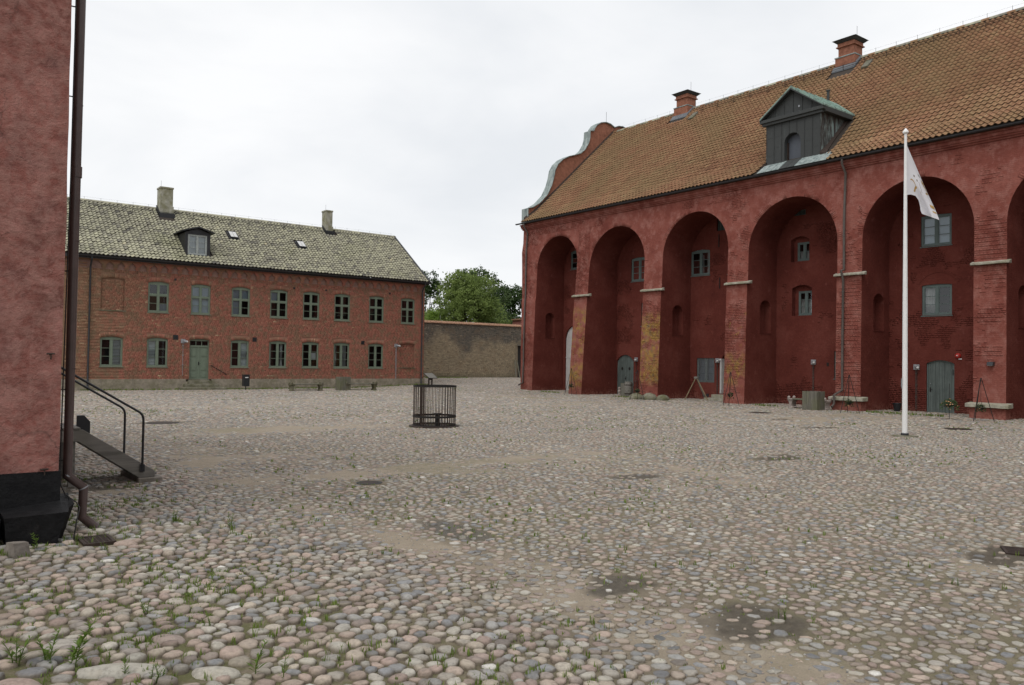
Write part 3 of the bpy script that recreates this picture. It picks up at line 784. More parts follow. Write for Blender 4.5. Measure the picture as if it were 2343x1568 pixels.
def stones(X, Y, R, k, lod, seed, sel=None):
    rr = np.random.default_rng(seed)
    n = len(X); K = R.shape[1]
    th = np.arange(k) * 2 * np.pi / k
    idx = th / (2 * np.pi) * K
    i0 = np.floor(idx).astype(int) % K; f = idx - np.floor(idx)
    r = R[:, i0] * (1 - f) + R[:, (i0 + 1) % K] * f
    # round the corners: blend with neighbours and cap the longest spokes
    r = .70 * r + .15 * np.roll(r, 1, 1) + .15 * np.roll(r, -1, 1)
    mean = r.mean(1, keepdims=True); r = np.minimum(r, mean * 1.42)
    shrink = rr.uniform(.84, .97, (n, 1)) * (1 - .10 * sst(3.8, 5.2, X) * (1 - sst(24, 34, Y)) * rr.uniform(.3, 1.3, n))[:, None]; r = r * shrink * rr.uniform(.89, 1.07, r.shape) - .004
    r = np.maximum(r, .012)
    sm = sandm(X, Y); wet = wetm(X, Y)
    mound = sst(4.7, 3.4, X) * sst(17, 11, Y)
    top = .0115 + .010 * mound + rr.normal(0, .0032, n) + .016 * rr.random(n) ** 3 * (.4 + mound)
    top = top * (1 - .4 * sst(.3, .7, sm)) - .0105 * sst(.5, 1.0, sm) - .03 * wet * (rr.random(n) < .7)
    ok = top > .0018
    tl = rr.normal(0, .045, (n, 2)) * (1 + .6 * mound[:, None])
    base = gz(X, Y) + .008 * np.clip(sm, 0, 1)
    ct, st = np.cos(th), np.sin(th)
    def ring(sc, hz, jitter=0):
        px = r * sc * ct; py = r * sc * st
        z = hz[:, None] + tl[:, :1] * px + tl[:, 1:] * py
        if jitter: z = z + rr.normal(0, jitter, z.shape)
        return np.stack([X[:, None] + px, Y[:, None] + py, base[:, None] + z], -1)
    if lod == 0: L = [ring(1.0, np.full(n, -.03)), ring(1.0, top * .30), ring(.91, top * .78, .0012), ring(.60, top * 1.0, .0010)]
    elif lod == 1: L = [ring(1.0, np.full(n, -.02)), ring(.93, top * .62), ring(.55, top * .98)]
    else: L = [ring(1.0, np.full(n, -.01)), ring(.72, top * .95)]
    lv = {0: (1, .9, .25, 0), 1: (.9, .3, 0), 2: (.6, 0)}[lod]; soil = np.concatenate([np.full(k, q) for q in lv] + [np.zeros(1)])
    ap = np.stack([X, Y, base + top * 1.02], -1)[:, None]
    V = np.concatenate(L + [ap], 1)
    nr = len(L); F4 = []; F3 = []
    for q in range(nr - 1):
        for j in range(k): F4.append((q * k + j, q * k + (j + 1) % k, (q + 1) * k + (j + 1) % k, (q + 1) * k + j))
    for j in range(k): F3.append(((nr - 1) * k + j, (nr - 1) * k + (j + 1) % k, nr * k))
    # stone colour drifts a little from band to band of the yard
    t = np.clip(rr.beta(1.15, 1.15, n) * .92 + .10 * (fbm(X * .6, Y * .6, 61) - .5) + .04, 0, 1)
    t = np.where(rr.random(n) < .011, 1.0, np.minimum(t, .95))
    lum = np.clip(rr.normal(.58, .30, n), 0, 1)
    return V[ok], np.array(F4), np.array(F3), t[ok], lum[ok], soil
def stuff_stones(V, F4, F3, t, lum, soil):
    n, k = V.shape[:2]
    o = np.arange(n)[:, None, None] * k
    return npmesh('cobblestone', V.reshape(-1, 3), [(o + F4[None]).reshape(-1, F4.shape[1]), (o + F3[None]).reshape(-1, 3)], M['stone'], yard,
                  {'tone': np.repeat(t, k), 'lum': np.repeat(lum, k), 'soil': np.tile(soil, n)}, smooth=True, kind='stuff')
X1, Y1, R1 = stone_sites(.101, 0, 27, 5)
w1 = X1 * CF[0] + Y1 * CF[1]
nearm = w1 < 9
V, F4, F3, t, lum, soil = stones(X1[nearm], Y1[nearm], R1[nearm], 9, 0, 51)
# the three hundred that show largest are stones of their own
cen = V[:, -1]; vis = in_view(cen, .995)
rad = np.linalg.norm(V[:, 9:18, :2] - cen[:, None, :2], axis=-1).mean(1)
score = np.where(vis, rad ** 2 / view_depth(cen) ** 3, 0)
order = np.argsort(-score); ind = order[:300]
rest = np.setdiff1d(np.arange(len(V)), ind)
stuff_stones(V[rest], F4, F3, t[rest], lum[rest], soil)
faces_u = [tuple(q) for q in F4.tolist()] + [tuple(q) for q in F3.tolist()]
for i in ind:
    me = bpy.data.meshes.new('cobblestone')
    c = V[i, -1].copy(); me.from_pydata((V[i] - c).tolist(), [], faces_u)
    me.polygons.foreach_set('use_smooth', [True] * len(me.polygons)); me.materials.append(M['stone'])
    at_ = me.attributes.new('soil', 'FLOAT', 'POINT'); at_.data.foreach_set('value', soil.astype(np.float32))
    o = bpy.data.objects.new('cobblestone', me); COL.objects.link(o); o.parent = yard; o.location = c
    o['tone'] = float(t[i]); o['lum'] = float(lum[i])
for q, (x, y, L, w, h, a) in enumerate(SLABS):
    m_ = MB().ball((0, 0, 0), 1, seg=14, rings=8); P = np.array(m_.v); k_ = 1 + .42 * (fbm(P[:, 0] * 1.6 + q * 3.1, P[:, 1] * 1.6 + P[:, 2], 144 + q, 3) - .5)
    P = P * k_[:, None]; P[:, 2] = np.sign(P[:, 2]) * np.abs(P[:, 2]) ** .7
    m_.v = [tuple(p) for p in (P * np.array([L, w, h]))]; o = m_.build('cobblestone', M['stone'], yard, smooth=True, local=True)
    o.location = (x, y, gzs(x, y) - .005); o.rotation_euler = (0, .03, a); o['tone'] = (.86, .62, .3, .9, .5, .7, .4, .8, .55, .2)[q]; o['lum'] = .75
midm = (w1 >= 9) & (w1 < 18)
stuff_stones(*stones(X1[midm], Y1[midm], R1[midm], 8, 1, 52))
farm = w1 >= 18
stuff_stones(*stones(X1[farm], Y1[farm], R1[farm], 7, 2, 53))
X2, Y2, R2 = stone_sites(.155, 27, 90, 6)
stuff_stones(*stones(X2, Y2, R2, 6, 2, 54))

rr_ = np.random.default_rng(77)
px_ = rr_.uniform(3.6, 10.5, 26000); py_ = rr_.uniform(2.5, 14, 26000); k_ = ((sandm(px_, py_) * .8 + .06) * (1 - .8 * wetm(px_, py_)) > rr_.random(26000)); px_, py_ = px_[k_], py_[k_]
K_ = 8; Rp = rr_.uniform(.004, .014, (len(px_), 1)) * rr_.uniform(.7, 1.3, (len(px_), K_)); Zp = gz(px_, py_) + .008 * np.clip(sandm(px_, py_), 0, 1)
th_ = np.arange(6) * 2 * np.pi / 6; Rp = Rp[:, :6]; hp = Rp.mean(1) * .7
ring0 = np.stack([px_[:, None] + Rp * np.cos(th_), py_[:, None] + Rp * np.sin(th_), np.repeat((Zp - .003)[:, None], 6, 1)], -1)
ring1 = np.stack([px_[:, None] + Rp * .7 * np.cos(th_), py_[:, None] + Rp * .7 * np.sin(th_), np.repeat((Zp + hp)[:, None], 6, 1)], -1)
Vp = np.concatenate([ring0, ring1], 1); op_ = np.arange(len(px_))[:, None, None] * 12
npmesh('pebble', Vp.reshape(-1, 3), [(op_ + np.array([(q, (q + 1) % 6, 6 + (q + 1) % 6, 6 + q) for q in range(6)])[None]).reshape(-1, 4), (op_[:, 0] + np.arange(6, 12)[None])], M['stone'], yard, {'tone': np.repeat(rr_.random(len(px_)) * .95, 12), 'lum': np.repeat(rr_.random(len(px_)), 12)}, smooth=True, kind='stuff')

# ---- small grass in the joints (nobody could count it)
def blades(P, n_each, h, wd, seed, lean=.5):
    rr = np.random.default_rng(seed); m = len(P) * n_each
    B = np.repeat(P, n_each, 0) + np.c_[rr.normal(0, .012, (m, 2)), np.zeros(m)]
    H = h * rr.uniform(.4, 1.2, m); a = rr.uniform(0, 2 * np.pi, m); l = rr.uniform(.05, lean, m) * H
    d = np.c_[np.cos(a), np.sin(a), np.zeros(m)]; sdir = np.c_[-np.sin(a), np.cos(a), np.zeros(m)]
    w = wd * rr.uniform(.6, 1.3, m)
    p0 = B - sdir * w[:, None] / 2; p1 = B + sdir * w[:, None] / 2
    mid = B + d * (l * .35)[:, None] + np.c_[np.zeros((m, 2)), H * .6]
    p2 = mid + sdir * w[:, None] * .42; p3 = mid - sdir * w[:, None] * .42
    p4 = B + d * l[:, None] + np.c_[np.zeros((m, 2)), H]
    V = np.stack([p0, p1, p2, p3, p4], 1).reshape(-1, 3)
    o = np.arange(m)[:, None] * 5
    return V, np.concatenate([o + [[0, 1, 2, 3]]]), o + [[3, 2, 4]], np.repeat(rr.random(m), 5)
def grass_at(n, box, seed, cond):
    rr = np.random.default_rng(seed)
    x = rr.uniform(box[0], box[1], n); y = rr.uniform(box[2], box[3], n)
    k = cond(x, y) > rr.random(n); x, y = x[k], y[k]
    return np.c_[x, y, gz(x, y) + .004]
def keepout(x, y): return ~((x < 1.5) & (y > 9.35)) & ~((x < 33) & (y > 53.8))
P1 = grass_at(9000, (-1, 12, 3, 16), 3, lambda x, y: keepout(x, y) * (.15 + .95 * sst(4.6, 2.6, x)) * sst(.50, .66, fbm(x * 1.6, y * 1.6, 8)) * (1 - .9 * sst(.3, .6, sandm(x, y))))
P1b = grass_at(30000, (-.5, 6.5, 3.2, 13), 13, lambda x, y: keepout(x, y) * (.10 + .9 * sst(4.4, 2.0, x)) * sst(.52, .64, fbm(x * 1.1 + 7, y * 1.1, 28)) * (1 - .95 * sst(.3, .6, sandm(x, y))))
V, a4, a3, tn = blades(P1b, 5, .026, .007, 15, .9)
g = npmesh('joint_moss', V, [a4, a3], M['grass'], None, {'tone': tn}, kind='stuff'); tag(g, 'low mossy green mat filling joints between the left cobbles', 'moss', kind='stuff')
V, a4, a3, tn = blades(P1, 7, .06, .008, 5)
g = npmesh('joint_grass', V, [a4, a3], M['grass'], None, {'tone': tn}, kind='stuff'); tag(g, 'thin green grass growing in the cobble joints', 'grass', kind='stuff')
P2 = grass_at(26000, (4, 36, 8, 53), 4, lambda x, y: keepout(x, y) * sst(.5, .72, fbm(x * .7, y * .7, 18)) * .6 * (1 - .9 * sst(.3, .6, sandm(x, y))))
V, a4, a3, tn = blades(P2, 3, .05, .022, 6)
g = npmesh('yard_grass', V, [a4, a3], M['grass'], None, {'tone': tn}, kind='stuff'); tag(g, 'sparse grass tufts scattered over the far cobbles', 'grass', kind='stuff')
wall_foot = []
rr_ = np.random.default_rng(9)
for n, fx, fy in ((900, lambda q: 35.55 - .35 * q ** 2, (12, 44)),):
    yv = rr_.uniform(fy[0], fy[1], n); xv = fx(rr_.random(n)); k = vn(yv * .6, yv * 0, 40) > .45; wall_foot.append(np.c_[xv[k], yv[k], gz(xv[k], yv[k])])
xv = rr_.uniform(9, 33, 700); yv = 53.65 - .9 * rr_.random(700) ** 2; wall_foot.append(np.c_[xv, yv, gz(xv, yv)])
xv = rr_.uniform(33, 44, 500); yv = 64.3 - 1.3 * rr_.random(500) ** 2; wall_foot.append(np.c_[xv, yv, gz(xv, yv)])
V, a4, a3, tn = blades(np.concatenate(wall_foot), 4, .11, .03, 7)
g = npmesh('wall_foot_grass', V, [a4, a3], M['grass'], None, {'tone': tn}, kind='stuff'); tag(g, 'grass fringe along the foot of the walls', 'grass', kind='stuff')

# ---- the taller weeds, one by one
def weed(x, y, h, label, nst=1, seed=0, kind='feather'):
    z = gzs(x, y); rr = random.Random(seed)
    t = thing('weed_plant', (x, y, z), label, 'weed', 'tall weeds between the cobbles')
    for q in range(nst):
        a = rr.uniform(0, 6.28); ln = rr.uniform(.1, .38) * h; hh = h * rr.uniform(.75, 1.05)
        bx, by = rr.uniform(-.03, .03) * (nst > 1), rr.uniform(-.03, .03) * (nst > 1)
        path = [(bx + math.cos(a) * ln * s * s, by + math.sin(a) * ln * s * s, hh * s) for s in (0, .3, .6, .85, 1)]
        mb = MB().tube(path, [.0035, .003, .0025, .002, .001], 5); mb.build('stem', M['grass'], t, local=True)
        lf = MB(); m = int(18 + 60 * h)
        for k in range(m):
            s = .12 + .88 * (k + rr.random()) / m; i = min(3, int(s * 4)); px = bx + math.cos(a) * ln * s * s; py = by + math.sin(a) * ln * s * s; pz = hh * s
            b = rr.uniform(0, 6.28); L = h * rr.uniform(.14, .27) * (1.15 - .6 * s); up = rr.uniform(.2, .9); w = L * rr.uniform(.11, .2)
            dx, dy = math.cos(b), math.sin(b)
            e = (px + dx * L, py + dy * L, pz + L * up); mi = (px + dx * L * .5, py + dy * L * .5, pz + L * up * .62)
            lf.pts([(px, py, pz), (mi[0] - dy * w, mi[1] + dx * w, mi[2]), e, (mi[0] + dy * w, mi[1] - dx * w, mi[2])], [(0, 1, 2, 3)])
        o = lf.build('leaf', M['leaf_y'], t, local=True, recalc=False); o['kind'] = 'stuff'
WEEDS = [(1.80, 4.82, .27, 'tallest feathery green weed among the stones at the lower edge', 1), (1.93, 4.70, .17, 'short feathery weed leaning right beside the tallest weed', 1),
         (.95, 5.50, .30, 'slender bright green weed at the lower left, two stems side by side', 2), (.66, 5.72, .20, 'bushy low weed cut by the left edge of the picture', 3),
         (1.16, 5.20, .14, 'small upright weed just right of the two-stemmed weed', 1), (2.73, 10.0, .17, 'leftmost clump of the weeds behind the drain grate', 3),
         (2.92, 9.75, .15, 'middle weed leaning right behind the drain grate', 2), (3.24, 9.51, .20, 'rightmost weed of the row behind the drain grate, leaning far over', 2),
         (3.24, 10.5, .15, 'thin weed at the foot of the wooden stair block', 1), (1.20, 9.05, .22, 'drooping weed in front of the black corner stone', 1),
         (1.74, 8.75, .10, 'small weed in front of the rusty drain grate', 2), (1.55, 6.4, .13, 'upright weed in the mossy stones on the left', 2),
         (2.05, 7.3, .12, 'little weed in pale stones below the drain grate', 1), (5.9, 3.95, .09, 'leafy green tuft at the edge of the dark wet patch', 4)]
WEEDS += [(.80, 5.62, .22, 'leafy weed between the two-stemmed weed and the left edge', 3), (1.30, 5.05, .10, 'low leafy weed at the end of the long pale slab', 4), (1.02, 6.6, .11, 'short weed in the moss above the long pale slab', 3), (1.85, 5.9, .08, 'tiny weed right of the mossy stones on the left', 3), (2.35, 8.9, .10, 'little weed by itself just right of the drain grate', 2), (3.6, 8.0, .08, 'low weed on the edge of the sandy strip', 4), (4.45, 6.0, .08, 'leafy tuft beside the sandy strip in the middle', 4), (2.1, 11.2, .12, 'weed at the foot of the crooked rain pipe', 2), (6.9, 4.3, .07, 'bright small weed among cobbles at the lower right', 3), (8.2, 3.6, .07, 'low tuft near the right-hand drain grate', 4)]
for i, (x, y, h, lb, ns) in enumerate(WEEDS): weed(x, y, h, lb, ns, i)

# ================================================================== WINDOWS AND OTHER WALL PARTS
def window(parent, W, op, frame_mat, rows, setback=.07, fw=.075, cols=2, transom=None, blinds=(), sill_mat=None, mull=.10, bar=.028, label=None, sillout=.05):
    """A casement window filling opening op; W(u,v,d) maps to the world, d outwards."""
    u0, u1, v0, v1 = op['u0'], op['u1'], op['v0'], op['v1']; rise = op.get('rise', 0)
    d1 = -setback; d0 = d1 - .07
    mb = MB()
    mb.ub(W, u0, u0 + fw, v0, v1, d0, d1); mb.ub(W, u1 - fw, u1, v0, v1, d0, d1)
    mb.ub(W, u0 + fw, u1 - fw, v0, v0 + fw, d0, d1)
    head = [(u0 + fw, v1 - fw), (u1 - fw, v1 - fw)] + [(u, vtop(op, u)) for u in np.linspace(u1 - fw, u0 + fw, 9)]
    mb.prism(head, W, d0, d1)
    for a, b in ((u0, u0 + fw), (u1 - fw, u1)):
        mb.prism([(a, v1), (b, v1), (b, vtop(op, b)), (a, vtop(op, a))], W, d0, d1) if rise > 0 else None
    iu0, iu1, iv0, iv1 = u0 + fw, u1 - fw, v0 + fw, v1 - fw
    uc = (iu0 + iu1) / 2
    mb.ub(W, uc - mull / 2, uc + mull / 2, iv0, iv1, d0 + .004, d1 + .006)
    zones = [(iv0, iv1, rows)]
    if transom:
        vt = iv0 + (iv1 - iv0) * transom
        mb.ub(W, iu0, uc - mull / 2, vt - .05, vt + .05, d0 + .004, d1 + .004); mb.ub(W, uc + mull / 2, iu1, vt - .05, vt + .05, d0 + .004, d1 + .004)
        zones = [(iv0, vt - .05, rows), (vt + .05, iv1, 1)]
    fr = None
    panes = []
    sw = .035
    for ca, cb in ((iu0, uc - mull / 2), (uc + mull / 2, iu1)):
        for va, vb, nr in zones:
            # sash members set a little further back
            a0, a1, b0, b1 = ca + sw, cb - sw, va + sw, vb - sw
            mb.ub(W, ca, a0, va, vb, d0 + .01, d1 - .012); mb.ub(W, a1, cb, va, vb, d0 + .01, d1 - .012)
            mb.ub(W, a0, a1, va, b0, d0 + .01, d1 - .012); mb.ub(W, a0, a1, b1, vb, d0 + .01, d1 - .012)
            for r in range(nr):
                p0 = b0 + (b1 - b0) * r / nr; p1 = b0 + (b1 - b0) * (r + 1) / nr
                if r: mb.ub(W, a0, a1, p0 - bar / 2, p0 + bar / 2, d0 + .016, d1 - .02)
                panes.append((a0, a1, p0 + (bar / 2 if r else 0), p1 - (bar / 2 if r < nr - 1 else 0)))
    fr = mb.build('window', frame_mat, parent)
    if label: fr['label'] = label
    for (a0, a1, b0, b1) in panes:
        MB().pts([W(a0 - .004, b0 - .004, d0 + .033), W(a1 + .004, b0 - .004, d0 + .033), W(a1 + .004, b1 + .004, d0 + .033), W(a0 - .004, b1 + .004, d0 + .033)], [(0, 1, 2, 3)]).build('pane', M['glass'], fr)
    if sill_mat:
        s = MB(); s.hexa([W(u0 - .04, v0 - .055, -.10), W(u1 + .04, v0 - .055, -.10), W(u1 + .04, v0 - .055, sillout), W(u0 - .04, v0 - .055, sillout),
                          W(u0 - .04, v0 + .01, -.10), W(u1 + .04, v0 + .01, -.10), W(u1 + .04, v0 - .02, sillout), W(u0 - .04, v0 - .02, sillout)])
        s.build('sill', sill_mat, fr)
    # dim room behind the panes
    r = MB(); dd = d0 - .55
    for q in ([(u0, v0, d0 - .002), (u0, v0, dd), (u0, v1 + rise, dd), (u0, v1 + rise, d0 - .002)], [(u1, v0, d0 - .002), (u1, v1 + rise, d0 - .002), (u1, v1 + rise, dd), (u1, v0, dd)],
              [(u0, v0, dd), (u1, v0, dd), (u1, v1 + rise, dd), (u0, v1 + rise, dd)], [(u0, v1 + rise, d0 - .002), (u0, v1 + rise, dd), (u1, v1 + rise, dd), (u1, v1 + rise, d0 - .002)],
              [(u0, v0, d0 - .002), (u1, v0, d0 - .002), (u1, v0, dd), (u0, v0, dd)]): r.pts([W(*p) for p in q], [(0, 1, 2, 3)])
    r.build('room_recess', M['room'], fr, recalc=False)
    for (kind, fa, fb, ga, gb) in blinds:
        a, b = iu0 + (iu1 - iu0) * fa, iu0 + (iu1 - iu0) * fb; c, d = iv0 + (iv1 - iv0) * ga, iv0 + (iv1 - iv0) * gb
        if kind == 'slat':
            n = max(4, int((d - c) / .085))
            for i in range(n):
                z0 = c + (d - c) * i / n
                s = MB().hexa([W(a, z0, d0 - .07), W(b, z0, d0 - .07), W(b, z0 + .008, d0 - .11), W(a, z0 + .008, d0 - .11), W(a, z0 + .06, d0 - .05), W(b, z0 + .06, d0 - .05), W(b, z0 + .068, d0 - .09), W(a, z0 + .068, d0 - .09)])
                s.build('blind_slat', M['blind'], fr)
        else:
            mt = {'sky_blind': M['sky_blind'], 'curtain': M['curtain'], 'white': M['blind']}[kind]
            s = MB(); nf = 10
            for i in range(nf):
                x0 = a + (b - a) * i / nf; x1 = a + (b - a) * (i + 1) / nf; o0 = .02 * (i % 2) * (kind == 'curtain'); o1 = .02 * ((i + 1) % 2) * (kind == 'curtain')
                s.pts([W(x0, c, d0 - .06 - o0), W(x1, c, d0 - .06 - o1), W(x1, d, d0 - .06 - o1), W(x0, d, d0 - .06 - o0)], [(0, 1, 2, 3)])
            s.build('blind_sky_sheet' if kind != 'curtain' else 'curtain', mt, fr, recalc=False)  # real white blinds, and the sheets coloured like reflected sky
    return fr

def pantiles(parent, O, eu, prof, width, length, mat, ulen, skip=None, seed=3, nind=300, amp=.026, lip=.032, wild=.004, tvar=.2):
    """Pantiles over a roof whose cross profile is prof [(run, z)...] seen from the eave; O eave start, eu along the eave, run axis given by O's frame."""
    rr = np.random.default_rng(seed)
    er = np.array(prof['run'], float); P = np.array(prof['pts'], float)
    sl = np.concatenate([[0], np.cumsum(np.hypot(np.diff(P[:, 0]), np.diff(P[:, 1])))])
    nrow = int(sl[-1] / length); ncol = int(ulen / width)
    i, j = np.meshgrid(np.arange(ncol), np.arange(nrow), indexing='ij'); i = i.ravel(); j = j.ravel()
    s = (j + .5) * length
    k = np.clip(np.searchsorted(sl, s) - 1, 0, len(P) - 2)
    tt = (s - sl[k]) / (sl[k + 1] - sl[k]); pos2 = P[k] + (P[k + 1] - P[k]) * tt[:, None]; dr = (P[k + 1] - P[k]) / (sl[k + 1] - sl[k])[:, None]
    eu = np.array(eu, float); ez = np.array([0, 0, 1.0])
    C = np.array(O)[None] + eu[None] * ((i + .5) * width)[:, None] + er[None] * pos2[:, :1] + ez[None] * pos2[:, 1:]
    es = er[None] * dr[:, :1] + ez[None] * dr[:, 1:]; en = -er[None] * dr[:, 1:] + ez[None] * dr[:, :1]
    # gentle sag and unevenness of an old roof
    C = C + en * (.09 * (fbm(i * .035, j * .05, seed + 9) - .5) * np.sin(np.pi * np.clip((j + .5) / nrow, 0, 1)) + rr.normal(0, wild, len(i)))[:, None]
    if skip is not None:
        kk = ~skip(C); C, es, en, i, j = C[kk], es[kk], en[kk], i[kk], j[kk]
    n = len(C)
    a = rr.normal(0, .02, n); eu_ = eu[None] * np.cos(a)[:, None] + es * np.sin(a)[:, None]; es_ = es * np.cos(a)[:, None] - eu[None] * np.sin(a)[:, None]
    lf = np.array([(-.50, .45), (-.34, -.55), (-.12, -.75), (.10, .05), (.28, .95), (.44, .85), (.53, .35)])
    L = []
    for x, h in lf: L.append((x * width, .56 * length, h * amp))            # upper edge
    for x, h in lf: L.append((x * width, -.53 * length, h * amp + lip))      # lower edge, lifted over the course below
    for x, h in lf: L.append((x * width, -.53 * length, h * amp + lip - .020))
    L = np.array(L); m = len(lf)
    F = [(q, q + 1, m + q + 1, m + q) for q in range(m - 1)] + [(m + q, m + q + 1, 2 * m + q + 1, 2 * m + q) for q in range(m - 1)]
    F = np.array(F)
    tone = np.clip(rr.normal(.5, tvar, n) + .3 * (fbm(i * .11, j * .11, seed) - .5), 0, 1)
    vis = in_view(C); dist = np.linalg.norm(C - CAM, axis=1); order = np.argsort(np.where(vis, dist, 1e6))
    ind = order[:nind]; ind = ind[vis[ind]]; rest = np.setdiff1d(np.arange(n), ind)
    V = C[rest][:, None] + eu_[rest][:, None] * L[None, :, :1] + es_[rest][:, None] * L[None, :, 1:2] + en[rest][:, None] * L[None, :, 2:]
    npmesh('roof_tile', V.reshape(-1, 3), (np.arange(len(rest))[:, None, None] * len(L) + F[None]).reshape(-1, 4), mat, parent, {'tone': np.repeat(tone[rest], len(L))}, smooth=False, kind='stuff')
    um = bpy.data.meshes.new('roof_tile'); um.from_pydata(L.tolist(), [], F.tolist()); um.materials.append(mat)
    org = origin(parent)
    for q in ind:
        o = bpy.data.objects.new('roof_tile', um); COL.objects.link(o); o.parent = parent
        p = C[q] - org
        o.matrix_basis = Matrix(((eu_[q][0], es_[q][0], en[q][0], p[0]), (eu_[q][1], es_[q][1], en[q][1], p[1]), (eu_[q][2], es_[q][2], en[q][2], p[2]), (0, 0, 0, 1)))
        o['tone'] = float(tone[q])
    return n

# ================================================================== RED BRICK HOUSE
HY = 53.9
house = thing('brick_house', (9.0, HY, 0), 'long two-storey red brick house with a lichen-grey tiled roof and green windows', 'house')
HW = lambda u, v, d=0.0: (u, HY - d, v)
hop = []
UPW = [(12.82, 14.06), (15.42, 16.65), (18.03, 19.26), (20.65, 21.89), (23.02, 24.25), (25.40, 26.63), (28.18, 29.40), (30.88, 32.07)]
GRW = [(10.17, 11.44), (12.82, 14.06), (18.03, 19.25), (20.65, 21.88), (23.02, 24.26), (25.40, 26.64), (28.17, 29.41)]
for a, b in UPW: hop.append(dict(u0=a, u1=b, v0=4.87, v1=6.70, rise=.10, arch=1, t='w'))
for a, b in GRW: hop.append(dict(u0=a, u1=b, v0=1.45, v1=3.17, rise=.09, arch=1, t='w'))
hop.append(dict(u0=15.40, u1=16.64, v0=.60, v1=3.18, rise=.08, arch=1, t='d'))
hop.append(dict(u0=10.15, u1=11.46, v0=4.87, v1=6.76, rise=.10, arch=1, t='b')); hop.append(dict(u0=30.85, u1=32.12, v0=1.50, v1=3.25, rise=.08, arch=1, t='b'))
mb = MB()
wall_quads(mb, lambda u, v: HW(u, v), 3.0, 32.95, .62, 8.1, hop, 3, 8)
for o in hop: reveals(mb, HW, o, -.10 if o['t'] == 'b' else -.22)
for o in hop:
    if o['t'] == 'b': wall_quads(mb, lambda u, v: HW(u, v, -.10), o['u0'] - .01, o['u1'] + .01, o['v0'] - .01, o['v1'] + .12, (), 5, 5)
mb.pts([(32.95, HY, .2), (32.95, 64.2, .2), (32.95, 64.2, 8.1), (32.95, 59.05, 12.0), (32.95, HY, 8.1)], [(0, 1, 2, 3, 4)])
mb.pts([(3, 64.2, .2), (32.95, 64.2, .2), (32.95, 64.2, 8.1), (3, 64.2, 8.1)], [(0, 1, 2, 3)])
mb.pts([(3.0, HY, .2), (3, 64.2, .2), (3, 64.2, 8.1), (3, 59.05, 12.0), (3, HY, 8.1)], [(0, 1, 2, 3, 4)])
hwall = mb.build('wall', M['hmortar'], house, recalc=False)
brick_field(hwall, lambda u, v: HW(u, v), 1, -1, 8.2, 32.95, .66, 7.36, hop, M['hbrick'], seed=4)
for o in hop:
    if o['t'] == 'b':
        brick_field(hwall, lambda u, v: HW(u, v, -.10), 1, -1, o['u0'], o['u1'], o['v0'], o['v1'], [], M['hbrick'], seed=5, nind=0)
# soldier courses over the openings, corner bricks, all proud of the joints
sb = []; tn = []
rq = np.random.default_rng(8)
for o in hop:
    n = int((o['u1'] - o['u0'] + .06) / .082); W_ = o['u1'] - o['u0'] + .06
    for i in range(n):
        a = o['u0'] - .03 + W_ * i / n + .006; b = o['u0'] - .03 + W_ * (i + 1) / n - .006; uc = (a + b) / 2; fan = (uc - (o['u0'] + o['u1']) / 2) * .10
        zb = vtop(o, min(max(uc, o['u0']), o['u1'])) + .005; p = .006 + rq.normal(0, .002)
        P = [(a, HY + .02, zb), (b, HY + .02, zb), (b, HY - p, zb), (a, HY - p, zb), (a + fan, HY + .02, zb + .25), (b + fan, HY + .02, zb + .25), (b + fan, HY - p, zb + .25), (a + fan, HY - p, zb + .25)]
        sb.append(P); tn += [float(np.clip(rq.normal(.5, .2), 0, 1))] * 8
F0 = np.array([(0, 3, 2, 1), (4, 5, 6, 7), (1, 2, 6, 5), (2, 3, 7, 6), (3, 0, 4, 7)])
npmesh('soldier_brick', np.array(sb).reshape(-1, 3), (np.arange(len(sb))[:, None, None] * 8 + F0[None]).reshape(-1, 4), M['hbrick'], hwall, {'tone': tn}, kind='stuff')
for o in hop:
    if o['t'] == 'b':
        MB().ub(HW, o['u0'] - .08, o['u1'] + .08, o['v0'] - .06, o['v0'], -.05, .05).build('blind_window_sill', M['step'], house, bevel=.01)
MB().box(8.2, 32.94, HY - .006, HY + .02, 7.36, 7.845).build('frieze_ground', simple('grey_frieze_mortar', (.25, .155, .128), .95, .2, 6, bump=.004, spec=.1), house)
# stepped corbel frieze
px = .632; n = 36
for i in range(n):
    c = 9.95 + px * (i + .5)
    m_ = MB()
    for k, (w, z0, z1, d) in enumerate(((.60, 7.765, 7.84, .12), (.45, 7.69, 7.762, .117), (.30, 7.615, 7.687, .114), (.17, 7.54, 7.612, .111))):
        m_.box(c - w / 2, c + w / 2, HY - d, HY + .02, z0, z1)
    m_.box(c - .15, c + .15, HY - .10, HY + .02, 7.485, 7.537); m_.box(c - .12, c + .12, HY - .07, HY + .02, 7.43, 7.482); m_.box(c - .09, c + .09, HY - .05, HY + .02, 7.375, 7.427)
    o_ = m_.build('corbel', M['hbrick'], house); o_['tone'] = random.uniform(.4, .8)
mb = MB().box(3, 32.99, HY - .125, HY + .05, 7.842, 7.93); mb.box(3, 33.0, HY - .15, HY + .05, 7.932, 8.02)
o_ = mb.build('cornice', M['hbrick'], house); o_['tone'] = .6
mb = MB().box(8.2, 9.35, HY - .05, HY + .05, 7.44, 7.52); mb.box(8.2, 9.35, HY - .07, HY + .05, 7.60, 7.68); mb.box(8.2, 9.35, HY - .03, HY + .05, 6.9, 6.98)
o_ = mb.build('cornice_band', M['hbrick'], house); o_['tone'] = .4
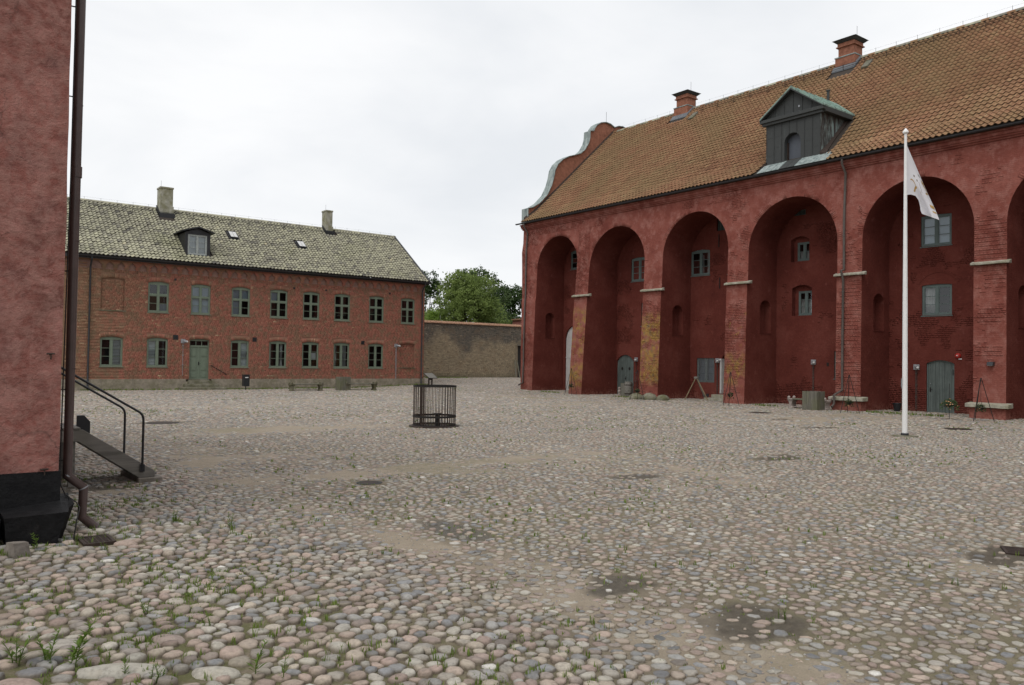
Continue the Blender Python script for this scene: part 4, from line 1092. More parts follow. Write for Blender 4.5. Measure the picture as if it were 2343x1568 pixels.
# plinth
mb = MB()
wall_quads(mb, lambda u, v: (u, HY - .07 - .015 * sfbm(u * 2, v * 3, 5), v), 3, 33.02, -.25, .66, [dict(u0=15.2, u1=16.8, v0=-.3, v1=.67)], .4, .3)
mb.pts([(3, HY - .07, .66), (33.02, HY - .07, .66), (33.02, HY + .02, .672), (3, HY + .02, .672)], [(0, 1, 2, 3)])
mb.pts([(33.02, HY - .07, -.2), (33.02, 64.2, -.2), (33.02, 64.2, .66), (33.02, HY - .07, .66)], [(0, 1, 2, 3)])
mb.build('plinth', M['plinth'], house, recalc=False)
# windows
UB = [[('sky_blind', .55, 1, 0, .28)], [('sky_blind', 0, 1, 0, 1)], [('sky_blind', 0, .47, 0, 1), ('sky_blind', .5, 1, .62, 1)], [('sky_blind', 0, .47, .62, 1)], [], [], [], []]  # pale sheets put the sky's reflection into these panes as colour
for k, (a, b) in enumerate(UPW):
    window(house, HW, hop[k], M['green_h'], 2, transom=.60, sill_mat=M['green_h'], blinds=UB[k])
GB = [[('slat', .52, 1, 0, 1)], [('slat', 0, .42, 0, 1)], [('slat', .52, 1, 0, 1)], [('curtain', .0, .12, 0, 1), ('curtain', .70, .86, 0, 1)], [('white', .55, .95, .3, .62)], [('curtain', .0, .2, 0, 1), ('curtain', .62, .9, 0, 1)], []]
for k, (a, b) in enumerate(GRW):
    window(house, HW, hop[8 + k], M['green_h'], 3, sill_mat=M['green_h'], blinds=GB[k], mull=.12)
# door with fanlight
dp = hop[15]
mb = MB(); fw = .06
mb.ub(HW, 15.40, 15.46, .62, 3.18, -.20, -.12); mb.ub(HW, 16.58, 16.64, .62, 3.18, -.20, -.12)
mb.prism([(15.46, 3.12), (16.58, 3.12)] + [(u, vtop(dp, u)) for u in np.linspace(16.58, 15.46, 7)], HW, -.20, -.12)
mb.ub(HW, 15.46, 16.58, 2.74, 2.84, -.20, -.10)
for u in (15.83, 16.19): mb.ub(HW, u - .015, u + .015, 2.84, 3.12, -.19, -.13)
door = mb.build('door', M['green_h'], house); door['label'] = 'sage green double door with a dark fanlight and stone steps'
for u0_, u1_ in ((15.46, 15.815), (15.845, 16.175), (16.205, 16.58)): MB().pts([HW(u0_, 2.842, -.166), HW(u1_, 2.842, -.166), HW(u1_, 3.118, -.166), HW(u0_, 3.118, -.166)], [(0, 1, 2, 3)]).build('pane', M['glass'], door)
MB().ub(HW, 15.46, 16.58, 2.84, 3.2, -.6, -.59).build('room_recess', M['room'], door)
for s, (a, b) in enumerate(((15.46, 16.015), (16.025, 16.58))):
    MB().ub(HW, a, b, .64, 2.74, -.19, -.15).build('door_leaf', M['green_h'], door, bevel=.004)
    for v0_, v1_ in ((.74, 1.06), (1.20, 1.98), (2.10, 2.62)):
        a2, b2 = (a + .06, b - .14) if s == 0 else (a + .14, b - .06)
        q = MB(); q.ub(HW, a2, b2, v0_, v1_, -.15, -.135); q.ub(HW, a2 + .05, b2 - .05, v0_ + .05, v1_ - .05, -.135, -.118); q.build('door_panel', M['green_h'], door, bevel=.006)
MB().ub(HW, 15.97, 16.07, .66, 2.72, -.15, -.125).build('cover_strip', M['green_h'], door, bevel=.008)
mb = MB(); mb.ub(HW, 15.985, 16.055, 1.55, 1.78, -.125, -.115); mb.tube([HW(16.02, 1.66, -.12), HW(16.02, 1.66, -.06), HW(16.12, 1.66, -.06)], .010, 6); mb.build('door_handle', M['iron2'], door)
MB().ub(HW, 15.36, 16.68, .57, .64, -.20, .02).build('threshold', M['ledge'], door)
# steps
for i, (x0, x1, y0, z0, z1) in enumerate(((14.72, 17.42, 52.55, -.1, .17), (15.02, 17.05, 52.95, .1, .37), (15.30, 16.72, 53.35, .3, .565))):
    MB().box(x0, x1, y0, HY - .02 - .002 * i, z0, z1).build('step', M['step'], house, bevel=.018)
# roof
RZ0, RY0, RYR, RZR = 8.12, 53.42, 59.06, 12.24
mb = MB()
mb.pts([(2.9, RY0, RZ0), (33.08, RY0, RZ0), (33.08, RYR, RZR), (2.9, RYR, RZR)], [(0, 1, 2, 3)])
mb.pts([(2.9, 64.7, RZ0), (33.08, 64.7, RZ0), (33.08, RYR, RZR), (2.9, RYR, RZR)], [(0, 1, 2, 3)])
hroof = mb.build('roof', M['under'], house, recalc=False)
slope = (RZR - RZ0) / (RYR - RY0)
def hskip(C):
    x, y = C[:, 0], C[:, 1]
    s = (x > 15.02) & (x < 16.82) & (y > 54.12) & (y < 56.6)
    s |= (x > 14.35) & (x < 15.45) & (y > 57.9); s |= (x > 26.55) & (x < 27.5) & (y > 58.15)
    s |= (x > 18.62) & (x < 19.32) & (y > 56.35) & (y < 57.25); s |= (x > 23.5) & (x < 24.25) & (y > 56.05) & (y < 57.0)
    return s
pantiles(hroof, (7.0, RY0, RZ0 + .03), (1, 0, 0), dict(run=(0, 1, 0), pts=[(0, 0), (RYR - RY0, RZR - RZ0)]), .245, .30, M['tile_h'], 26.0, hskip, seed=3, amp=.040, lip=.058, wild=.008, tvar=.15)
# ridge tiles
for i in range(72):
    x = 7.2 + i * .36; m_ = MB()
    pr = [(-.15, -.07), (-.11, .03), (0, .075), (.11, .03), (.15, -.07)]
    P = [(x, RYR + a, RZR + .05 + b) for a, b in pr] + [(x + .39, RYR + a * .93, RZR + .055 + b * .9) for a, b in pr]
    m_.pts(P, [(q, q + 1, q + 6, q + 5) for q in range(4)] + [(0, 1, 2, 3, 4)])
    o = m_.build('ridge_tile', M['tile_h'], hroof, recalc=False); o['tone'] = random.uniform(.2, .8)
# eaves board, gutter, downpipes, verge
mb = MB(); mb.box(2.9, 33.05, HY - .30, HY - .13, 7.99, 8.05); mb.box(2.9, 33.05, HY - .42, HY - .37, 7.90, 8.11)
mb.build('eaves_board', M['black'], house)
mb = MB(); pr = [(.095 * math.cos(a), .095 * math.sin(a)) for a in np.linspace(math.pi, 2 * math.pi, 8)]
for (p, q), (p2, q2) in zip(pr[:-1], pr[1:]): mb.pts([(8.6, RY0 - .06 + p, 8.07 + q), (33.12, RY0 - .06 + p, 8.07 + q), (33.12, RY0 - .06 + p2, 8.07 + q2), (8.6, RY0 - .06 + p2, 8.07 + q2)], [(0, 1, 2, 3)])
for xx in (8.6, 33.12): mb.pts([(xx, RY0 - .06 + p, 8.07 + q) for p, q in pr], [tuple(range(8))])
mb.build('gutter', M['gutter'], house, recalc=False)
for xx in (9.52, 32.66):
    mb = MB(); mb.tube([(xx, RY0 - .06, 8.0), (xx, RY0 - .06, 7.85), (xx, HY - .14, 7.45), (xx, HY - .14, .25), (xx, HY - .34, .08)], .055, 10)
    for z in (7.1, 5.0, 3.0, 1.0): mb.tube([(xx, HY - .14, z), (xx, HY - .14, z + .05)], .065, 10)
    mb.build('downpipe', M['gutter'], house, smooth='angle')
mb = MB(); mb.hexa([(32.98, RY0 - .02, RZ0 - .06), (33.1, RY0 - .02, RZ0 - .06), (33.1, RYR, RZR - .04), (32.98, RYR, RZR - .04), (32.98, RY0 - .02, RZ0 + .13), (33.1, RY0 - .02, RZ0 + .13), (33.1, RYR, RZR + .14), (32.98, RYR, RZR + .14)])
mb.build('verge_board', M['gutter'], house)
# chimneys
for (x0, x1, y0, y1, zt) in ((14.52, 15.34, 58.35, 59.25, 13.72), (26.74, 27.29, 58.55, 59.30, 13.66)):
    mb = MB(); mb.box(x0, x1, y0, y1, 12.40, zt - .12); mb.box(x0 - .05, x1 + .05, y0 - .05, y1 + .05, 11.4, 12.402)
    ch = mb.build('chimney', M['hchim'], house, bevel=.012)
    MB().box(x0 - .035, x1 + .035, y0 - .035, y1 + .035, zt - .12, zt).build('cap', M['hchim'], ch, bevel=.012)
    fz = RZ0 + (y0 - RY0) * slope
    mb = MB(); mb.box(x0 - .10, x1 + .10, y0 - .22, y0 - .05, fz - .3, fz + .16); mb.hexa([(x0 - .12, y0 - .1, fz - .1), (x0 - .05, y0 - .1, fz - .1), (x0 - .05, 59.0, 12.0), (x0 - .12, 59.0, 12.0), (x0 - .12, y0 - .1, fz + .22), (x0 - .05, y0 - .1, fz + .22), (x0 - .05, 59.0, 12.5), (x0 - .12, 59.0, 12.5)])
    mb.build('flashing', M['black'], ch)
    MB().tube([(x0 + .1, y0 + .3, zt), (x0 + .1, y0 + .3, zt + .45)], .008, 5).build('lightning_rod', M['iron2'], ch)
# snow rail
mb = MB(); ry = 58.3; rz = RZ0 + (ry - RY0) * slope
mb.tube([(8.5, ry - .12, rz + .24), (32.7, ry - .12, rz + .24)], .016, 6)
for i in range(19):
    x = 8.8 + i * 1.31; mb.tube([(x, ry + .1, rz + .08), (x, ry - .12, rz + .05), (x, ry - .12, rz + .26)], .018, 5)
mb.build('snow_rail', M['black'], house)
mb = MB(); mb.tube([(8, RYR, RZR + .26), (32.9, RYR, RZR + .26)], .003, 4)
for i in range(26): mb.tube([(8 + i * .99, RYR, RZR + .05), (8 + i * .99, RYR, RZR + .28)], .007, 4)
mb.build('lightning_wire', M['iron2'], house)
# rooflights
for x, y in ((18.97, 56.80), (23.88, 56.52)):
    cz = RZ0 + (y - RY0) * slope; c = Vector((x, y, cz)); es = Vector((0, 1, slope)).normalized(); en = Vector((0, -slope, 1)).normalized()
    WR = lambda u, v, d=0.0, c=c, es=es, en=en: tuple(c + Vector((1, 0, 0)) * u + es * v + en * d)
    mb = MB(); mb.ub(WR, -.36, .36, -.55, .5, .03, .06); mb.ub(WR, -.27, .27, -.43, .40, .06, .15)
    rl = mb.build('rooflight', M['black'], house)
    for a, b in ((-.235, -.012), (.012, .235)): MB().ub(WR, a, b, -.36, .36, .15, .158).build('pane', M['lampglass'], rl)
# dormer
DY = 54.2
mb = MB(); DW = lambda u, v, d=0.0: (u, DY - d, v)
dop = dict(u0=15.22, u1=16.44, v0=8.73, v1=10.04)
wall_quads(mb, lambda u, v: DW(u, v), 15.05, 16.64, 8.60, 10.16, [dop], 5, 5)
reveals(mb, DW, dop, -.1)
for x in (15.05, 16.64): mb.pts([(x, DY, 8.6), (x, DY, 10.16), (x, 56.35, 10.16)], [(0, 1, 2)])
mb.box(15.0, 16.69, DY - .05, DY + .02, 8.58, 8.70)
dm = mb.build('dormer', M['black'], house, recalc=False)
mb = MB()
for s in (-1, 1):
    xa, xb = 15.84, 15.84 + s * 1.02
    mb.hexa([(xa, DY - .28, 10.47), (xb, DY - .28, 10.18), (xb, 56.5, 10.18), (xa, 56.9, 10.47), (xa, DY - .28, 10.56), (xb, DY - .28, 10.26), (xb, 56.5, 10.26), (xa, 56.9, 10.56)])
mb.pts([(15.05, DY - .02, 10.16), (16.64, DY - .02, 10.16), (15.84, DY - .02, 10.46)], [(0, 1, 2)])
mb.build('dormer_roof', M['black'], dm, recalc=False)
window(dm, DW, dop, simple('pale_grey_paint', (.34, .37, .36), .5, .1, 5), 3, setback=.03, mull=.09, blinds=[('white', 0, 1, 0, 1)])
# vents in the wall
for (x, z, s) in ((14.42, 7.0, .13), (22.35, 6.97, .13), (24.73, 6.98, .13), (29.88, 7.08, .13), (14.52, 3.32, .30), (19.62, 3.32, .28), (27.7, 3.32, .26)):
    mb = MB().ub(HW, x - s / 2, x + s / 2, z - s / 2, z + s / 2, -.02, .022); v = mb.build('wall_vent', M['black'], house)
    for i in range(3): MB().ub(HW, x - s / 2 + .02, x + s / 2 - .02, z - s / 2 + s * (i + .6) / 4, z - s / 2 + s * (i + .9) / 4, .022, .034).build('louver', M['black'], v)
mb = MB().tube([HW(16.76, 1.54, .02), HW(16.76, 1.54, .12), HW(17.72, .98, .12), HW(17.72, .98, .02)], .026, 8)
mb.build('handrail', M['iron2'], house)

# ---- wall lamps (used on house and castle)
def wall_lamp(W, u, v, label, length, facing=1, two=True):
    base = W(u, v, 0)
    t = thing('wall_lamp', base, label, 'lamp', 'galvanised lamps fixed to the walls')
    MB().ub(W, u - .14, u + .14, v - .13, v + .13, .004, .06).build('back_box', M['galv'], t, bevel=.012)
    mb = MB(); mb.tube([W(u, v, .06), W(u, v, .15), W(u - facing * .05, v - .02, .22)], .028, 8); mb.tube([W(u - facing * .02, v, .20), W(u - facing * .16, v - .03, .27)], [.05, .085], 12)
    mb.build('lamp_head', M['galv'], t)
    c = W(u - facing * .18, v - .032, .28); MB().ball(c, .07, seg=10).build('lamp_glass', M['lampglass'], t, smooth=True)
    mb = MB()
    for o in ((-.02, .035) if two else (0,)): mb.tube([W(u + o, v - .13, .03), W(u + o, v - length, .03)], .013, 6)
    for k in range(3): mb.ub(W, u - .05, u + .06, v - .3 - k * length * .28, v - .27 - k * length * .28, .004, .05)
    mb.build('conduit', M['galv'] if W is HW else M['pipe_g'], t)
wall_lamp(HW, 14.98, 3.09, 'galvanised lamp on the brick wall left of the green house door', 2.2, -1, False)
wall_lamp(HW, 30.48, 3.16, 'galvanised lamp on the brick house beside the lower blind window', 2.9, -1)

# ================================================================== CASTLE WING WITH THE GREAT ARCHES
castle = thing('castle_wing', (36.2, 20, 0), 'massive red limewashed castle wing with tall deep arches and a steep orange tiled roof', 'castle')
XB = 38.7
PB = [(-3, 36.1), (2.5, 36.1), (8.2, 36.1), (14.45, 36.12), (20.65, 36.12), (27.05, 35.88), (33.1, 35.85), (39.3, 35.55), (44.6, 35.9), (47, 35.9)]
def xf_base(y): return float(np.interp(y, [p[0] for p in PB], [p[1] for p in PB]))
def yend(z): return float(np.interp(z, [-.5, 3.4, 5.6, 7.2, 8.8, 9.9, 10.7, 12], [45.40, 45.56, 45.65, 45.73, 45.84, 45.93, 45.88, 45.87]))
def CP(y, z, d=0.0):
    b = xf_base(y)
    t = min(max((9.4 - z) / 9.4, 0), 1)
    x = 36.2 + (b - 36.2) * t + .10 * ssst(9.2, 11.2, z)
    if z < 6.44: x -= .05
    x += .045 * (sfbm(y * .9 + 3, z * .9, 71, 3) - .5) + .018 * (sfbm(y * 4, z * 4, 72, 2) - .5)
    yy = y
    if y > 44.6: yy = 44.6 + (y - 44.6) * (yend(z) + .04 * (svn(z * 1.3, 1.0, 5) - .5) - 44.6) / (46.0 - 44.6)
    return (x - d, yy, z)
ARCH = [(39.92, 44.10, 8.66), (33.84, 38.69, 8.28), (27.70, 32.40, 8.42), (21.30, 26.38, 8.13), (15.09, 20.04, 8.12), (8.85, 13.82, 8.15), (2.9, 7.6, 8.2)]
aop = [dict(u0=a, u1=b, v0=-.4, v1=s, rise=(b - a) / 2, arch=1) for a, b, s in ARCH]
mb = MB()
wall_quads(mb, lambda u, v: CP(u, v), -3.0, 46.0, -.3, 11.62, aop, .45, .33, 24)
# the north and south ends and the back
for za, zb in zip(np.linspace(-.3, 11.6, 13)[:-1], np.linspace(-.3, 11.6, 13)[1:]):
    mb.pts([CP(46.0, za), CP(46.0, zb), (54, yend(zb), zb), (54, yend(za), za)], [(0, 1, 2, 3)])
mb.pts([CP(-3, -.3), (54, -3, -.3), (54, -3, 11.6), CP(-3, 11.6)], [(0, 1, 2, 3)])
mb.pts([(54, -3, -.3), (54, 46.1, -.3), (54, 46.1, 11.6), (54, -3, 11.6)], [(0, 1, 2, 3)])
cwall = mb.build('arcade_wall', M['castle'], castle, recalc=False)
# reveals of the arches: two jambs and the vault
NICHE = [(37.0, 37.83), None, (37.05, 38.0), (37.2, 38.18), (37.2, 38.2), (37.3, 38.25), None]
def jamb_pt(ya, x, z):
    f = CP(ya, z)[0]
    if x <= 36.6: t = (x - 35.6) / 1.0; xx = f + (36.6 - f) * t
    else: xx = x
    return (xx, ya + .02 * (sfbm(x * 1.3, z * 1.3, 73) - .5) * (1 if x > 36 else 0), z)
for q, ((a, b, s), nk) in enumerate(zip(ARCH, NICHE)):
    mb = MB()
    nop = [dict(u0=nk[0], u1=nk[1], v0=3.82, v1=5.25, rise=.36)] if nk else []
    wall_quads(mb, lambda u, v: jamb_pt(b, u, v), 35.6, XB, -.3, s, nop, .5, .33)
    wall_quads(mb, lambda u, v: jamb_pt(a, u, v), 35.6, XB, -.3, s, (), .5, .33)
    op = aop[q]; L = op_loop(op, 24, False)[1:-1]
    xs_ = np.linspace(0, 1, 6)
    for (u1_, v1_), (u2_, v2_) in zip(L[:-1], L[1:]):
        p1, p2 = CP(u1_, v1_), CP(u2_, v2_)
        for ta, tb in zip(xs_[:-1], xs_[1:]):
            mb.pts([(p1[0] + (XB - p1[0]) * ta, u1_, v1_), (p2[0] + (XB - p2[0]) * ta, u2_, v2_), (p2[0] + (XB - p2[0]) * tb, u2_, v2_), (p1[0] + (XB - p1[0]) * tb, u1_, v1_)], [(0, 1, 2, 3)])
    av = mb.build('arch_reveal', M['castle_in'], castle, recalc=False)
    if nk:
        o = nop[0]; n_ = MB(); NW = lambda u, v, d=0.0: (u, b - d, v)
        reveals(n_, NW, o, -.42, 8); wall_quads(n_, lambda u, v: NW(u, v, -.42), o['u0'] - .01, o['u1'] + .01, o['v0'] - .01, o['v1'] + .4, (), 2, 2)
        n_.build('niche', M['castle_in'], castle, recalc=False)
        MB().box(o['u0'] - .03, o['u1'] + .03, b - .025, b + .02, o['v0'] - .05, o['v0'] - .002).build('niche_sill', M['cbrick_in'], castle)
# back walls of the arches
CW = lambda u, v, d=0.0: (XB - d, u, v)
cop = [dict(u0=42.0, u1=43.40, v0=8.74, v1=9.98, rise=.10, t='w3'), dict(u0=42.0, u1=43.88, v0=-.2, v1=3.75, rise=.94, t='white'),
       dict(u0=35.97, u1=37.41, v0=7.46, v1=8.92, rise=.08, t='w3'), dict(u0=35.25, u1=36.47, v0=4.52, v1=5.98, rise=.05, t='w3'), dict(u0=37.11, u1=38.66, v0=-.05, v1=2.22, rise=.42, t='chev'),
       dict(u0=30.97, u1=32.40, v0=7.44, v1=8.90, rise=.08, t='w3'), dict(u0=28.25, u1=29.66, v0=7.38, v1=8.90, rise=.06, t='w3'), dict(u0=29.45, u1=30.48, v0=9.97, v1=10.66, rise=0, t='louv'),
       dict(u0=30.57, u1=31.89, v0=1.01, v1=2.45, rise=0, t='mesh'), dict(u0=28.62, u1=30.06, v0=.38, v1=2.35, rise=.55, t='wdoor'),
       dict(u0=24.39, u1=25.50, v0=7.68, v1=8.84, rise=.19, t='n1'), dict(u0=24.23, u1=25.42, v0=4.76, v1=6.22, rise=.19, t='n2'), dict(u0=24.62, u1=25.42, v0=10.17, v1=10.46, rise=0, t='louv'),
       dict(u0=21.75, u1=22.93, v0=1.45, v1=2.86, rise=0, t='w3'),
       dict(u0=17.12, u1=18.52, v0=7.79, v1=9.22, rise=.03, t='w3'), dict(u0=17.10, u1=18.47, v0=4.53, v1=5.94, rise=.04, t='w3'), dict(u0=16.99, u1=18.25, v0=-.1, v1=2.27, rise=.16, t='door'),
       dict(u0=10.7, u1=12.1, v0=7.8, v1=9.2, rise=.03, t='w3'), dict(u0=10.7, u1=12.1, v0=4.53, v1=5.94, rise=.04, t='w3')]
mb = MB()
def BWP(u, v): return (XB + .012 * (sfbm(u * .8, v * .8, 81, 3) - .5), u, v)
for q, (a, b, s) in enumerate(ARCH):
    ops = [o for o in cop if o['u0'] > a - .9 and o['u1'] < b + .9]
    wall_quads(mb, BWP, a - .25, b + .25, -.3, s + (b - a) / 2 + .1, ops, .6, .5)
for o in cop:
    dp_ = {'w3': -.20, 'white': -.10, 'chev': -.14, 'louv': -.12, 'mesh': -.14, 'wdoor': -.25, 'n1': -.28, 'n2': -.28, 'door': -.13}[o['t']]
    reveals(mb, lambda u, v, d=0.0: (XB - .0065 - d, u, v), o, dp_)
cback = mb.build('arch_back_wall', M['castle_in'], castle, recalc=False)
# bricks standing proud where the limewash has worn thin
def ckeep(thr, sc, seed, pr=.010):
    def f(u, v):
        n = fbm(u * .55, v * .55, seed, 4) * .6 + fbm(u * 1.9, v * 1.9, seed + 3, 3) * .4
        low = .10 * sst(2.2, .6, v)
        k = (n + low) > thr
        return k, np.clip((n + low - thr) * .10, 0, pr) + .003
    return f
brick_field(cwall, lambda u, v: CP(u, v), 0, -1, 8.0, 45.9, .04, 11.45, aop, M['cbrick'], depth=.06, keep=ckeep(.55, 1, 31, .006), seed=12, jit=.003, soldier=True)
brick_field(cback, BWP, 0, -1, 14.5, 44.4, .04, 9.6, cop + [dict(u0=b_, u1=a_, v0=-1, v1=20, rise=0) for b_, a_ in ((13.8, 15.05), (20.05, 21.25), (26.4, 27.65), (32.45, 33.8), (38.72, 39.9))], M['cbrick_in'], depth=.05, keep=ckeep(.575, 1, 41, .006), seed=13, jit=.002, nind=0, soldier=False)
# ring of bricks round the arches, standing a little proud
sb, tn = [], []
rq = np.random.default_rng(18)
for (a, b, s) in ARCH[:6]:
    c, r = (a + b) / 2, (b - a) / 2; n = int(math.pi * r / .085)
    for i in range(n):
        t0, t1 = math.pi * (i + .08) / n, math.pi * (i + .92) / n; tm = (t0 + t1) / 2
        w = sfbm((c + r * math.cos(tm)) * 1.1, (s + r * math.sin(tm)) * 1.1, 55)
        if w < .52: continue
        p = .005 + rq.normal(0, .003); ro = r + .25
        X = CP(c + r * math.cos(tm), s + r * math.sin(tm))[0]
        q = [(c + k * math.cos(t), s + k * math.sin(t)) for k, t in ((r + .005, t0), (r + .005, t1), (ro, t1), (ro, t0))]
        sb.append([(X + .04, y_, z_) for y_, z_ in q] + [(X - p, y_, z_) for y_, z_ in q]); tn += [float(np.clip(rq.normal(.5, .22), 0, 1))] * 8
npmesh('arch_brick', np.array(sb).reshape(-1, 3), (np.arange(len(sb))[:, None, None] * 8 + np.array([(4, 5, 6, 7), (0, 1, 5, 4), (1, 2, 6, 5), (2, 3, 7, 6), (3, 0, 4, 7)])[None]).reshape(-1, 4), M['cbrick'], cwall, {'tone': tn}, kind='stuff')
# windows and doors of the back walls
for o in cop:
    if o['t'] == 'w3':
        lit = {18.52: [('sky_blind', 0, 1, .0, 1)], 18.47: [('curtain', 0, .48, 0, 1)], 32.40: [('curtain', .82, 1, 0, 1), ('curtain', .55, .62, 0, .9)], 43.40: [('curtain', .3, .6, 0, .4)], 37.41: [('white', .62, 1, .6, 1)]}.get(o['u1'], [])
        # seen from the yard the wall runs right to left in y
        lit = [(k, 1 - fb, 1 - fa, ga, gb) for k, fa, fb, ga, gb in lit]
        window(castle, CW, o, M['green_c'], 3, setback=.05, fw=.085, mull=.12, sill_mat=M['green_c'], blinds=lit, sillout=.03)
    elif o['t'] in ('n1', 'n2'):
        n_ = MB(); IW = lambda u, v, d=0.0: (XB + .29 - d, u, v)
        io = dict(u0=24.44, u1=25.28, v0=7.74, v1=8.74, rise=.0) if o['t'] == 'n1' else dict(u0=24.28, u1=25.20, v0=4.80, v1=6.10, rise=0)
        wall_quads(n_, lambda u, v: IW(u, v), o['u0'] - .02, o['u1'] + .02, o['v0'] - .02, o['v1'] + .25, [io], 3, 3); reveals(n_, IW, io, -.1)
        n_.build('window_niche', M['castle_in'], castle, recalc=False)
        window(castle, IW, io, M['green_c'], 3 if o['t'] == 'n2' else 2, setback=.01, fw=.08, mull=.11, sill_mat=M['green_c'], blinds=[('curtain', 0, 1, 0, .7 if o['t'] == 'n2' else .5)])
    elif o['t'] == 'louv':
        fr = MB(); fr.ub(CW, o['u0'], o['u1'], o['v0'], o['v1'], -.14, -.10); v_ = fr.build('louvred_vent', M['green_c'], castle)
        for i in range(10):
            uu = o['u0'] + .04 + (o['u1'] - o['u0'] - .08) * i / 9; MB().ub(CW, uu - .012, uu + .012, o['v0'] + .03, o['v1'] - .03, -.098, -.06).build('bar', M['iron2'], v_)
    elif o['t'] == 'mesh':
        w_ = window(castle, CW, o, M['green_c'], 3, setback=.06, fw=.08, mull=.12, blinds=[('sky_blind', 0, 1, 0, 1)])
        g_ = MB()
        for i in range(26): z_ = o['v0'] + .07 + (o['v1'] - o['v0'] - .14) * i / 25; g_.ub(CW, o['u0'] + .06, o['u1'] - .06, z_ - .004, z_ + .004, -.05, -.044)
        for i in range(20): u_ = o['u0'] + .07 + (o['u1'] - o['u0'] - .14) * i / 19; g_.ub(CW, u_ - .004, u_ + .004, o['v0'] + .06, o['v1'] - .06, -.043, -.037)
        g_.build('wire_mesh', M['galv'], w_)
    elif o['t'] == 'white':
        pl = [(o['u0'], -.2), (o['u1'], -.2)] + [(u, vtop(o, u)) for u in np.linspace(o['u1'], o['u0'], 13)]
        w_ = MB().prism(pl, CW, -.16, -.10).build('white_gate', M['whitewash'], castle); w_['label'] = 'tall arched whitewashed gate half hidden behind a pier'
        MB().ub(CW, o['u0'], o['u1'], 2.4, 2.47, -.10, -.07).build('rail', M['whitewash'], w_)
    elif o['t'] == 'wdoor':
        pl = [(o['u0'], .38), (o['u1'], .38)] + [(u, vtop(o, u)) for u in np.linspace(o['u1'], o['u0'], 11)]
        w_ = MB().prism(pl, CW, -.26, -.22).build('white_door', M['whitewash'], castle)
        MB().ub(CW, o['u1'] - .02, o['u1'] + .10, .38, 2.3, -.2, .03).build('door_surround', M['whitewash'], w_, bevel=.01)
        MB().ub(CW, o['u1'] - .04, o['u1'] + .14, 2.3, 2.42, -.2, .07).build('capital', M['whitewash'], w_, bevel=.01)
        for i, (x0, y0, z0, z1) in enumerate(((37.65, 30.5, -.1, .14), (38.05, 30.28, .1, .33))): MB().box(x0, XB - .01 + .002 * i, 28.3 + .2 * i, y0, z0, z1).build('step', M['ledge'], w_, bevel=.012)
    elif o['t'] == 'door':
        conv = [(o['u0'] + .05, 0), (o['u1'] - .05, 0)] + [(u, vtop(o, u) - .04) for u in np.linspace(o['u1'] - .05, o['u0'] + .05, 9)]
        fr = MB(); fr.ub(CW, o['u0'], o['u0'] + .05, -.05, o['v1'], -.14, -.06); fr.ub(CW, o['u1'] - .05, o['u1'], -.05, o['v1'], -.14, -.06)
        fr.prism([(o['u0'], o['v1'] + .0), (o['u0'] + .05, o['v1'] - .04)] + [(u, vtop(o, u) - .045) for u in np.linspace(o['u0'] + .06, o['u1'] - .06, 8)] + [(o['u1'] - .05, o['v1'] - .04), (o['u1'], o['v1'])] + [(u, vtop(o, u)) for u in np.linspace(o['u1'], o['u0'], 9)[1:-1]], CW, -.14, -.06)
        dr = fr.build('door', M['green_c'], castle); dr['label'] = 'grey-green plank door with a low arched head'
        nb = 11; w0, w1 = o['u0'] + .05, o['u1'] - .05
        for i in range(nb):
            a_, b_ = w0 + (w1 - w0) * i / nb + .003, w0 + (w1 - w0) * (i + 1) / nb - .003
            pl = clip_poly([(a_, .0), (b_, .0), (b_, 3), (a_, 3)], conv)
            if pl: MB().prism(pl, CW, -.12, -.085 - .004 * (i % 2)).build('board', M['board_c'], dr)
        h_ = MB(); h_.tube([CW(w1 - .1, 1.05, -.08), CW(w1 - .1, 1.05, -.03), CW(w1 - .22, 1.05, -.03)], .012, 6); h_.ub(CW, w1 - .13, w1 - .07, .95, 1.15, -.085, -.07); h_.build('door_handle', M['iron2'], dr)
        MB().ball(CW(w1 - .1, 1.33, -.075), .025, seg=8).build('lock', M['galv'], dr)
        MB().ub(CW, w0 + .02, w0 + .05, 1.75, 2.0, -.08, -.06).build('hinge', M['iron2'], dr)
    elif o['t'] == 'chev':
        conv = [(o['u0'], -.05), (o['u1'], -.05)] + [(u, vtop(o, u) - .01) for u in np.linspace(o['u1'], o['u0'], 13)]
        dr = MB().prism(conv, CW, -.14, -.10).build('door', M['board_c'], castle); dr['label'] = 'round-arched grey-green door with chevron boards and two portholes'
        uc = (o['u0'] + o['u1']) / 2; wv = .15; hw = uc - o['u0']
        for sgn in (-1, 1):
            for i in range(26):
                z0_ = -1.2 + i * wv; z1_ = z0_ + wv - .012
                ue = uc + sgn * (hw + .0); um_ = uc + sgn * .004
                pl = [(um_, z0_), (ue, z0_ - hw * .95), (ue, z1_ - hw * .95), (um_, z1_)]
                pl = clip_poly(pl, conv)
                pl = clip_poly(pl, [(o['u0'], .32), (o['u1'], .32), (o['u1'], 4), (o['u0'], 4)]) if pl else []
                if pl and len(pl) > 2: MB().prism(pl, CW, -.10, -.085 - .003 * (i % 2)).build('board', M['board_c'], dr)
        MB().ub(CW, o['u0'] + .01, o['u1'] - .01, -.05, .315, -.10, -.075).build('kick_board', M['board_c'], dr)
        for uu in (uc - .33, uc + .33):
            m_ = MB(); m_.prism([(uu + .085 * math.cos(t), 1.72 + .11 * math.sin(t)) for t in np.linspace(0, 2 * math.pi, 15)[:-1]], CW, -.10, -.078); m_.build('porthole', M['iron2'], dr)
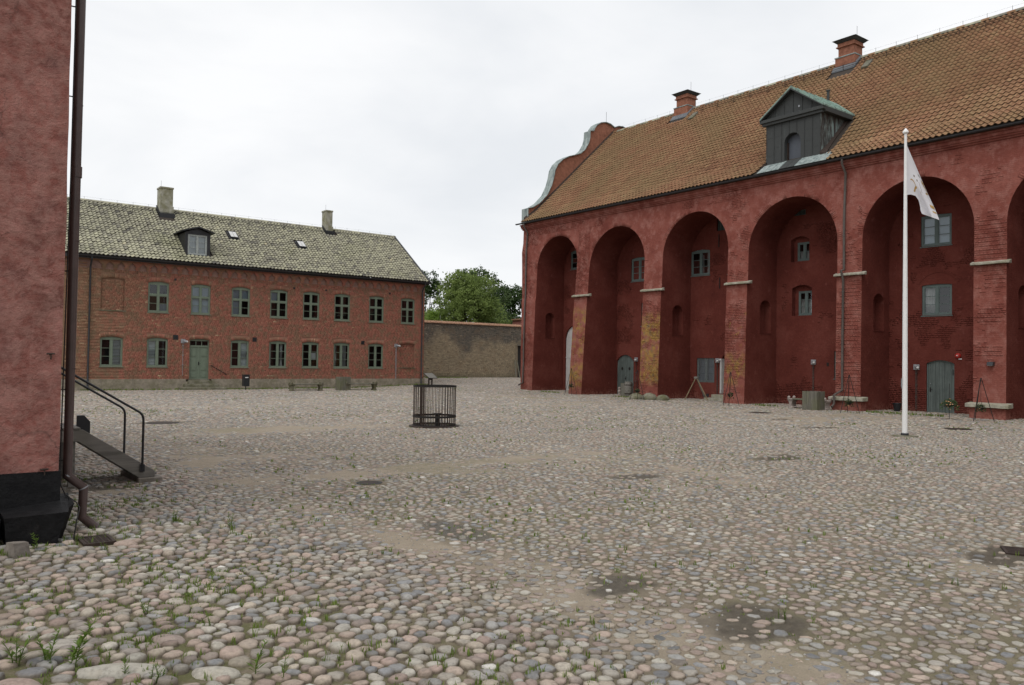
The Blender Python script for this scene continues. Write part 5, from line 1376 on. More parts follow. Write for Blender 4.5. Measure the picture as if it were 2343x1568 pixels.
        h_ = MB(); h_.ub(CW, uc - .03, uc + .03, 1.0, 1.2, -.085, -.072); h_.tube([CW(uc, 1.1, -.08), CW(uc, 1.1, -.02), CW(uc, 1.02, -.02)], .012, 6); h_.build('door_handle', M['iron2'], dr)
# relieving arch above the first-floor window, anchors, small hole and vents
sb = MB(); c, r = 17.72, 1.0
for i in range(22):
    t0, t1 = math.pi * (.16 + .68 * i / 22), math.pi * (.16 + .68 * (i + .9) / 22)
    q = [(c + k * math.cos(t), 5.52 + k * math.sin(t) * 1.0) for k, t in ((r, t0), (r, t1), (r + .12, t1), (r + .12, t0))]
    sb.prism(q, CW, -.02, .022)
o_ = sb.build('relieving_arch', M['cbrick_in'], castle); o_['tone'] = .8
for (u, z0, z1) in ((30.3, 9.0, 9.75), (30.22, 6.55, 7.2)): MB().ub(CW, u - .02, u + .02, z0, z1, .005, .05).build('wall_anchor', M['iron2'], castle)
MB().ub(CW, 23.23, 23.35, 2.08, 2.26, -.02, .021).build('wall_hole', M['room'], castle)
for u in (31.05, 31.32): MB().ub(CW, u - .09, u + .09, .16, .34, -.02, .022).build('foot_vent', M['gutter'], castle)
# stone ledges on the piers
def ledge(ya, yb, z, out, th, drop, name='stone_ledge'):
    m_ = MB(); n = 9; P = []
    for i in range(n):
        y = ya + (yb - ya) * i / (n - 1); xw = CP(y, z)[0]; j1 = .025 * (svn(y * 5.0, z, 3) - .5); j2 = .03 * (svn(y * 4.0, z + 9, 4) - .5)
        e = .10 * (1 - min(1, min(i, n - 1 - i) / .9)); 
        P += [(xw + .08, y, z + drop), (xw - out + e + j1, y, z + .02 + j2), (xw - out + e + j1, y, z - th + j2), (xw + .08, y, z - th)]
    F_ = [(i * 4 + k, i * 4 + (k + 1) % 4, (i + 1) * 4 + (k + 1) % 4, (i + 1) * 4 + k) for i in range(n - 1) for k in range(4)] + [(0, 1, 2, 3), tuple((n - 1) * 4 + k for k in range(4))]
    m_.pts(P, F_); return m_.build(name, M['ledge'], castle, bevel=.01)
for (ya, yb) in ((38.42, 40.12), (32.25, 34.0), (26.15, 27.82), (19.86, 21.42), (13.68, 15.20), (7.4, 9.1)): ledge(ya, yb, 6.47, .24, .07, .10)
for (ya, yb) in ((19.72, 21.45), (13.58, 15.25)):
    o = ledge(ya, yb, .60, .50, .13, .07, 'stone_shelf')
    b_ = MB(); xw = xf_base((ya + yb) / 2) - .36
    b_.box(xw, xw + .5, ya + .14, yb - .14, -.1, .47); b_.build('shelf_base', M['castle'], castle, bevel=.01)
# moulded brick cornice, gutter, downpipes
mb = MB()
for (z0, z1, o) in ((11.56, 11.64, .07), (11.642, 11.72, .14), (11.722, 11.86, .19), (11.862, 11.95, .26)): mb.box(36.30 - o, 37, -3, 45.9 + o * .4, z0, z1)
o_ = mb.build('cornice', M['cbrick'], castle); o_['tone'] = 1.0
mb = MB(); pr = [(.085 * math.cos(a), .085 * math.sin(a)) for a in np.linspace(math.pi, 2 * math.pi, 8)]
GXc = 35.86
for (p, q), (p2, q2) in zip(pr[:-1], pr[1:]): mb.pts([(GXc + p, -3, 12.03 + q), (GXc + p, 46.2, 12.03 + q), (GXc + p2, 46.2, 12.03 + q2), (GXc + p2, -3, 12.03 + q2)], [(0, 1, 2, 3)])
mb.pts([(GXc + p, 46.2, 12.03 + q) for p, q in pr], [tuple(range(8))])
mb.build('gutter', M['gutter'], castle, recalc=False)
for (yy, low) in ((45.35, False), (20.90, True)):
    xw = lambda z: CP(yy, z)[0] - .11
    y_ = lambda z: CP(yy, z)[1]
    path = [(GXc, y_(11), 11.96), (GXc, y_(11), 11.75), (xw(11.3) + 0, y_(11.3), 11.35)] + [(xw(z), y_(z), z) for z in (10, 9, 8, 7, 6.7)]
    if low: path += [(xw(6.6) - .26, yy, 6.62), (xw(6.3), yy, 6.2), (xw(3), yy, 3), (xw(1), yy, .95), (xw(.8) - .5, yy + .12, .72), (xw(.5) - .5, yy + .12, .3), (xw(.3) - .68, yy + .12, .16)]
    else: path += [(xw(z), y_(z), z) for z in (6, 5, 4, 3, 2, 1, .6)] + [(xw(.4) - .14, yy, .42)]
    m_ = MB().tube(path, .058, 10)
    for z in (10.5, 8.3, 5.6, 3.8, 2.2): m_.tube([(xw(z), y_(z), z), (xw(z), y_(z), z + .06)], .07, 10)
    m_.build('downpipe', M['pipe_g'], castle, smooth='angle')
# roof
EX, EZ, RX, RZ = 35.78, 12.05, 44.9, 20.2
KX, KZ = 37.0, 12.92
CPROF = [(0, 0), (KX - EX, KZ - EZ), (RX - EX, RZ - EZ)]
def croof(x):
    return float(np.interp(x, [EX, KX, RX], [EZ, KZ, RZ]))
mb = MB()
for (xa, za), (xb, zb) in (((EX, EZ), (KX, KZ)), ((KX, KZ), (RX, RZ))): mb.pts([(xa, -3, za), (xa, 45.6, za), (xb, 45.6, zb), (xb, -3, zb)], [(0, 1, 2, 3)])
mb.pts([(54.1, -3, 12), (54.1, 45.6, 12), (RX, 45.6, RZ), (RX, -3, RZ)], [(0, 1, 2, 3)])
mb.pts([(EX + .3, -3, 12), (54, -3, 12), (RX, -3, RZ)], [(0, 1, 2)])
mb.box(36.0, 37, -3, 45.5, 11.952, 12.0)
croo = mb.build('roof', M['under'], castle, recalc=False)
DX = 36.45   # dormer front
def cskip(C):
    x, y = C[:, 0], C[:, 1]
    s = (x > 43.7) & (y > 37.3) & (y < 39.0); s |= (x > 43.6) & (y > 24.8) & (y < 26.5)
    s |= (y > 22.25) & (y < 25.62) & (x < 38.9) & (x > 36.2); s |= (y > 21.6 + (x - 35.7) * .35) & (y < 26.0 - (x - 35.7) * .2) & (x < 36.6)
    h = .70 * np.abs(y - 23.95)
    s |= (np.abs(y - 23.95) < 1.95) & (C[:, 2] < 16.15 - h) & (x > 36.2)
    return s
# eu runs towards -y so that tiles read left to right from the yard
pantiles(croo, (EX, 45.5, EZ + .03), (0, -1, 0), dict(run=(1, 0, 0), pts=CPROF), .262, .345, M['tile_c'], 48.4, cskip, seed=13, amp=.042, lip=.058, wild=.004, tvar=.13)
for i in range(118):
    y = 45.4 - i * .41; m_ = MB(); pr = [(-.17, -.10), (-.12, .03), (0, .085), (.12, .03), (.17, -.10)]
    P = [(RX + a, y, RZ + .05 + b) for a, b in pr] + [(RX + a * .93, y - .44, RZ + .056 + b * .9) for a, b in pr]
    m_.pts(P, [(q, q + 1, q + 6, q + 5) for q in range(4)] + [(0, 1, 2, 3, 4)])
    o = m_.build('ridge_tile', M['tile_h'] if i % 3 else M['tile_c'], croo, recalc=False); o['tone'] = random.uniform(.1, .6)
mb = MB(); mb.tube([(RX, -3, RZ + .32), (RX, 45, RZ + .32)], .003, 4)
for i in range(40): mb.tube([(RX, 44.5 - i * 1.2, RZ + .05), (RX, 44.5 - i * 1.2, RZ + .36)], .009, 4)
mb.build('lightning_wire', M['iron2'], castle)
mb = MB(); sx = 44.1; sz = croof(sx)
for k in range(2): mb.tube([(sx - .1, -3, sz + .16 + .12 * k), (sx - .1, 36.2, sz + .16 + .12 * k)], .013, 4)
for i in range(30): y = 36 - i * 1.3; mb.tube([(sx + .15, y, sz + .16), (sx - .1, y, sz + .04), (sx - .1, y, sz + .32)], .02, 5)
mb.build('snow_rail', M['iron'], castle)
# chimneys
for (ya, yb) in ((37.54, 38.79), (25.05, 26.29)):
    xa, xb = 44.3, 45.5; zb0 = croof(xa) - .1; m_ = MB()
    m_.box(xa, xb, ya, yb, zb0 - .5, 20.36); m_.box(xa + .13, xb - .13, ya + .13, yb - .13, 20.42, 21.02); m_.box(xa + .09, xb - .09, ya + .09, yb - .09, 21.06, 21.26)
    ch = m_.build('chimney', M['cbrick2'], castle, bevel=.008)
    for (z0, z1, o) in ((20.36, 20.42, .03), ): MB().box(xa - o, xb + o, ya - o, yb + o, z0, z1).build('band', M['coping'], ch)
    MB().box(xa + .03, xb - .03, ya + .03, yb - .03, 21.0, 21.06).build('moulding', M['cbrick2'], ch)
    c_ = MB(); c_.hexa([(xa + .06, ya + .06, 21.26), (xb - .06, ya + .06, 21.26), (xb - .06, yb - .06, 21.26), (xa + .06, yb - .06, 21.26), (xa - .12, ya - .12, 21.42), (xb + .12, ya - .12, 21.42), (xb + .12, yb + .12, 21.42), (xa - .12, yb + .12, 21.42)])
    c_.hexa([(xa - .14, ya - .14, 21.42), (xb + .14, ya - .14, 21.42), (xb + .14, yb + .14, 21.42), (xa - .14, yb + .14, 21.42), (xa + .25, ya + .25, 21.60), (xb - .25, ya + .25, 21.60), (xb - .25, yb - .25, 21.60), (xa + .25, yb - .25, 21.60)])
    c_.build('cap', M['copper_d'], ch)
    f_ = MB(); f_.hexa([(xa - .25, ya - .1, croof(xa - .25) + .04), (xa + .0, ya - .1, croof(xa) - .05), (xa + .0, yb + .1, croof(xa) - .05), (xa - .25, yb + .1, croof(xa - .25) + .04), (xa - .25, ya - .1, croof(xa - .25) + .10), (xa, ya - .1, croof(xa) + .20), (xa, yb + .1, croof(xa) + .20), (xa - .25, yb + .1, croof(xa - .25) + .10)])
    f_.hexa([(xa - .2, ya - .12, croof(xa - .2) + .02), (RX, ya - .12, RZ), (RX, ya - .0, RZ), (xa - .2, ya - .0, croof(xa - .2) + .02), (xa - .2, ya - .12, croof(xa - .2) + .12), (RX, ya - .12, RZ + .16), (RX, ya, RZ + .2), (xa - .2, ya, croof(xa - .2) + .2)])
    f_.build('flashing', M['lead'], ch)
    MB().tube([((xa + xb) / 2, ya + .2, 21.5), ((xa + xb) / 2, ya + .2, 22.2)], .01, 5).build('lightning_rod', M['iron2'], ch)
for (x, y) in ((43.76, 36.52), (43.85, 24.0)):
    en = Vector((-.875, 0, 1)).normalized(); es = Vector((1, 0, .875)).normalized(); c = Vector((x, y, croof(x)))
    WH = lambda u, v, d=0.0: tuple(c + Vector((0, 1, 0)) * u + es * v + en * d)
    MB().ub(WH, -.2, .2, -.42, .42, .04, .17).build('roof_hatch', M['wood_g'], castle, bevel=.01)
# gable with the curved coping
GO = [(36.30, 12.0), (36.30, 13.13), (36.75, 13.26), (37.41, 13.66), (38.1, 14.35), (38.5, 15.1), (38.7, 15.71), (38.83, 16.31), (39.1, 16.78), (39.58, 17.21), (40.21, 17.55), (40.85, 17.76), (41.36, 17.96), (41.79, 18.31), (42.15, 18.86), (42.29, 19.33), (42.32, 19.86), (42.70, 19.93), (42.78, 20.15), (43.03, 20.46), (43.45, 20.72), (43.97, 20.84), (44.45, 20.80), (44.9, 20.62)]
full = GO + [(89.8 - x, z) for x, z in GO[::-1][1:]]
GWp = lambda u, v, d=0.0: (u, 45.98 + d, v)
m_ = MB(); n = len(full)
for half in (GO + [(44.9, 12.0)], [(44.9, 12.0)] + [(89.8 - x, z) for x, z in GO[::-1]]):
    # triangulated fan strips: columns between successive outline points
    for (xa, za), (xb, zb) in zip(half[:-1], half[1:]):
        if abs(xb - xa) < 1e-4: continue
        for d in (-.5, 0.0): m_.pts([(xa, 45.98 + d, 11.7), (xb, 45.98 + d, 11.7), (xb, 45.98 + d, zb), (xa, 45.98 + d, za)], [(0, 1, 2, 3)])
m_.pts([(36.3, 45.48, 11.7), (36.3, 45.98, 11.7), (36.3, 45.98, 13.13), (36.3, 45.48, 13.13)], [(0, 1, 2, 3)])
gab = m_.build('gable', M['cbrick2'], castle, recalc=False)
c_ = MB(); P = []
for i, (x, z) in enumerate(full):
    a = np.array(full[max(i - 1, 0)]); b = np.array(full[min(i + 1, n - 1)]); t = (b - a) / np.linalg.norm(b - a); nr = np.array([-t[1], t[0]])
    if nr @ (np.array([x, z]) - np.array([44.9, 12])) < 0: nr = -nr
    p0 = np.array([x, z]) - nr * .02; p1 = np.array([x, z]) + nr * .035
    P += [(p0[0], 45.36, p0[1]), (p1[0], 45.34, p1[1]), (p1[0], 46.08, p1[1]), (p0[0], 46.06, p0[1])]
F_ = [(i * 4 + k, i * 4 + (k + 1) % 4, (i + 1) * 4 + (k + 1) % 4, (i + 1) * 4 + k) for i in range(n - 1) for k in range(4)]
c_.pts(P, F_).build('coping', M['coping'], gab)
m_ = MB()
xs_ = np.linspace(36.0, RX, 14)
for xa, xb in zip(xs_[:-1], xs_[1:]): m_.hexa([(xa, 45.30, croof(xa) + .02), (xb, 45.30, croof(xb) + .02), (xb, 45.50, croof(xb) + .02), (xa, 45.50, croof(xa) + .02), (xa, 45.32, croof(xa) + .09), (xb, 45.32, croof(xb) + .09), (xb, 45.5, croof(xb) + .24), (xa, 45.5, croof(xa) + .24)])
m_.build('flashing', M['iron'], gab)
MB().tube([(44.3, 45.7, 20.8), (44.3, 45.7, 21.8)], .012, 5).build('lightning_rod', M['iron2'], gab)
# big copper-clad dormer
dor = thing('dormer', (0, 0, 0), None, None); dor.parent = castle
dor.location = Vector((DX, 23.95, 12.4)) - castle.location
DWp = lambda u, v, d=0.0: (DX - d, u, v)
dop = dict(u0=23.50, u1=24.44, v0=12.56, v1=13.55, rise=.47)
ye0, ye1 = 22.40, 25.50; zb_, zt_ = 12.40, 14.74
cols = np.linspace(ye0, ye1, 8)
for i in range(7):
    rows_ = [zb_, 13.3 + .12 * (i % 2), 14.1 - .1 * (i % 2), zt_] if i % 2 else [zb_, 13.05, 13.95, zt_]
    for ra, rb in zip(rows_[:-1], rows_[1:]):
        sub = [dop] if (cols[i] < dop['u1'] and cols[i + 1] > dop['u0'] and ra < 14.03) else []
        m_ = MB()
        oo = [dict(dop)] if sub else []
        if oo:
            # clip the opening to this sheet
            wall_quads(m_, lambda u, v: DWp(u, min(max(v, ra), rb), .004 * (i % 2)), cols[i] + .006, cols[i + 1] - .006, min(ra, dop['v0'] - .001), max(rb, 14.03), [dop], .2, 5)
        else: m_.ub(DWp, cols[i] + .006, cols[i + 1] - .006, ra + .004, rb - .004, -.01, .004 * (i % 2))
        if m_.f: m_.build('copper_panel', M['copper_d'], dor, recalc=False)
    m_ = MB(); u_ = cols[i]
    if not (dop['u0'] - .02 < u_ < dop['u1'] + .02): m_.ub(DWp, u_ - .014, u_ + .014, zb_, zt_, 0, .028)
    else: m_.ub(DWp, u_ - .014, u_ + .014, vtop(dop, min(max(u_, dop['u0']), dop['u1'])) + .02, zt_, 0, .028)
    m_.build('seam', M['copper_d'], dor)
m_ = MB(); reveals(m_, DWp, dop, -.34, 10); m_.build('window_jamb', M['copper_d'], dor, recalc=False)
pl = [(dop['u0'], 12.56), (dop['u1'], 12.56)] + [(u, vtop(dop, u)) for u in np.linspace(dop['u1'], dop['u0'], 13)]
wn = MB().prism(pl, DWp, -.36, -.30).build('window', simple('blue_grey_shutter', (.075, .085, .105), .5, .1, 3), dor)
MB().ub(DWp, dop['u1'] - .09, dop['u1'] - .02, 12.56, 13.6, -.30, -.22).build('frame', M['iron'], wn)
MB().ub(DWp, dop['u0'] - .03, dop['u1'] + .03, 12.48, 12.57, -.3, .06).build('sill', M['copper_d'], wn)
# side walls follow the roof
for ys_, mt in ((ye0, M['copper_s']), (ye1, M['copper_s'])):
    nseam = 7; xs_ = np.linspace(DX, 39.1, nseam + 1)
    for i in range(nseam):
        xa, xb = xs_[i] + .008, xs_[i + 1] - .008; za, zb2 = min(croof(xa) - .05, zt_), min(croof(xb) - .05, zt_)
        if zt_ - zb2 > .02 or zt_ - za > .02: MB().pts([(xa, ys_, za), (xb, ys_, zb2), (xb, ys_, zt_ + .1), (xa, ys_, zt_ + .1)], [(0, 1, 2, 3)]).build('copper_panel', mt, dor, recalc=False)
        MB().box(xs_[i] - .014, xs_[i] + .014, ys_ - .03 * (ys_ < 24), ys_ + .03 * (ys_ > 24), croof(xs_[i]), zt_ + .1).build('seam', mt, dor)
# cornice and roof
m_ = MB(); cy0, cy1 = 22.12, 25.80; cx = DX - .22
m_.box(cx + .08, DX - .002, cy0 + .1, cy1 - .1, 14.66, 14.80); m_.box(cx, DX - .001, cy0, cy1, 14.80, 14.97)
m_.box(DX, 39.0, cy0, ye0 - .003, 14.72, 14.97); m_.box(DX, 39.0, ye1 + .003, cy1, 14.72, 14.97)
m_.build('cornice', M['copper_d'], dor, bevel=.01)
ya_ = 23.95
m_ = MB(); m_.pts([(DX + .02, cy0 + .1, 14.97), (DX + .02, cy1 - .1, 14.97), (DX + .02, ya_, 16.18)], [(0, 1, 2)]); m_.build('pediment', M['copper_d'], dor, recalc=False)
for u_ in np.linspace(22.9, 25.0, 5):
    zt2 = 14.97 + (1.21) * (1 - abs(u_ - ya_) / 1.75); MB().ub(DWp, u_ - .013, u_ + .013, 14.97, zt2 - .05, -.02, .012).build('seam', M['copper_d'], dor)
MB().prism([(ya_ - .35 + .045 * math.cos(t), 15.30 + .055 * math.sin(t)) for t in np.linspace(0, 6.28, 11)[:-1]], DWp, -.02, .012).build('disc', M['galv'], dor)
for s_ in (-1, 1):
    ye = cy0 if s_ < 0 else cy1
    hip = lambda x: x
    xr = 40.5; xl = 39.15
    m_ = MB(); m_.hexa([(cx, ye, 14.97), (xl, ye, 14.97), (xr, ya_, 16.28), (cx, ya_, 16.28), (cx, ye, 15.05), (xl, ye, 15.05), (xr, ya_, 16.37), (cx, ya_, 16.37)])
    sl = m_.build('roof_slope', M['copper'], dor)
    for k in range(6):
        x_ = cx + .02 + k * .55; zz = lambda t: 15.05 + t * 1.32
        MB().hexa([(x_, ye, zz(0)), (x_ + .03, ye, zz(0)), (x_ + .03, ya_, zz(1)), (x_, ya_, zz(1)), (x_, ye, zz(0) + .035), (x_ + .03, ye, zz(0) + .035), (x_ + .03, ya_, zz(1) + .035), (x_, ya_, zz(1) + .035)]).build('seam', M['copper'], sl)
    m_ = MB(); y2 = ye; m_.hexa([(cx - .03, y2, 14.92), (DX + .0, y2, 14.92), (DX, ya_, 16.20), (cx - .03, ya_, 16.20), (cx - .03, y2, 14.968), (DX, y2, 14.968), (DX, ya_, 16.278), (cx - .03, ya_, 16.278)]); m_.build('bargeboard', M['copper_d'], dor)
m_ = MB(); m_.tube([(39.7, 23.95, 16.3), (39.7, 23.95, 16.85)], .075, 10); m_.tube([(39.7, 23.95, 16.85), (39.7, 23.95, 16.92)], .11, 10); m_.build('vent_pipe', M['copper_d'], dor)
# apron of pale copper sheets on the eave, curved flashing at the side
for i in range(9):
    a_, b_ = 21.66 + (25.62 - 21.66) * i / 9, 21.66 + (25.62 - 21.66) * (i + 1) / 9 - .02
    MB().hexa([(35.74, a_, 12.07), (35.74, b_, 12.07), (36.5, b_, 12.60), (36.5, a_, 12.60), (35.74, a_, 12.10), (35.74, b_, 12.10), (36.5, b_, 12.64), (36.5, a_, 12.64)]).build('apron_sheet', M['coping'] if i not in (4, 5) else M['copper_d'], dor)
for ys_, sg_ in ((ye0, -1), (ye1, 1)):
    m_ = MB(); xs_ = np.linspace(36.4, 39.1, 10)
    for xa, xb in zip(xs_[:-1], xs_[1:]):
        wa = .10 + .25 * max(0, 1 - (xa - 36.4) / 1.2) ** 2; wb = .10 + .25 * max(0, 1 - (xb - 36.4) / 1.2) ** 2
        m_.hexa([(xa, ys_, croof(xa) + .03), (xb, ys_, croof(xb) + .03), (xb, ys_ + sg_ * wb, croof(xb) + .03), (xa, ys_ + sg_ * wa, croof(xa) + .03), (xa, ys_, croof(xa) + .24), (xb, ys_, croof(xb) + .24), (xb, ys_ + sg_ * wb, croof(xb) + .075), (xa, ys_ + sg_ * wa, croof(xa) + .075)])
    m_.build('side_flashing', M['iron'], dor)
# lamps, bell and small fittings on the castle wall
wall_lamp(CW, 24.10, 2.28, 'galvanised lamp on the red wall above the stone bench and planter', 1.9, 1)
wall_lamp(CW, 18.70, 2.09, 'galvanised lamp left of the plain plank door near the flagpole', 2.0, 1)
wall_lamp(CW, 30.33, 2.31, 'galvanised lamp beside the wire-meshed ground window', 2.1, 1)
wall_lamp(CW, 36.86, 2.33, 'galvanised lamp right of the round-arched chevron door', 2.0, 1, False)
t = thing('alarm_bell', CW(16.82, 2.63), 'small round red alarm bell above the plank door', 'bell')
MB().lathe([(.13, 0), (.13, .03), (.11, .08), (.06, .11), (.02, .115)], (0, 0, 0), 14).build('bell_dome', M['red'], t, local=True, smooth='angle').rotation_euler = (0, -math.pi / 2, 0)
MB().ub(CW, 16.66, 16.80, 2.47, 2.51, .004, .03).build('label_plate', M['white'], t)
MB().ball(CW(16.82, 2.63, .125), .03, seg=8).build('bell_button', M['white'], t)
t = thing('pier_lamp', CP(14.37, 2.26), 'small dark box lamp on the pier beside the flagpole', 'lamp')
xp = CP(14.37, 2.26)[0]
MB().hexa([(xp - .20, 14.25, 2.20), (xp - .004, 14.25, 2.20), (xp - .004, 14.50, 2.20), (xp - .20, 14.50, 2.20), (xp - .16, 14.25, 2.34), (xp - .004, 14.25, 2.36), (xp - .004, 14.50, 2.36), (xp - .16, 14.50, 2.34)]).build('housing', M['gutter'], t, bevel=.01)
MB().box(xp - .18, xp - .04, 14.28, 14.47, 2.19, 2.199).build('lens', M['lampglass'], t)

# ================================================================== NEAR CORNER BUILDING
corner = thing('corner_building', (1.49, 9.75, .2), 'pink-red plastered corner building close by with a black tarred base', 'building')
YW, XE = 9.75, 1.48
def edge_x(z): return XE + .035 * (sfbm(z * .7, 2.0, 91, 3) - .5) + .012 * (sfbm(z * 4, 5.0, 92, 2) - .5) - .008 * (6 - z) * .1
def CWl(u, v):
    x = u if u < 1.2 else 1.2 + (u - 1.2) * (edge_x(v) - 1.2) / (XE - 1.2)
    y = YW + .035 * (sfbm(u * .9, v * .9, 93, 4) - .5) + .012 * (sfbm(u * 4, v * 4, 94, 3) - .5)
    return (x, y, v)
mb = MB(); wall_quads(mb, CWl, -9, 1.2, .87, 9.2, (), .12 if False else .3, .16); wall_quads(mb, CWl, 1.2, XE, .87, 9.2, (), .05, .16)
for za, zb in zip(np.linspace(.87, 9.2, 53)[:-1], np.linspace(.87, 9.2, 53)[1:]):
    a, b = CWl(XE, za), CWl(XE, zb); mb.pts([a, b, (b[0], 22, zb), (a[0], 22, za)], [(0, 1, 2, 3)])
mb.pts([(-9, YW, 9.2), (XE, YW, 9.2), (XE, 22, 9.2), (-9, 22, 9.2)], [(0, 1, 2, 3)])
bm_wall = mb.build('wall', M['plaster'], corner, recalc=False, smooth=False)
mb = MB(); 
def PLl(u, v): return (u, YW - .008 + .02 * (sfbm(u * 2, v * 2, 95) - .5), v + (.012 * (sfbm(u * 3, 1.0, 96) - .5) if v > .86 else 0))
wall_quads(mb, PLl, -9, XE + .012, .1, .872, (), .12, .13)
mb.pts([(XE + .012, YW - .008, .1), (XE + .012, YW - .008, .872), (XE + .012, 22, .872), (XE + .012, 22, .1)], [(0, 1, 2, 3)])
mb.pts([(-9, YW - .01, .868), (XE + .012, YW - .01, .868), (XE + .012, YW + .05, .878), (-9, YW + .05, .878)], [(0, 1, 2, 3)])
mb.build('tarred_plinth', M['tar'], corner, recalc=False)
def rough_block(P, name, mat, parent, sub=3, amp=.02, seed=1, smooth=False):
    bm = bmesh.new(); vs = [bm.verts.new(p) for p in P]
    for f in [(0, 3, 2, 1), (4, 5, 6, 7), (0, 1, 5, 4), (1, 2, 6, 5), (2, 3, 7, 6), (3, 0, 4, 7)]: bm.faces.new([vs[i] for i in f])
    bmesh.ops.subdivide_edges(bm, edges=bm.edges, cuts=sub, use_grid_fill=True)
    c = sum((v.co for v in bm.verts), Vector()) / len(bm.verts)
    for v in bm.verts:
        d = (v.co - c); k = sfbm(v.co.x * 6 + seed, v.co.y * 6 + v.co.z * 7, seed, 3) - .5; v.co += d.normalized() * k * amp * 2
    bmesh.ops.recalc_face_normals(bm, faces=bm.faces)
    me = bpy.data.meshes.new(name); 
    if parent is not None:
        o_ = origin(parent)
        for v in bm.verts: v.co -= Vector(o_)
    bm.to_mesh(me); bm.free(); me.materials.append(mat)
    if smooth: me.polygons.foreach_set('use_smooth', [True] * len(me.polygons))
    return link(name, me, None, parent)
rough_block([(.99, 9.32, .10), (1.36, 9.30, .06), (1.40, 10.2, .06), (.99, 10.2, .06), (.94, 9.26, .50), (1.50, 9.27, .51), (1.60, 9.95, .60), (.94, 10.2, .52)], 'corner_stone', M['tar'], corner, 5, .014, 2)
rough_block([(1.36, 9.42, .10), (1.44, 9.5, .06), (1.48, 10.1, .06), (1.36, 10.1, .06), (1.47, 9.35, .50), (1.585, 9.48, .56), (1.60, 10.0, .58), (1.45, 10.1, .55)], 'corner_stone', M['tar'], corner, 3, .01, 5)
rough_block([(.1, 9.36, .10), (.88, 9.36, .06), (.88, 10.2, .06), (.1, 10.2, .06), (.1, 9.28, .47), (.915, 9.28, .49), (.92, 10.2, .50), (.1, 10.2, .50)], 'corner_stone', M['tar'], corner, 4, .014, 3)
mb = MB()
for i in range(6): mb.box(-9 + i * 1.5, -7.6 + i * 1.5, 9.33, 10, .05, .48)
mb.build('corner_stone', M['tar'], corner)
for (x, z) in ((1.36, 2.11), (1.33, .90)):
    m_ = MB(); m_.tube([(x - .035, YW - .05, z), (x + .04, YW - .045, z + .002)], .010, 6); m_.tube([(x + .005, YW + .03, z - .005), (x + .005, YW - .05, z - .005)], .012, 6); m_.tube([(x + .005, YW - .045, z), (x + .006, YW - .05, z - .06)], .007, 5)
    m_.build('wall_anchor', M['iron'], corner)
# rain pipe with its crooked outlet, and the lightning cable beside it
pp = MB(); px_, py_ = 1.60, 10.0
pp.tube([(px_ + .012, py_, 9.3), (px_, py_, 3.7), (px_ - .004, py_, .78), (px_ + .155, py_ - .02, .64), (px_ + .145, py_ - .02, .32), (px_ + .285, py_ - .04, .19)], .050, 18, cap=False)
dp = pp.build('downpipe', M['pipe_b'], corner, smooth=True)
for z in (6.2, 4.86, 3.35, 1.95): MB().tube([(px_ + .004, py_, z), (px_ + .004, py_, z + .008)], .0515, 18).build('pipe_joint', M['pipe_b'], dp)
MB().tube([(px_ + .006, py_, 4.06), (px_ + .006, py_, 4.18)], .056, 18).build('pipe_sleeve', M['pipe_b'], dp)
for a, b in (((px_ - .004, py_, .775), (px_ + .004, py_, .785)), ((px_ + .150, py_ - .02, .645), (px_ + .155, py_ - .02, .635))): MB().tube([a, b], .0535, 18).build('pipe_joint', M['galv'], dp)
for z in (5.95, 4.05 + .9, 3.02, 1.72, .95):
    MB().tube([(XE - .03, py_ + .01, z), (px_ - .03, py_ + .005, z)], .007, 6).build('bracket', M['iron2'], dp)
cb = MB(); cb.tube([(1.555, 9.93, 9.2), (1.540, 9.93, 4), (1.518, 9.92, 1.9), (1.508, 9.90, .85), (1.515, 9.88, .70), (1.555, 9.84, .60), (1.625, 9.60, .545), (1.64, 9.50, .50), (1.60, 9.40, .40), (1.57, 9.36, .24), (1.565, 9.35, .10)], .007, 6)
cb.build('lightning_cable', M['iron2'], corner, smooth=True)

t = thing('drain_grate', (1.76, 9.26, gzs(1.76, 9.26) + .02), 'rusty rectangular drain grate below the brown rain pipe', 'drain', rz=.0)
mb = MB(); fr_ = [(-.15, -.2), (.15, -.2), (.15, .2), (-.15, .2)]
for (x0, x1, y0, y1) in ((-.15, .15, -.2, -.17), (-.15, .15, .17, .2), (-.15, -.12, -.17, .17), (.12, .15, -.17, .17)): mb.box(x0, x1, y0, y1, -.03, .012)
mb.build('frame', M['iron'], t, local=True)
for i in range(11): MB().box(-.12, .12, -.165 + i * .031, -.150 + i * .031, -.02, .008).build('bar', M['iron'], t, local=True)
for i in range(5): MB().box(-.10 + i * .048, -.088 + i * .048, -.17, .17, -.02, .0075).build('cross_bar', M['iron'], t, local=True)
MB().box(-.12, .12, -.17, .17, -.06, -.03).build('pit', M['room'], t, local=True)
o = rough_block([(-.10, -.09, -.03), (.10, -.10, -.03), (.11, .09, -.03), (-.10, .1, -.03), (-.085, -.06, .19), (.07, -.07, .165), (.075, .07, .16), (-.08, .08, .185)], 'stone_block', M['granite'], None, 5, .022, 9)
o.scale = (.85, .85, .85); o.rotation_euler = (.06, -.08, .5); o.location = (1.02, 8.86, gzs(1.02, 8.86) - .01); tag(o, 'loose squared granite block leaning at the black corner stone', 'stone')

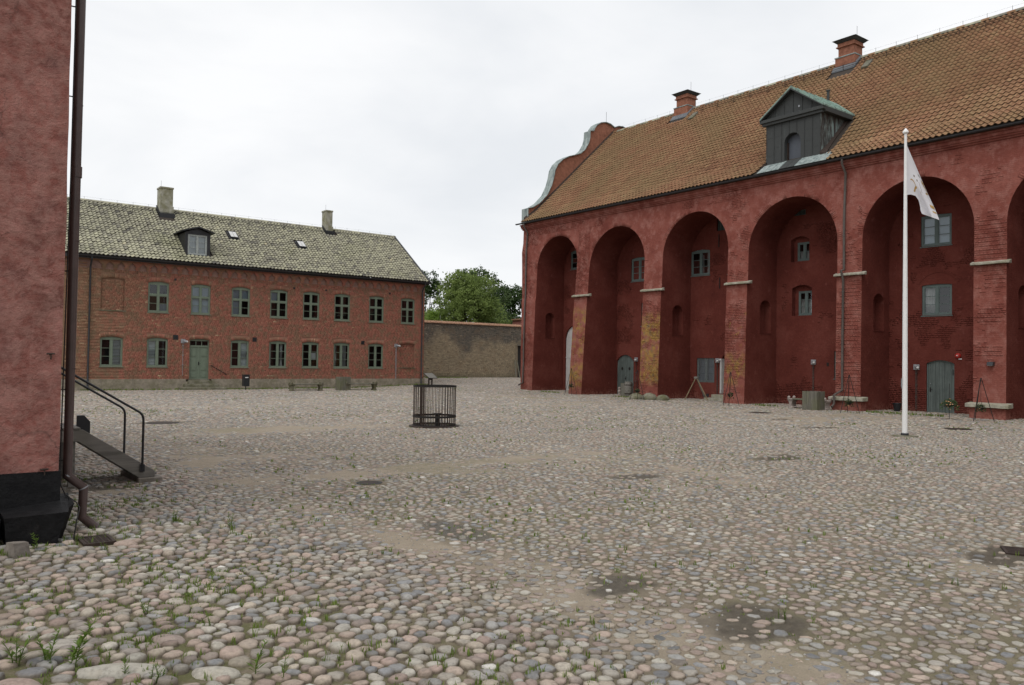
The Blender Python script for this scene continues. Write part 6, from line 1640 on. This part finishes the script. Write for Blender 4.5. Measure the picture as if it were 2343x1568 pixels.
# ================================================================== WOODEN STAIR
st = thing('wooden_stair', (3.3, 14.8, 0), 'grey wooden stair with black tube handrails beside the corner building', 'stair')
g0 = gzs(3.5, 14.3)
def stringer(y):
    m_ = MB(); pl = [(1.55, .92), (2.49, .92), (3.575, .20), (3.575, .10), (3.33, .10), (2.42, .735), (1.55, .735)]
    m_.prism(pl, lambda a, b, d: (a, y + d, b), 0, .06); return m_
stringer(14.30).build('stringer', M['wood_s'], st, bevel=.006); stringer(15.34).build('stringer', M['wood_s'], st, bevel=.006)
for i in range(5): MB().box(2.52 + i * .21, 2.78 + i * .21, 14.365, 15.335, .69 - i * .14, .725 - i * .14).build('tread', M['wood_s'], st, bevel=.004)
for i in range(7): MB().box(1.55 + i * .13, 1.67 + i * .13, 14.29, 15.42, .925, .955).build('platform_board', M['wood_s'], st, bevel=.004)
for (x, y) in ((2.34, 14.37), (2.34, 15.30), (1.58, 14.37)): MB().box(x - .04, x + .05, y - .03, y + .03, -.02, .73).build('post', M['wood_s'], st)
MB().box(3.30, 3.68, 14.22, 15.50, -.05, .10).build('plinth_slab', M['granite'], st, bevel=.012)
m_ = MB().prism([(2.58, .80), (2.58, 1.075), (2.69, 1.075), (2.785, .965), (2.785, .70)], lambda a, b, d: (a, 15.40 + d, b), 0, .05); m_.build('end_board', M['black'], st)
for y, (xb, zb, xt, zt, zlow) in ((14.27, (3.37, 1.14, 1.9, 2.06, .22)), (15.44, (3.34, 1.16, 1.9, 2.06, .12))):
    m_ = MB(); ang = math.atan2(zt - zb, xt - xb); pts = [(xb, y, zlow), (xb, y, zb - .10)]
    for s_ in np.linspace(0, 1, 5):
        p = (1 - s_) ** 2 * np.array([xb, zb - .10]) + 2 * s_ * (1 - s_) * np.array([xb, zb]) + s_ ** 2 * np.array([xb + .09 * math.cos(ang), zb + .09 * math.sin(ang)]); pts.append((p[0], y, p[1]))
    pts.append((xt, y, zt)); m_.tube(pts, .019, 10); m_.ub(lambda u, v, d: (u, y + d, v), xb - .035, xb + .035, zlow - .02, zlow + .10, -.012, .03) if y < 15 else None
    m_.build('handrail', M['black'], st, smooth='angle')

# ================================================================== WELL CAGE
cg = (13.82, 21.90); cz = gzs(*cg)
t = thing('well_cage', (cg[0], cg[1], cz), 'round black iron cage of upright bars standing over the old well', 'cage')
m_ = MB(); m_.lathe([(.80, -.03), (.80, .035), (.66, .05), (.62, .05), (.62, -.03)], (0, 0, 0), 40, cap=False); m_.build('base_ring', M['iron'], t, local=True, smooth='angle')
MB().lathe([(.64, .02), (.001, .021)], (0, 0, 0), 32, cap=False).build('cover_plate', M['iron'], t, local=True)
for z0, h_ in ((1.26, .05), (.30, .065), (.05, .03)):
    MB().lathe([(.672, z0), (.688, z0), (.688, z0 + h_), (.672, z0 + h_), (.672, z0)], (0, 0, 0), 48, cap=False).build('hoop', M['iron2'], t, local=True, smooth='angle')
bar = MB().box(-.0085, .0085, -.006, .006, .04, 1.27).build('bar', M['iron'], t, local=True); bar.location = (.668, 0, 0); bar.rotation_euler = (0, 0, math.pi / 2)
for i in range(1, 42):
    a = 2 * math.pi * i / 42; o = bar.copy(); COL.objects.link(o); o.parent = t; o.location = (.668 * math.cos(a), .668 * math.sin(a), 0); o.rotation_euler = (0, 0, a + math.pi / 2)
for a in (3.5, 3.62): o = bar.copy(); COL.objects.link(o); o.parent = t; o.scale = (2.2, 1.6, 1); o.location = (.668 * math.cos(a), .668 * math.sin(a), 0); o.rotation_euler = (0, 0, a + math.pi / 2)
wb = thing('well_bracket', (cg[0] + .13, cg[1] + .02, cz + .02), 'small dark iron fitting on the plate inside the well cage', 'fitting')
m_ = MB(); m_.box(-.07, .07, -.06, .06, 0, .10); m_.box(-.05, -.02, -.05, .05, .1, .32); m_.box(.02, .05, -.05, .05, .1, .32); m_.box(-.10, .10, -.07, .07, .32, .40); m_.tube([(-.09, 0, .1), (-.02, 0, .30)], .015, 6); m_.build('body', M['iron2'], wb, local=True, bevel=.006)
m_ = MB().tube([(.06, 0, .25), (.13, 0, .25), (.13, 0, .12)], .012, 6); m_.build('handle', M['iron2'], wb, local=True)

# ================================================================== FLAGPOLE AND FLAG
fx, fy = 24.49, 12.19; fz = gzs(fx, fy)
t = thing('flagpole', (fx, fy, fz), 'tall white flagpole standing in front of the castle arches', 'flagpole')
MB().tube([(0, 0, .03), (0, 0, 4), (0, 0, 9.22)], [.078, .070, .038], 20).build('pole', M['white'], t, local=True, smooth='angle')
MB().lathe([(.03, 9.2), (.085, 9.26), (.085, 9.30), (.04, 9.36), (.01, 9.40)], (0, 0, 0), 14).build('finial', M['white'], t, local=True, smooth='angle')
m_ = MB(); m_.lathe([(.11, 0), (.11, .09), (.085, .10)], (0, 0, 0), 18); m_.build('base_collar', M['gutter'], t, local=True)
for i in range(6): a = i * 1.047; MB().tube([(.10 * math.cos(a), .10 * math.sin(a), .08), (.10 * math.cos(a), .10 * math.sin(a), .115)], .012, 6).build('bolt', M['galv'], t, local=True)
MB().lathe([(.36, -.04), (.36, .02), (.11, .03)], (0, 0, 0), 24).build('foundation', M['step'], t, local=True, smooth='angle')
m_ = MB(); m_.ub(lambda u, v, d: (u, v, d), -.015, .015, .08, .10, 1.45, 1.75); m_.tube([(-.09, .06, 1.5), (-.09, .06, 1.75)], .012, 6); m_.build('cleat', M['galv'], t, local=True)
MB().tube([(-.05, -.065, 1.6), (-.048, -.06, 9.1)], .004, 5).build('halyard', M['white'], t, local=True)
# the flag hangs from its hoist; e = along the wall towards the right of the picture
E1 = Vector((.10, -.99, 0)).normalized(); E2 = Vector((.99, .10, 0))
def FP(s, q):
    """s 0..1 from top edge to bottom edge, q 0..1 from hoist to fly."""
    top = (lambda q: (.045 + .87 * q, 8.85 - 2.36 * q))(q)
    hq = [0, .15, .3, .45, .6, .8, 1.0]; bx = [.045, .14, .27, .335, .36, .40, .455]; bz = [7.34, 7.345, 7.29, 7.16, 7.02, 6.86, 6.72]
    b = (float(np.interp(q, hq, bx)), float(np.interp(q, hq, bz)))
    u = top[0] + (b[0] - top[0]) * s; z = top[1] + (b[1] - top[1]) * s
    d = .12 * q * math.sin(s * 7.5 + q * 2.2) + .10 * math.sin(s * 3.1 + .4) * q + .05 * math.sin(q * 9 + s * 3) * q
    d += .28 * s * q * (1 - .4 * s)
    p = Vector((fx, fy, fz)) + E1 * u + E2 * d; return (p.x, p.y, z)
m_ = MB(); NS, NQ = 26, 30
P = [FP(i / NS, j / NQ) for i in range(NS + 1) for j in range(NQ + 1)]
m_.pts(P, [(i * (NQ + 1) + j, i * (NQ + 1) + j + 1, (i + 1) * (NQ + 1) + j + 1, (i + 1) * (NQ + 1) + j) for i in range(NS) for j in range(NQ)])
fl = thing('flag', (fx, fy, 8.85), 'drooping white flag with gold and grey print hanging from the pole', 'flag')
m_.build('cloth', M['flag'], fl, smooth=True, recalc=False)
def stroke(path, w, mat):
    q = MB(); path = [np.array(p) for p in path]; n = len(path)
    for off in (.006, ):
        V = []
        for i, p in enumerate(path):
            tt = path[min(i + 1, n - 1)] - path[max(i - 1, 0)]; tt = tt / (np.linalg.norm(tt) + 1e-9); nn = np.array([-tt[1], tt[0] * .6])
            for sg in (-1, 1):
                v = Vector(FP(*(p + nn * w * sg * .5))); V.append(tuple(v - E2 * off))
        q.pts(V, [(2 * i, 2 * i + 1, 2 * i + 3, 2 * i + 2) for i in range(n - 1)])
    q.build('print', mat, fl, recalc=False)
arc = lambda cs, cq, r, a0, a1, k=1.0: [(cs + r * math.sin(a), cq + k * r * math.cos(a)) for a in np.linspace(a0, a1, 12)]
stroke(arc(.66, .22, .09, 3.6, 6.4), .034, M['gold']); stroke([(.88, .26), (.72, .30), (.60, .36)], .07, M['gold'])
stroke([(.10, .46), (.03, .54)], .085, M['gold']); stroke(arc(.10, .60, .06, 3.2, 5.6), .045, M['gold']); stroke([(.16, .62), (.02, .66)], .035, M['gold'])
stroke([(.22, .80), (.02, .84)], .075, M['gold']); stroke([(.20, .89), (.02, .91)], .042, M['gold'])
stroke([(.42, .22), (.38, .26)], .05, M['grey_print']); stroke([(.40, .33), (.34, .36)], .05, M['grey_print']); stroke([(.14, .34), (.10, .40)], .04, M['grey_print'])
stroke([(.30, .40), (.34, .50), (.38, .56)], .022, M['grey_print']); stroke([(.48, .50), (.50, .56)], .018, M['gold'])

# ================================================================== BENCHES, PLANTERS, BINS, SIGN
def bench(x, y, rz, L, mat, label, seat=None, flat=False):
    t = thing('stone_bench', (x, y, gzs(x, y)), label, 'bench', 'stone benches round the courtyard', rz)
    for s in (-1, 1):
        c = s * (L / 2 - .10)
        m_ = MB(); pr = [(-.13, 0), (.13, 0), (.14, .05), (.09, .10), (.075, .20), (.10, .30), (.15, .36), (.17, .40), (-.17, .40), (-.15, .36), (-.10, .30), (-.075, .20), (-.09, .10), (-.14, .05)]
        pr2 = [(a * .9 + s * .03 * b, b) for a, b in pr]
        m_.prism(pr2, lambda a, b, d, c=c: (c + a, d, b), -.19, .19); m_.build('pedestal', mat, t, bevel=.012, local=True)
        m_ = MB(); m_.box(c - .14, c + .14, -.25, .25, .40, .47); m_.build('capital', mat, t, bevel=.02, local=True)
        for e in (-1, 1): MB().ball((c + s * .07, e * .20, .52), .075, seg=12).build('knob', mat, t, smooth=True, local=True)
    MB().box(-L / 2 + .16, L / 2 - .16, -.20, .20, .415, .475).build('seat', seat or mat, t, bevel=.012, local=True)
    MB().box(-L / 2 + .2, L / 2 - .2, -.05, .05, .06, .10).build('stretcher', mat, t, local=True)
    return t
bench(21.35, 49.25, .02, 2.15, M['benchst'], 'mossy stone bench by the brick house, between the black bin and the planter', M['wood_g'])
bench(25.25, 49.35, .02, 2.25, M['benchst'], 'mossy stone bench right of the planter by the brick house', M['wood_g'])
bench(35.35, 22.25, math.pi / 2 - .05, 2.05, M['benchst2'], 'pale stone bench half hidden by a planter at the castle wall', M['wood_g'])
def planter(x, y, rz, w, h, label, dark=False):
    t = thing('wooden_planter', (x, y, gzs(x, y)), label, 'planter', 'wooden tubs made of upright planks', rz)
    n = 7; mt = M['wood_g']
    for side in range(4):
        for i in range(n):
            a = -w / 2 + w * i / n + .003; b = -w / 2 + w * (i + 1) / n - .003; dz = random.uniform(-.012, .012)
            m_ = MB().box(a, b, -w / 2 - .022, -w / 2, .01, h + dz); o = m_.build('plank', mt, t, local=True, bevel=.003); o.rotation_euler = (0, 0, side * math.pi / 2)
    MB().box(-w / 2 + .01, w / 2 - .01, -w / 2 + .01, w / 2 - .01, h * .3, h - .06).build('liner', M['room'], t, local=True)
    return t
planter(24.08, 49.55, .02, .72, .90, 'weathered plank planter between the two stone benches of the brick house')
planter(34.72, 21.62, .08, .72, .88, 'tall plank planter standing in front of the pale bench at the castle')
planter(36.95, 36.0, .1, .52, .82, 'plank planter beside the round-arched chevron door')
t = thing('black_tub', (36.1, 35.05, gzs(36.1, 35.05)), 'slim dark barrel standing beside the chevron door planter', 'tub')
MB().lathe([(.17, 0), (.22, .3), (.24, .6), (.22, .95), (.20, .95), (.20, .3)], (0, 0, 0), 16, cap=False).build('barrel', M['wood_s'], t, local=True, smooth='angle')
for z in (.2, .72): MB().lathe([(.222 + z * .01, z), (.235 + z * .01, z), (.235 + z * .01, z + .05), (.222 + z * .01, z + .05)], (0, 0, 0), 16, cap=False).build('hoop', M['iron'], t, local=True)
t = thing('stone_baluster', (37.55, 37.25, gzs(37.5, 37.2)), 'small pale stone baluster behind the planter at the chevron door', 'baluster')
MB().lathe([(.10, 0), (.11, .06), (.06, .12), (.10, .25), (.10, .30), (.05, .36), (.09, .42), (.09, .50), (.02, .54)], (0, 0, 0), 14).build('shaft', M['benchst2'], t, local=True, smooth='angle')
t = thing('litter_bin', (18.45, 52.1, gzs(18.45, 52.1)), 'slim black litter bin on a post in front of the brick house', 'bin')
MB().tube([(0, 0, 0), (0, 0, .3)], .035, 8).build('post', M['black'], t, local=True)
MB().box(-.20, .20, -.16, .16, .24, .98).build('body', M['black'], t, local=True, bevel=.02)
MB().box(-.10, .10, -.167, -.161, .78, .83).build('sticker', M['white'], t, local=True); MB().box(-.21, .21, -.17, .17, .98, 1.0).build('lid', M['black'], t, local=True)
lx, ly = 32.25, 51.75
t = thing('information_lectern', (lx, ly, gzs(lx, ly)), 'dark metal information lectern with sloping panel behind the well cage', 'sign', rz=.27)
for s in (-1, 1): MB().box(-.05 + s * .17, .05 + s * .17, -.03, .03, 0, .74 + .0).build('post', M['iron'], t, local=True)
WL = lambda u, v, d: (u, v * .80 - d * .5, .72 + v * .52 + d * .8)
MB().ub(WL, -.48, .48, -.36, .36, 0, .04).build('panel_frame', M['iron2'], t, local=True)
MB().ub(WL, -.45, .45, -.33, .33, .04, .044).build('panel_face', simple('faded_info_panel', (.13, .12, .10), .5, .15, 4, bump=0), t, local=True)
MB().box(-.2, .2, -.02, .02, .42, .62).build('cross_plate', M['iron'], t, local=True)
t = thing('black_bucket', (37.55, 19.05, gzs(37.55, 19.05)), 'plain black bucket at the castle wall left of the flagpole', 'bucket')
MB().lathe([(.13, 0), (.19, .36), (.205, .36), (.205, .40), (.185, .40), (.12, .03)], (0, 0, 0), 18).build('body', M['black'], t, local=True, smooth='angle')

# ---- iron tripods with hanging flower baskets
def leafclump(n, r, h, seed, size=.07, drop=.2):
    rr = random.Random(seed); L = MB(); Fw = MB()
    for i in range(n):
        a = rr.uniform(0, 6.28); q = r * math.sqrt(rr.random()); z = h * (1 - (q / r) ** 2) * rr.uniform(.2, 1.0) - (drop * rr.random() if q > r * .75 else 0)
        p = Vector((q * math.cos(a), q * math.sin(a), z)); d = Vector((rr.gauss(0, 1), rr.gauss(0, 1), rr.gauss(.3, .8))).normalized(); e = d.orthogonal().normalized(); s = size * rr.uniform(.6, 1.3)
        T = L if rr.random() > .06 else Fw
        T.pts([p - d * s * .5, p + e * s * .28, p + d * s * .5, p - e * s * .28], [(0, 1, 2, 3)])
    return L, Fw
def tripod(x, y, label, bz, seed, big=False):
    t = thing('flower_tripod', (x, y, gzs(x, y)), label, 'tripod', 'iron tripods along the castle piers', rz=.35 + .5 * math.sin(seed * 3.1))
    for k in range(3):
        a = k * 2.094 + .4; MB().tube([(.46 * math.cos(a), .46 * math.sin(a), 0), (.012 * math.cos(a), .012 * math.sin(a), 1.70)], .0135, 6).build('leg', M['iron2'], t, local=True)
    MB().tube([(0, 0, 1.66), (0, 0, bz + .3)], .007, 5).build('chain', M['iron2'], t, local=True)
    b = thing('flower_basket', (x, y, gzs(x, y) + bz), label.replace('black iron tripod', 'small flower basket hung in the tripod'), 'flower basket', 'hanging baskets in the tripods')
    m_ = MB().lathe([(.05, -.12), (.11, -.06), (.14, 0), (.13, 0)], (0, 0, 0), 14); m_.build('bowl', M['iron2'], b, local=True)
    for k in range(3): a = k * 2.094; MB().tube([(.13 * math.cos(a), .13 * math.sin(a), 0), (0, 0, .3)], .004, 4).build('hanger', M['iron2'], b, local=True)
    L, Fw = leafclump(150, .19, .14, seed); o = L.build('foliage', M['leaf_d'], b, local=True, recalc=False); o['kind'] = 'stuff'
    if Fw.f: o = Fw.build('flower', M['flower'], b, local=True, recalc=False); o['kind'] = 'stuff'
tripod(34.45, 38.45, 'black iron tripod before the yellow-stained pier farthest left', .62, 1)
tripod(33.85, 32.15, 'black iron tripod beside the planter and the low rocks', .52, 2)
tripod(33.75, 25.65, 'black iron tripod before the yellow-stained pier near the white door', .55, 3)
tripod(34.05, 19.45, 'black iron tripod in front of the pier with the castle downpipe', .48, 4)
tripod(34.05, 13.95, 'black iron tripod before the stone shelf near the right edge', .55, 5)
t = thing('wooden_trestle', (37.1, 30.6, gzs(37.1, 30.6)), 'yellowed wooden three-legged trestle leaning before the meshed window', 'trestle')
for (a, b) in ((-.25, .62), (.2, -.70), (.75, -.1)): MB().tube([(a, b, 0), (0, b * .06, 1.28)], [.035, .028], 6).build('leg', M['wood_y'] if a < .5 else M['wood_s'], t, local=True)
MB().box(-.06, .06, -.13, .13, 1.24, 1.36).build('head', M['wood_s'], t, local=True, bevel=.01)
# stake with a flower ring by the plank door
t = thing('flower_stake', (33.95, 15.1, gzs(33.95, 15.1)), 'single iron stake carrying a flower basket before the plank door', 'flower stake')
MB().tube([(0, 0, 0), (0, 0, 1.45)], .012, 6).build('stake', M['iron2'], t, local=True)
b = thing('stake_basket', (33.95, 15.1, gzs(33.95, 15.1) + .60), 'bushy flower basket on the iron stake before the plank door', 'flower basket')
MB().lathe([(.06, -.10), (.20, -.04), (.24, 0), (.23, .0)], (0, 0, 0), 14).build('bowl', M['iron2'], b, local=True)
L, Fw = leafclump(420, .36, .26, 31, .075, .25); o = L.build('foliage', M['leaf_m'], b, local=True, recalc=False); o['kind'] = 'stuff'
o = Fw.build('flower', M['flower'], b, local=True, recalc=False); o['kind'] = 'stuff'
# low rocks at the pier foot
for i, (x, y, sx, sy, sz, lb) in enumerate(((34.55, 32.9, .32, .5, .26, 'pale mossy boulder lying behind the tripod by the planter'), (34.75, 32.05, .36, .55, .30, 'flat mossy rock in the middle of the rocks by the pier'), (34.85, 31.15, .28, .45, .28, 'rightmost mossy rock of the row at the pier foot'))):
    m_ = MB().ball((0, 0, 0), 1, seg=12, rings=8); P = np.array(m_.v); k = 1 + .5 * (fbm(P[:, 0] * 2 + i * 5, P[:, 1] * 2 + P[:, 2] * 2, 44 + i, 3) - .5); m_.v = [tuple(p) for p in (P * k[:, None] * np.array([sx, sy, sz]))]
    o = m_.build('boulder', M['step'], None, smooth=True); o.location = (x, y, gzs(x, y) + sz * .25); tag(o, lb, 'rock', 'low rocks at the pier foot')
# manhole covers and the second grate
for i, (x, y, r, lb) in enumerate(((6.98, 27.14, .42, 'dark round manhole cover in the yard behind the stair handrail'), (6.52, 12.35, .15, 'small dark cover plate in the middle foreground'), (29.0, 12.62, .36, 'dark manhole cover right of the flagpole base'), (30.3, 21.4, .36, 'dark manhole cover in front of the pale castle bench'))):
    t = thing('manhole_cover', (x, y, gzs(x, y)), lb, 'manhole cover', 'iron covers set in the cobbles')
    MB().lathe([(r, -.04), (r, .010), (r - .03, .012), (.001, .012)], (0, 0, 0), 24, cap=False).build('lid', M['iron'], t, local=True)
    MB().lathe([(r + .07, -.04), (r + .07, .008), (r + .005, .011)], (0, 0, 0), 24, cap=False).build('rim', M['iron2'], t, local=True)
t = thing('drain_grate', (10.32, 3.72, gzs(10.32, 3.72) + .004), 'dark slotted drain grate cut by the right edge of the picture', 'drain', rz=.5)
for (x0, x1, y0, y1) in ((-.2, .2, -.25, -.22), (-.2, .2, .22, .25), (-.2, -.17, -.22, .22), (.17, .2, -.22, .22)): MB().box(x0, x1, y0, y1, -.04, .012).build('frame', M['iron'], t, local=True)
for i in range(9): MB().box(-.165 + i * .038, -.145 + i * .038, -.22, .22, -.03, .008).build('bar', M['iron'], t, local=True)
MB().box(-.17, .17, -.22, .22, -.08, -.04).build('pit', M['room'], t, local=True)

# ================================================================== YARD WALL AND WHAT STANDS BEHIND IT
YY = 64.5
yw = thing('yard_wall', (44, YY, .4), 'tall old wall of yellow and blackened brick closing the yard, topped with orange tiles', 'wall')
MB().box(30, 64, YY, YY + .45, -.1, 5.58).build('wall_core', M['ymortar'], yw)
core = [c for c in yw.children][0]
brick_field(core, lambda u, v: (u, YY, v), 1, -1, 32, 52.5, .38, 5.55, [dict(u0=50.2, u1=51.2, v0=.3, v1=3.7, rise=0)], M['ybrick'], seed=21, proud=.012, jit=.005)
for i in range(108):
    x = 31.8 + i * .195; m_ = MB(); pr = [(-.10, -.02), (-.06, .045), (0, .065), (.06, .045), (.10, -.02)]
    Pp = [(x + a, YY - .12, 5.60 + b) for a, b in pr] + [(x + a, YY + .22, 5.78 + b) for a, b in pr]
    m_.pts(Pp, [(q, q + 1, q + 6, q + 5) for q in range(4)] + [(0, 1, 2, 3, 4)]); m_.build('coping_tile', M['tile_w'], yw, recalc=False)
MB().hexa([(30, YY - .03, 5.58), (64, YY - .03, 5.58), (64, YY + .48, 5.58), (30, YY + .48, 5.58), (30, YY + .2, 5.71), (64, YY + .2, 5.71), (64, YY + .25, 5.71), (30, YY + .25, 5.71)]).build('coping_bed', M['ymortar'], yw)
MB().box(50.5, 51.4, YY - .02, YY + .05, .3, 3.7).build('dark_doorway', M['room'], yw); MB().box(50.4, 51.6, YY - .5, YY, 3.68, 3.78).build('door_canopy', M['wood_s'], yw)
for i, (xa, xb) in enumerate(((49.75, 50.1), (50.25, 50.35))):
    o = MB().hexa([(xa - .05, YY - .75, .45), (xa + .05, YY - .75, .45), (xa + .05, YY - .70, .45), (xa - .05, YY - .70, .45), (xb - .05, YY - .1, 2.2), (xb + .05, YY - .1, 2.2), (xb + .05, YY - .05, 2.2), (xb - .05, YY - .05, 2.2)]).build('leaning_plank', M['wood_g'], None)
    tag(o, ('left one of two grey planks leaning at the dark doorway of the yard wall', 'right one of two grey planks leaning at the dark doorway of the yard wall')[i], 'plank', 'planks leaning on the yard wall')
ph = thing('pink_outbuilding', (58, 73, .5), 'small pink outbuilding with dark roof edge peeping over the yard wall', 'building')
MB().box(56.8, 62, 72, 73.6, 0, 6.8).build('wall', simple('pink_plaster', (.36, .15, .13), .9, .15, 2), ph)
MB().hexa([(56.3, 71.3, 6.95), (62.6, 71.3, 6.95), (62.6, 74.2, 6.95), (58.6, 74.2, 6.95), (58.6, 72.5, 7.3), (61, 72.5, 7.3), (61, 73.3, 7.3), (59, 73.3, 7.3)]).build('roof', M['gutter'], ph)
MB().box(56.6, 62.1, 71.8, 73.7, 6.8, 6.95).build('cornice', M['tile_w'], ph)

def tree(x, y, z, H, blobs, mat, label, seed, nleaf, lsize, name='broadleaf_tree', hollow=.55, spread=.5):
    rr = np.random.default_rng(seed)
    t = thing(name, (x, y, z), label, 'tree', 'trees behind the yard wall')
    tr = MB(); tr.tube([(0, 0, 0), (.1, .05, H * .25), (-.05, .1, H * .5), (.05, 0, H * .85)], [.32, .25, .16, .04], 9)
    for k, (bx, by, bz, r) in enumerate(blobs):
        z0 = H * (.22 + .4 * rr.random()); tr.tube([(0, 0, z0), (bx * .5, by * .5, z0 + (bz - z0) * .35), (bx, by, bz)], [.11, .07, .02], 6)
    tr.build('trunk', M['bark'], t, local=True, smooth=True)
    B = np.array(blobs); w = B[:, 3] ** 2; w = w / w.sum()
    # every bough carries clusters of leaves, with gaps between the clusters
    C = []; 
    for k, b in enumerate(B):
        nc = int(26 + 20 * b[3]); d = rr.normal(size=(nc, 3)); d /= np.linalg.norm(d, axis=1)[:, None]; rad = b[3] * (hollow + (1 - hollow) * rr.random(nc) ** .5) * rr.uniform(.82, 1.12, nc)
        C.append(b[:3] + d * rad[:, None] * np.array([1, 1, .85]))
    C = np.concatenate(C); nc = len(C); per = nleaf // nc
    cs = rr.uniform(.28, .62, nc) * spread * 1.6
    P = (C[:, None] + rr.normal(size=(nc, per, 3)) * cs[:, None, None] * np.array([.55, .55, .38])).reshape(-1, 3)
    tone = np.repeat(rr.random(nc), per) * .65 + rr.random(nc * per) * .35
    n = len(P); nz = rr.normal(size=(n, 3)) + np.array([0, 0, .9]); nz /= np.linalg.norm(nz, axis=1)[:, None]
    a = np.cross(nz, rr.normal(size=(n, 3))); a /= np.linalg.norm(a, axis=1)[:, None]; b2 = np.cross(nz, a); s = lsize * rr.uniform(.6, 1.25, n)[:, None]
    V = np.stack([P - a * s * .5, P - b2 * s * .32 + a * s * .05, P + a * s * .5 - nz * s * .1, P + b2 * s * .32 + a * s * .05], 1).reshape(-1, 3)
    ox = np.array([x, y, z])
    npmesh('crown', V + ox, np.arange(n * 4).reshape(-1, 4), mat, t, {'tone': np.repeat(tone, 4)}, kind='stuff')
    return t
def crown(cx, cz, rx, rz, n, seed, r=(1.0, 1.7)):
    rr = random.Random(seed); L = []
    for i in range(n):
        a = rr.uniform(0, 6.28); q = math.sqrt(rr.random()); e = rr.uniform(-1, 1)
        k = math.sqrt(max(0, 1 - e * e * .8)); L.append((cx + math.cos(a) * q * rx * k, math.sin(a) * q * rx * k, cz + e * rz, rr.uniform(*r)))
    return L
zt = 1.0
tree(50.9, 75, zt, 10.5, crown(0, 5.6, 3.4, 4.4, 17, 3, (1.3, 2.0)) + [(.2, -.3, 9.7, 1.9), (-1.3, .2, 9.2, 1.6), (1.6, 0, 9.0, 1.6), (-3.6, 0, 5.4, 1.5), (4.2, -.5, 5.6, 1.6), (3.9, -.6, 3.9, 1.8), (-3.2, -.5, 3.6, 1.7), (0, -1, 3.8, 2.2), (2, -1, 3.4, 2), (-1.5, -.8, 6.6, 1.8), (1.8, -.8, 6.8, 1.8)], M['leaf_b'], 'broad bright green tree in the middle above the yard wall', 5, 34000, .25, hollow=.5)
tree(52.4, 86, zt, 11.5, crown(0, 6.0, 4.2, 4.8, 17, 8, (1.6, 2.3)) + [(1.2, 0, 10.3, 1.3), (-.6, 0, 10.0, 1.3), (-2.4, 0, 8.8, 1.6), (-3.6, 0, 6.5, 2.0), (-3.2, 0, 4.2, 2.1), (-4.2, 0, 8.0, 1.4), (-1.5, 0, 5.5, 2.2)], M['leaf_d'], 'dark tree at the left, between the house gable and the bright tree', 6, 22000, .30, hollow=.4)
tree(61.6, 86, zt, 13.5, crown(0, 6.6, 4.4, 5.2, 18, 12, (1.6, 2.3)) + [(-.6, 0, 12.0, 1.5), (.7, 0, 11.2, 1.6), (-2.6, 0, 12.0, 1.0), (2.4, 0, 9.4, 1.7), (3.2, -1, 6, 2), (2.6, -1, 3.8, 2.2)], M['leaf_m'], 'tall grey-green tree rising right behind the bright tree', 7, 25000, .30, hollow=.4)
tree(70.6, 92, zt, 11.5, crown(0, 6.0, 4.6, 4.8, 17, 15, (1.7, 2.4)) + [(-1.6, 0, 10.4, 1.5), (1.2, 0, 10.7, 1.5), (-3.8, -1, 5, 2.2)], M['leaf_d'], 'dark tree farthest right, against the castle corner', 8, 22000, .32, hollow=.4)
tree(57, 97, zt, 9.5, crown(0, 4.6, 8.5, 3.6, 18, 19, (1.9, 2.7)), M['leaf_d'], 'low dark tree filling the gap behind the bright tree', 9, 22000, .36, hollow=.4)
tree(42.6, 68.2, .5, 5.6, [(0, 0, 5.4, .75), (-.6, 0, 4.8, .8), (.7, 0, 4.9, .7), (.1, 0, 6.1, .45)], M['leaf_y'], 'small yellow-green shrub top just above the wall beside the house', 10, 2600, .17, 'shrub', .3)

# ---- the range on the south side of the yard, behind the photographer: the house windows mirror it
sr = thing('south_range', (28, -14, 0), 'red south range across the yard, mirrored in the windows of the brick house', 'building')
sop = [dict(u0=x, u1=x + 1.2, v0=z0, v1=z0 + 1.7, rise=.08) for x in np.arange(12, 44, 2.9) for z0 in (1.4, 4.4)]
SWp = lambda u, v, d=0.0: (u, -14 + d, v)
mb = MB(); wall_quads(mb, lambda u, v: SWp(u, v), 8, 46, -.3, 7.2, sop, 3, 8)
for o in sop: reveals(mb, SWp, o, -.2)
mb.pts([(8, -14, -.3), (8, -23, -.3), (8, -23, 7.2), (8, -18.5, 11), (8, -14, 7.2)], [(0, 1, 2, 3, 4)]); mb.pts([(46, -14, -.3), (46, -23, -.3), (46, -23, 7.2), (46, -18.5, 11), (46, -14, 7.2)], [(0, 1, 2, 3, 4)])
mb.pts([(8, -23, -.3), (46, -23, -.3), (46, -23, 7.2), (8, -23, 7.2)], [(0, 1, 2, 3)])
mb.build('wall', M['plaster'], sr, recalc=False)
mb = MB(); mb.pts([(7.8, -13.6, 7.1), (46.2, -13.6, 7.1), (46.2, -18.5, 11.2), (7.8, -18.5, 11.2)], [(0, 1, 2, 3)]); mb.pts([(7.8, -23.4, 7.1), (46.2, -23.4, 7.1), (46.2, -18.5, 11.2), (7.8, -18.5, 11.2)], [(0, 1, 2, 3)])
mb.build('roof', M['tile_w'], sr, recalc=False)
for o in sop:
    MB().ub(SWp, o['u0'], o['u1'], o['v0'], o['v1'] + .08, -.24, -.2).build('window', M['gutter'], sr)
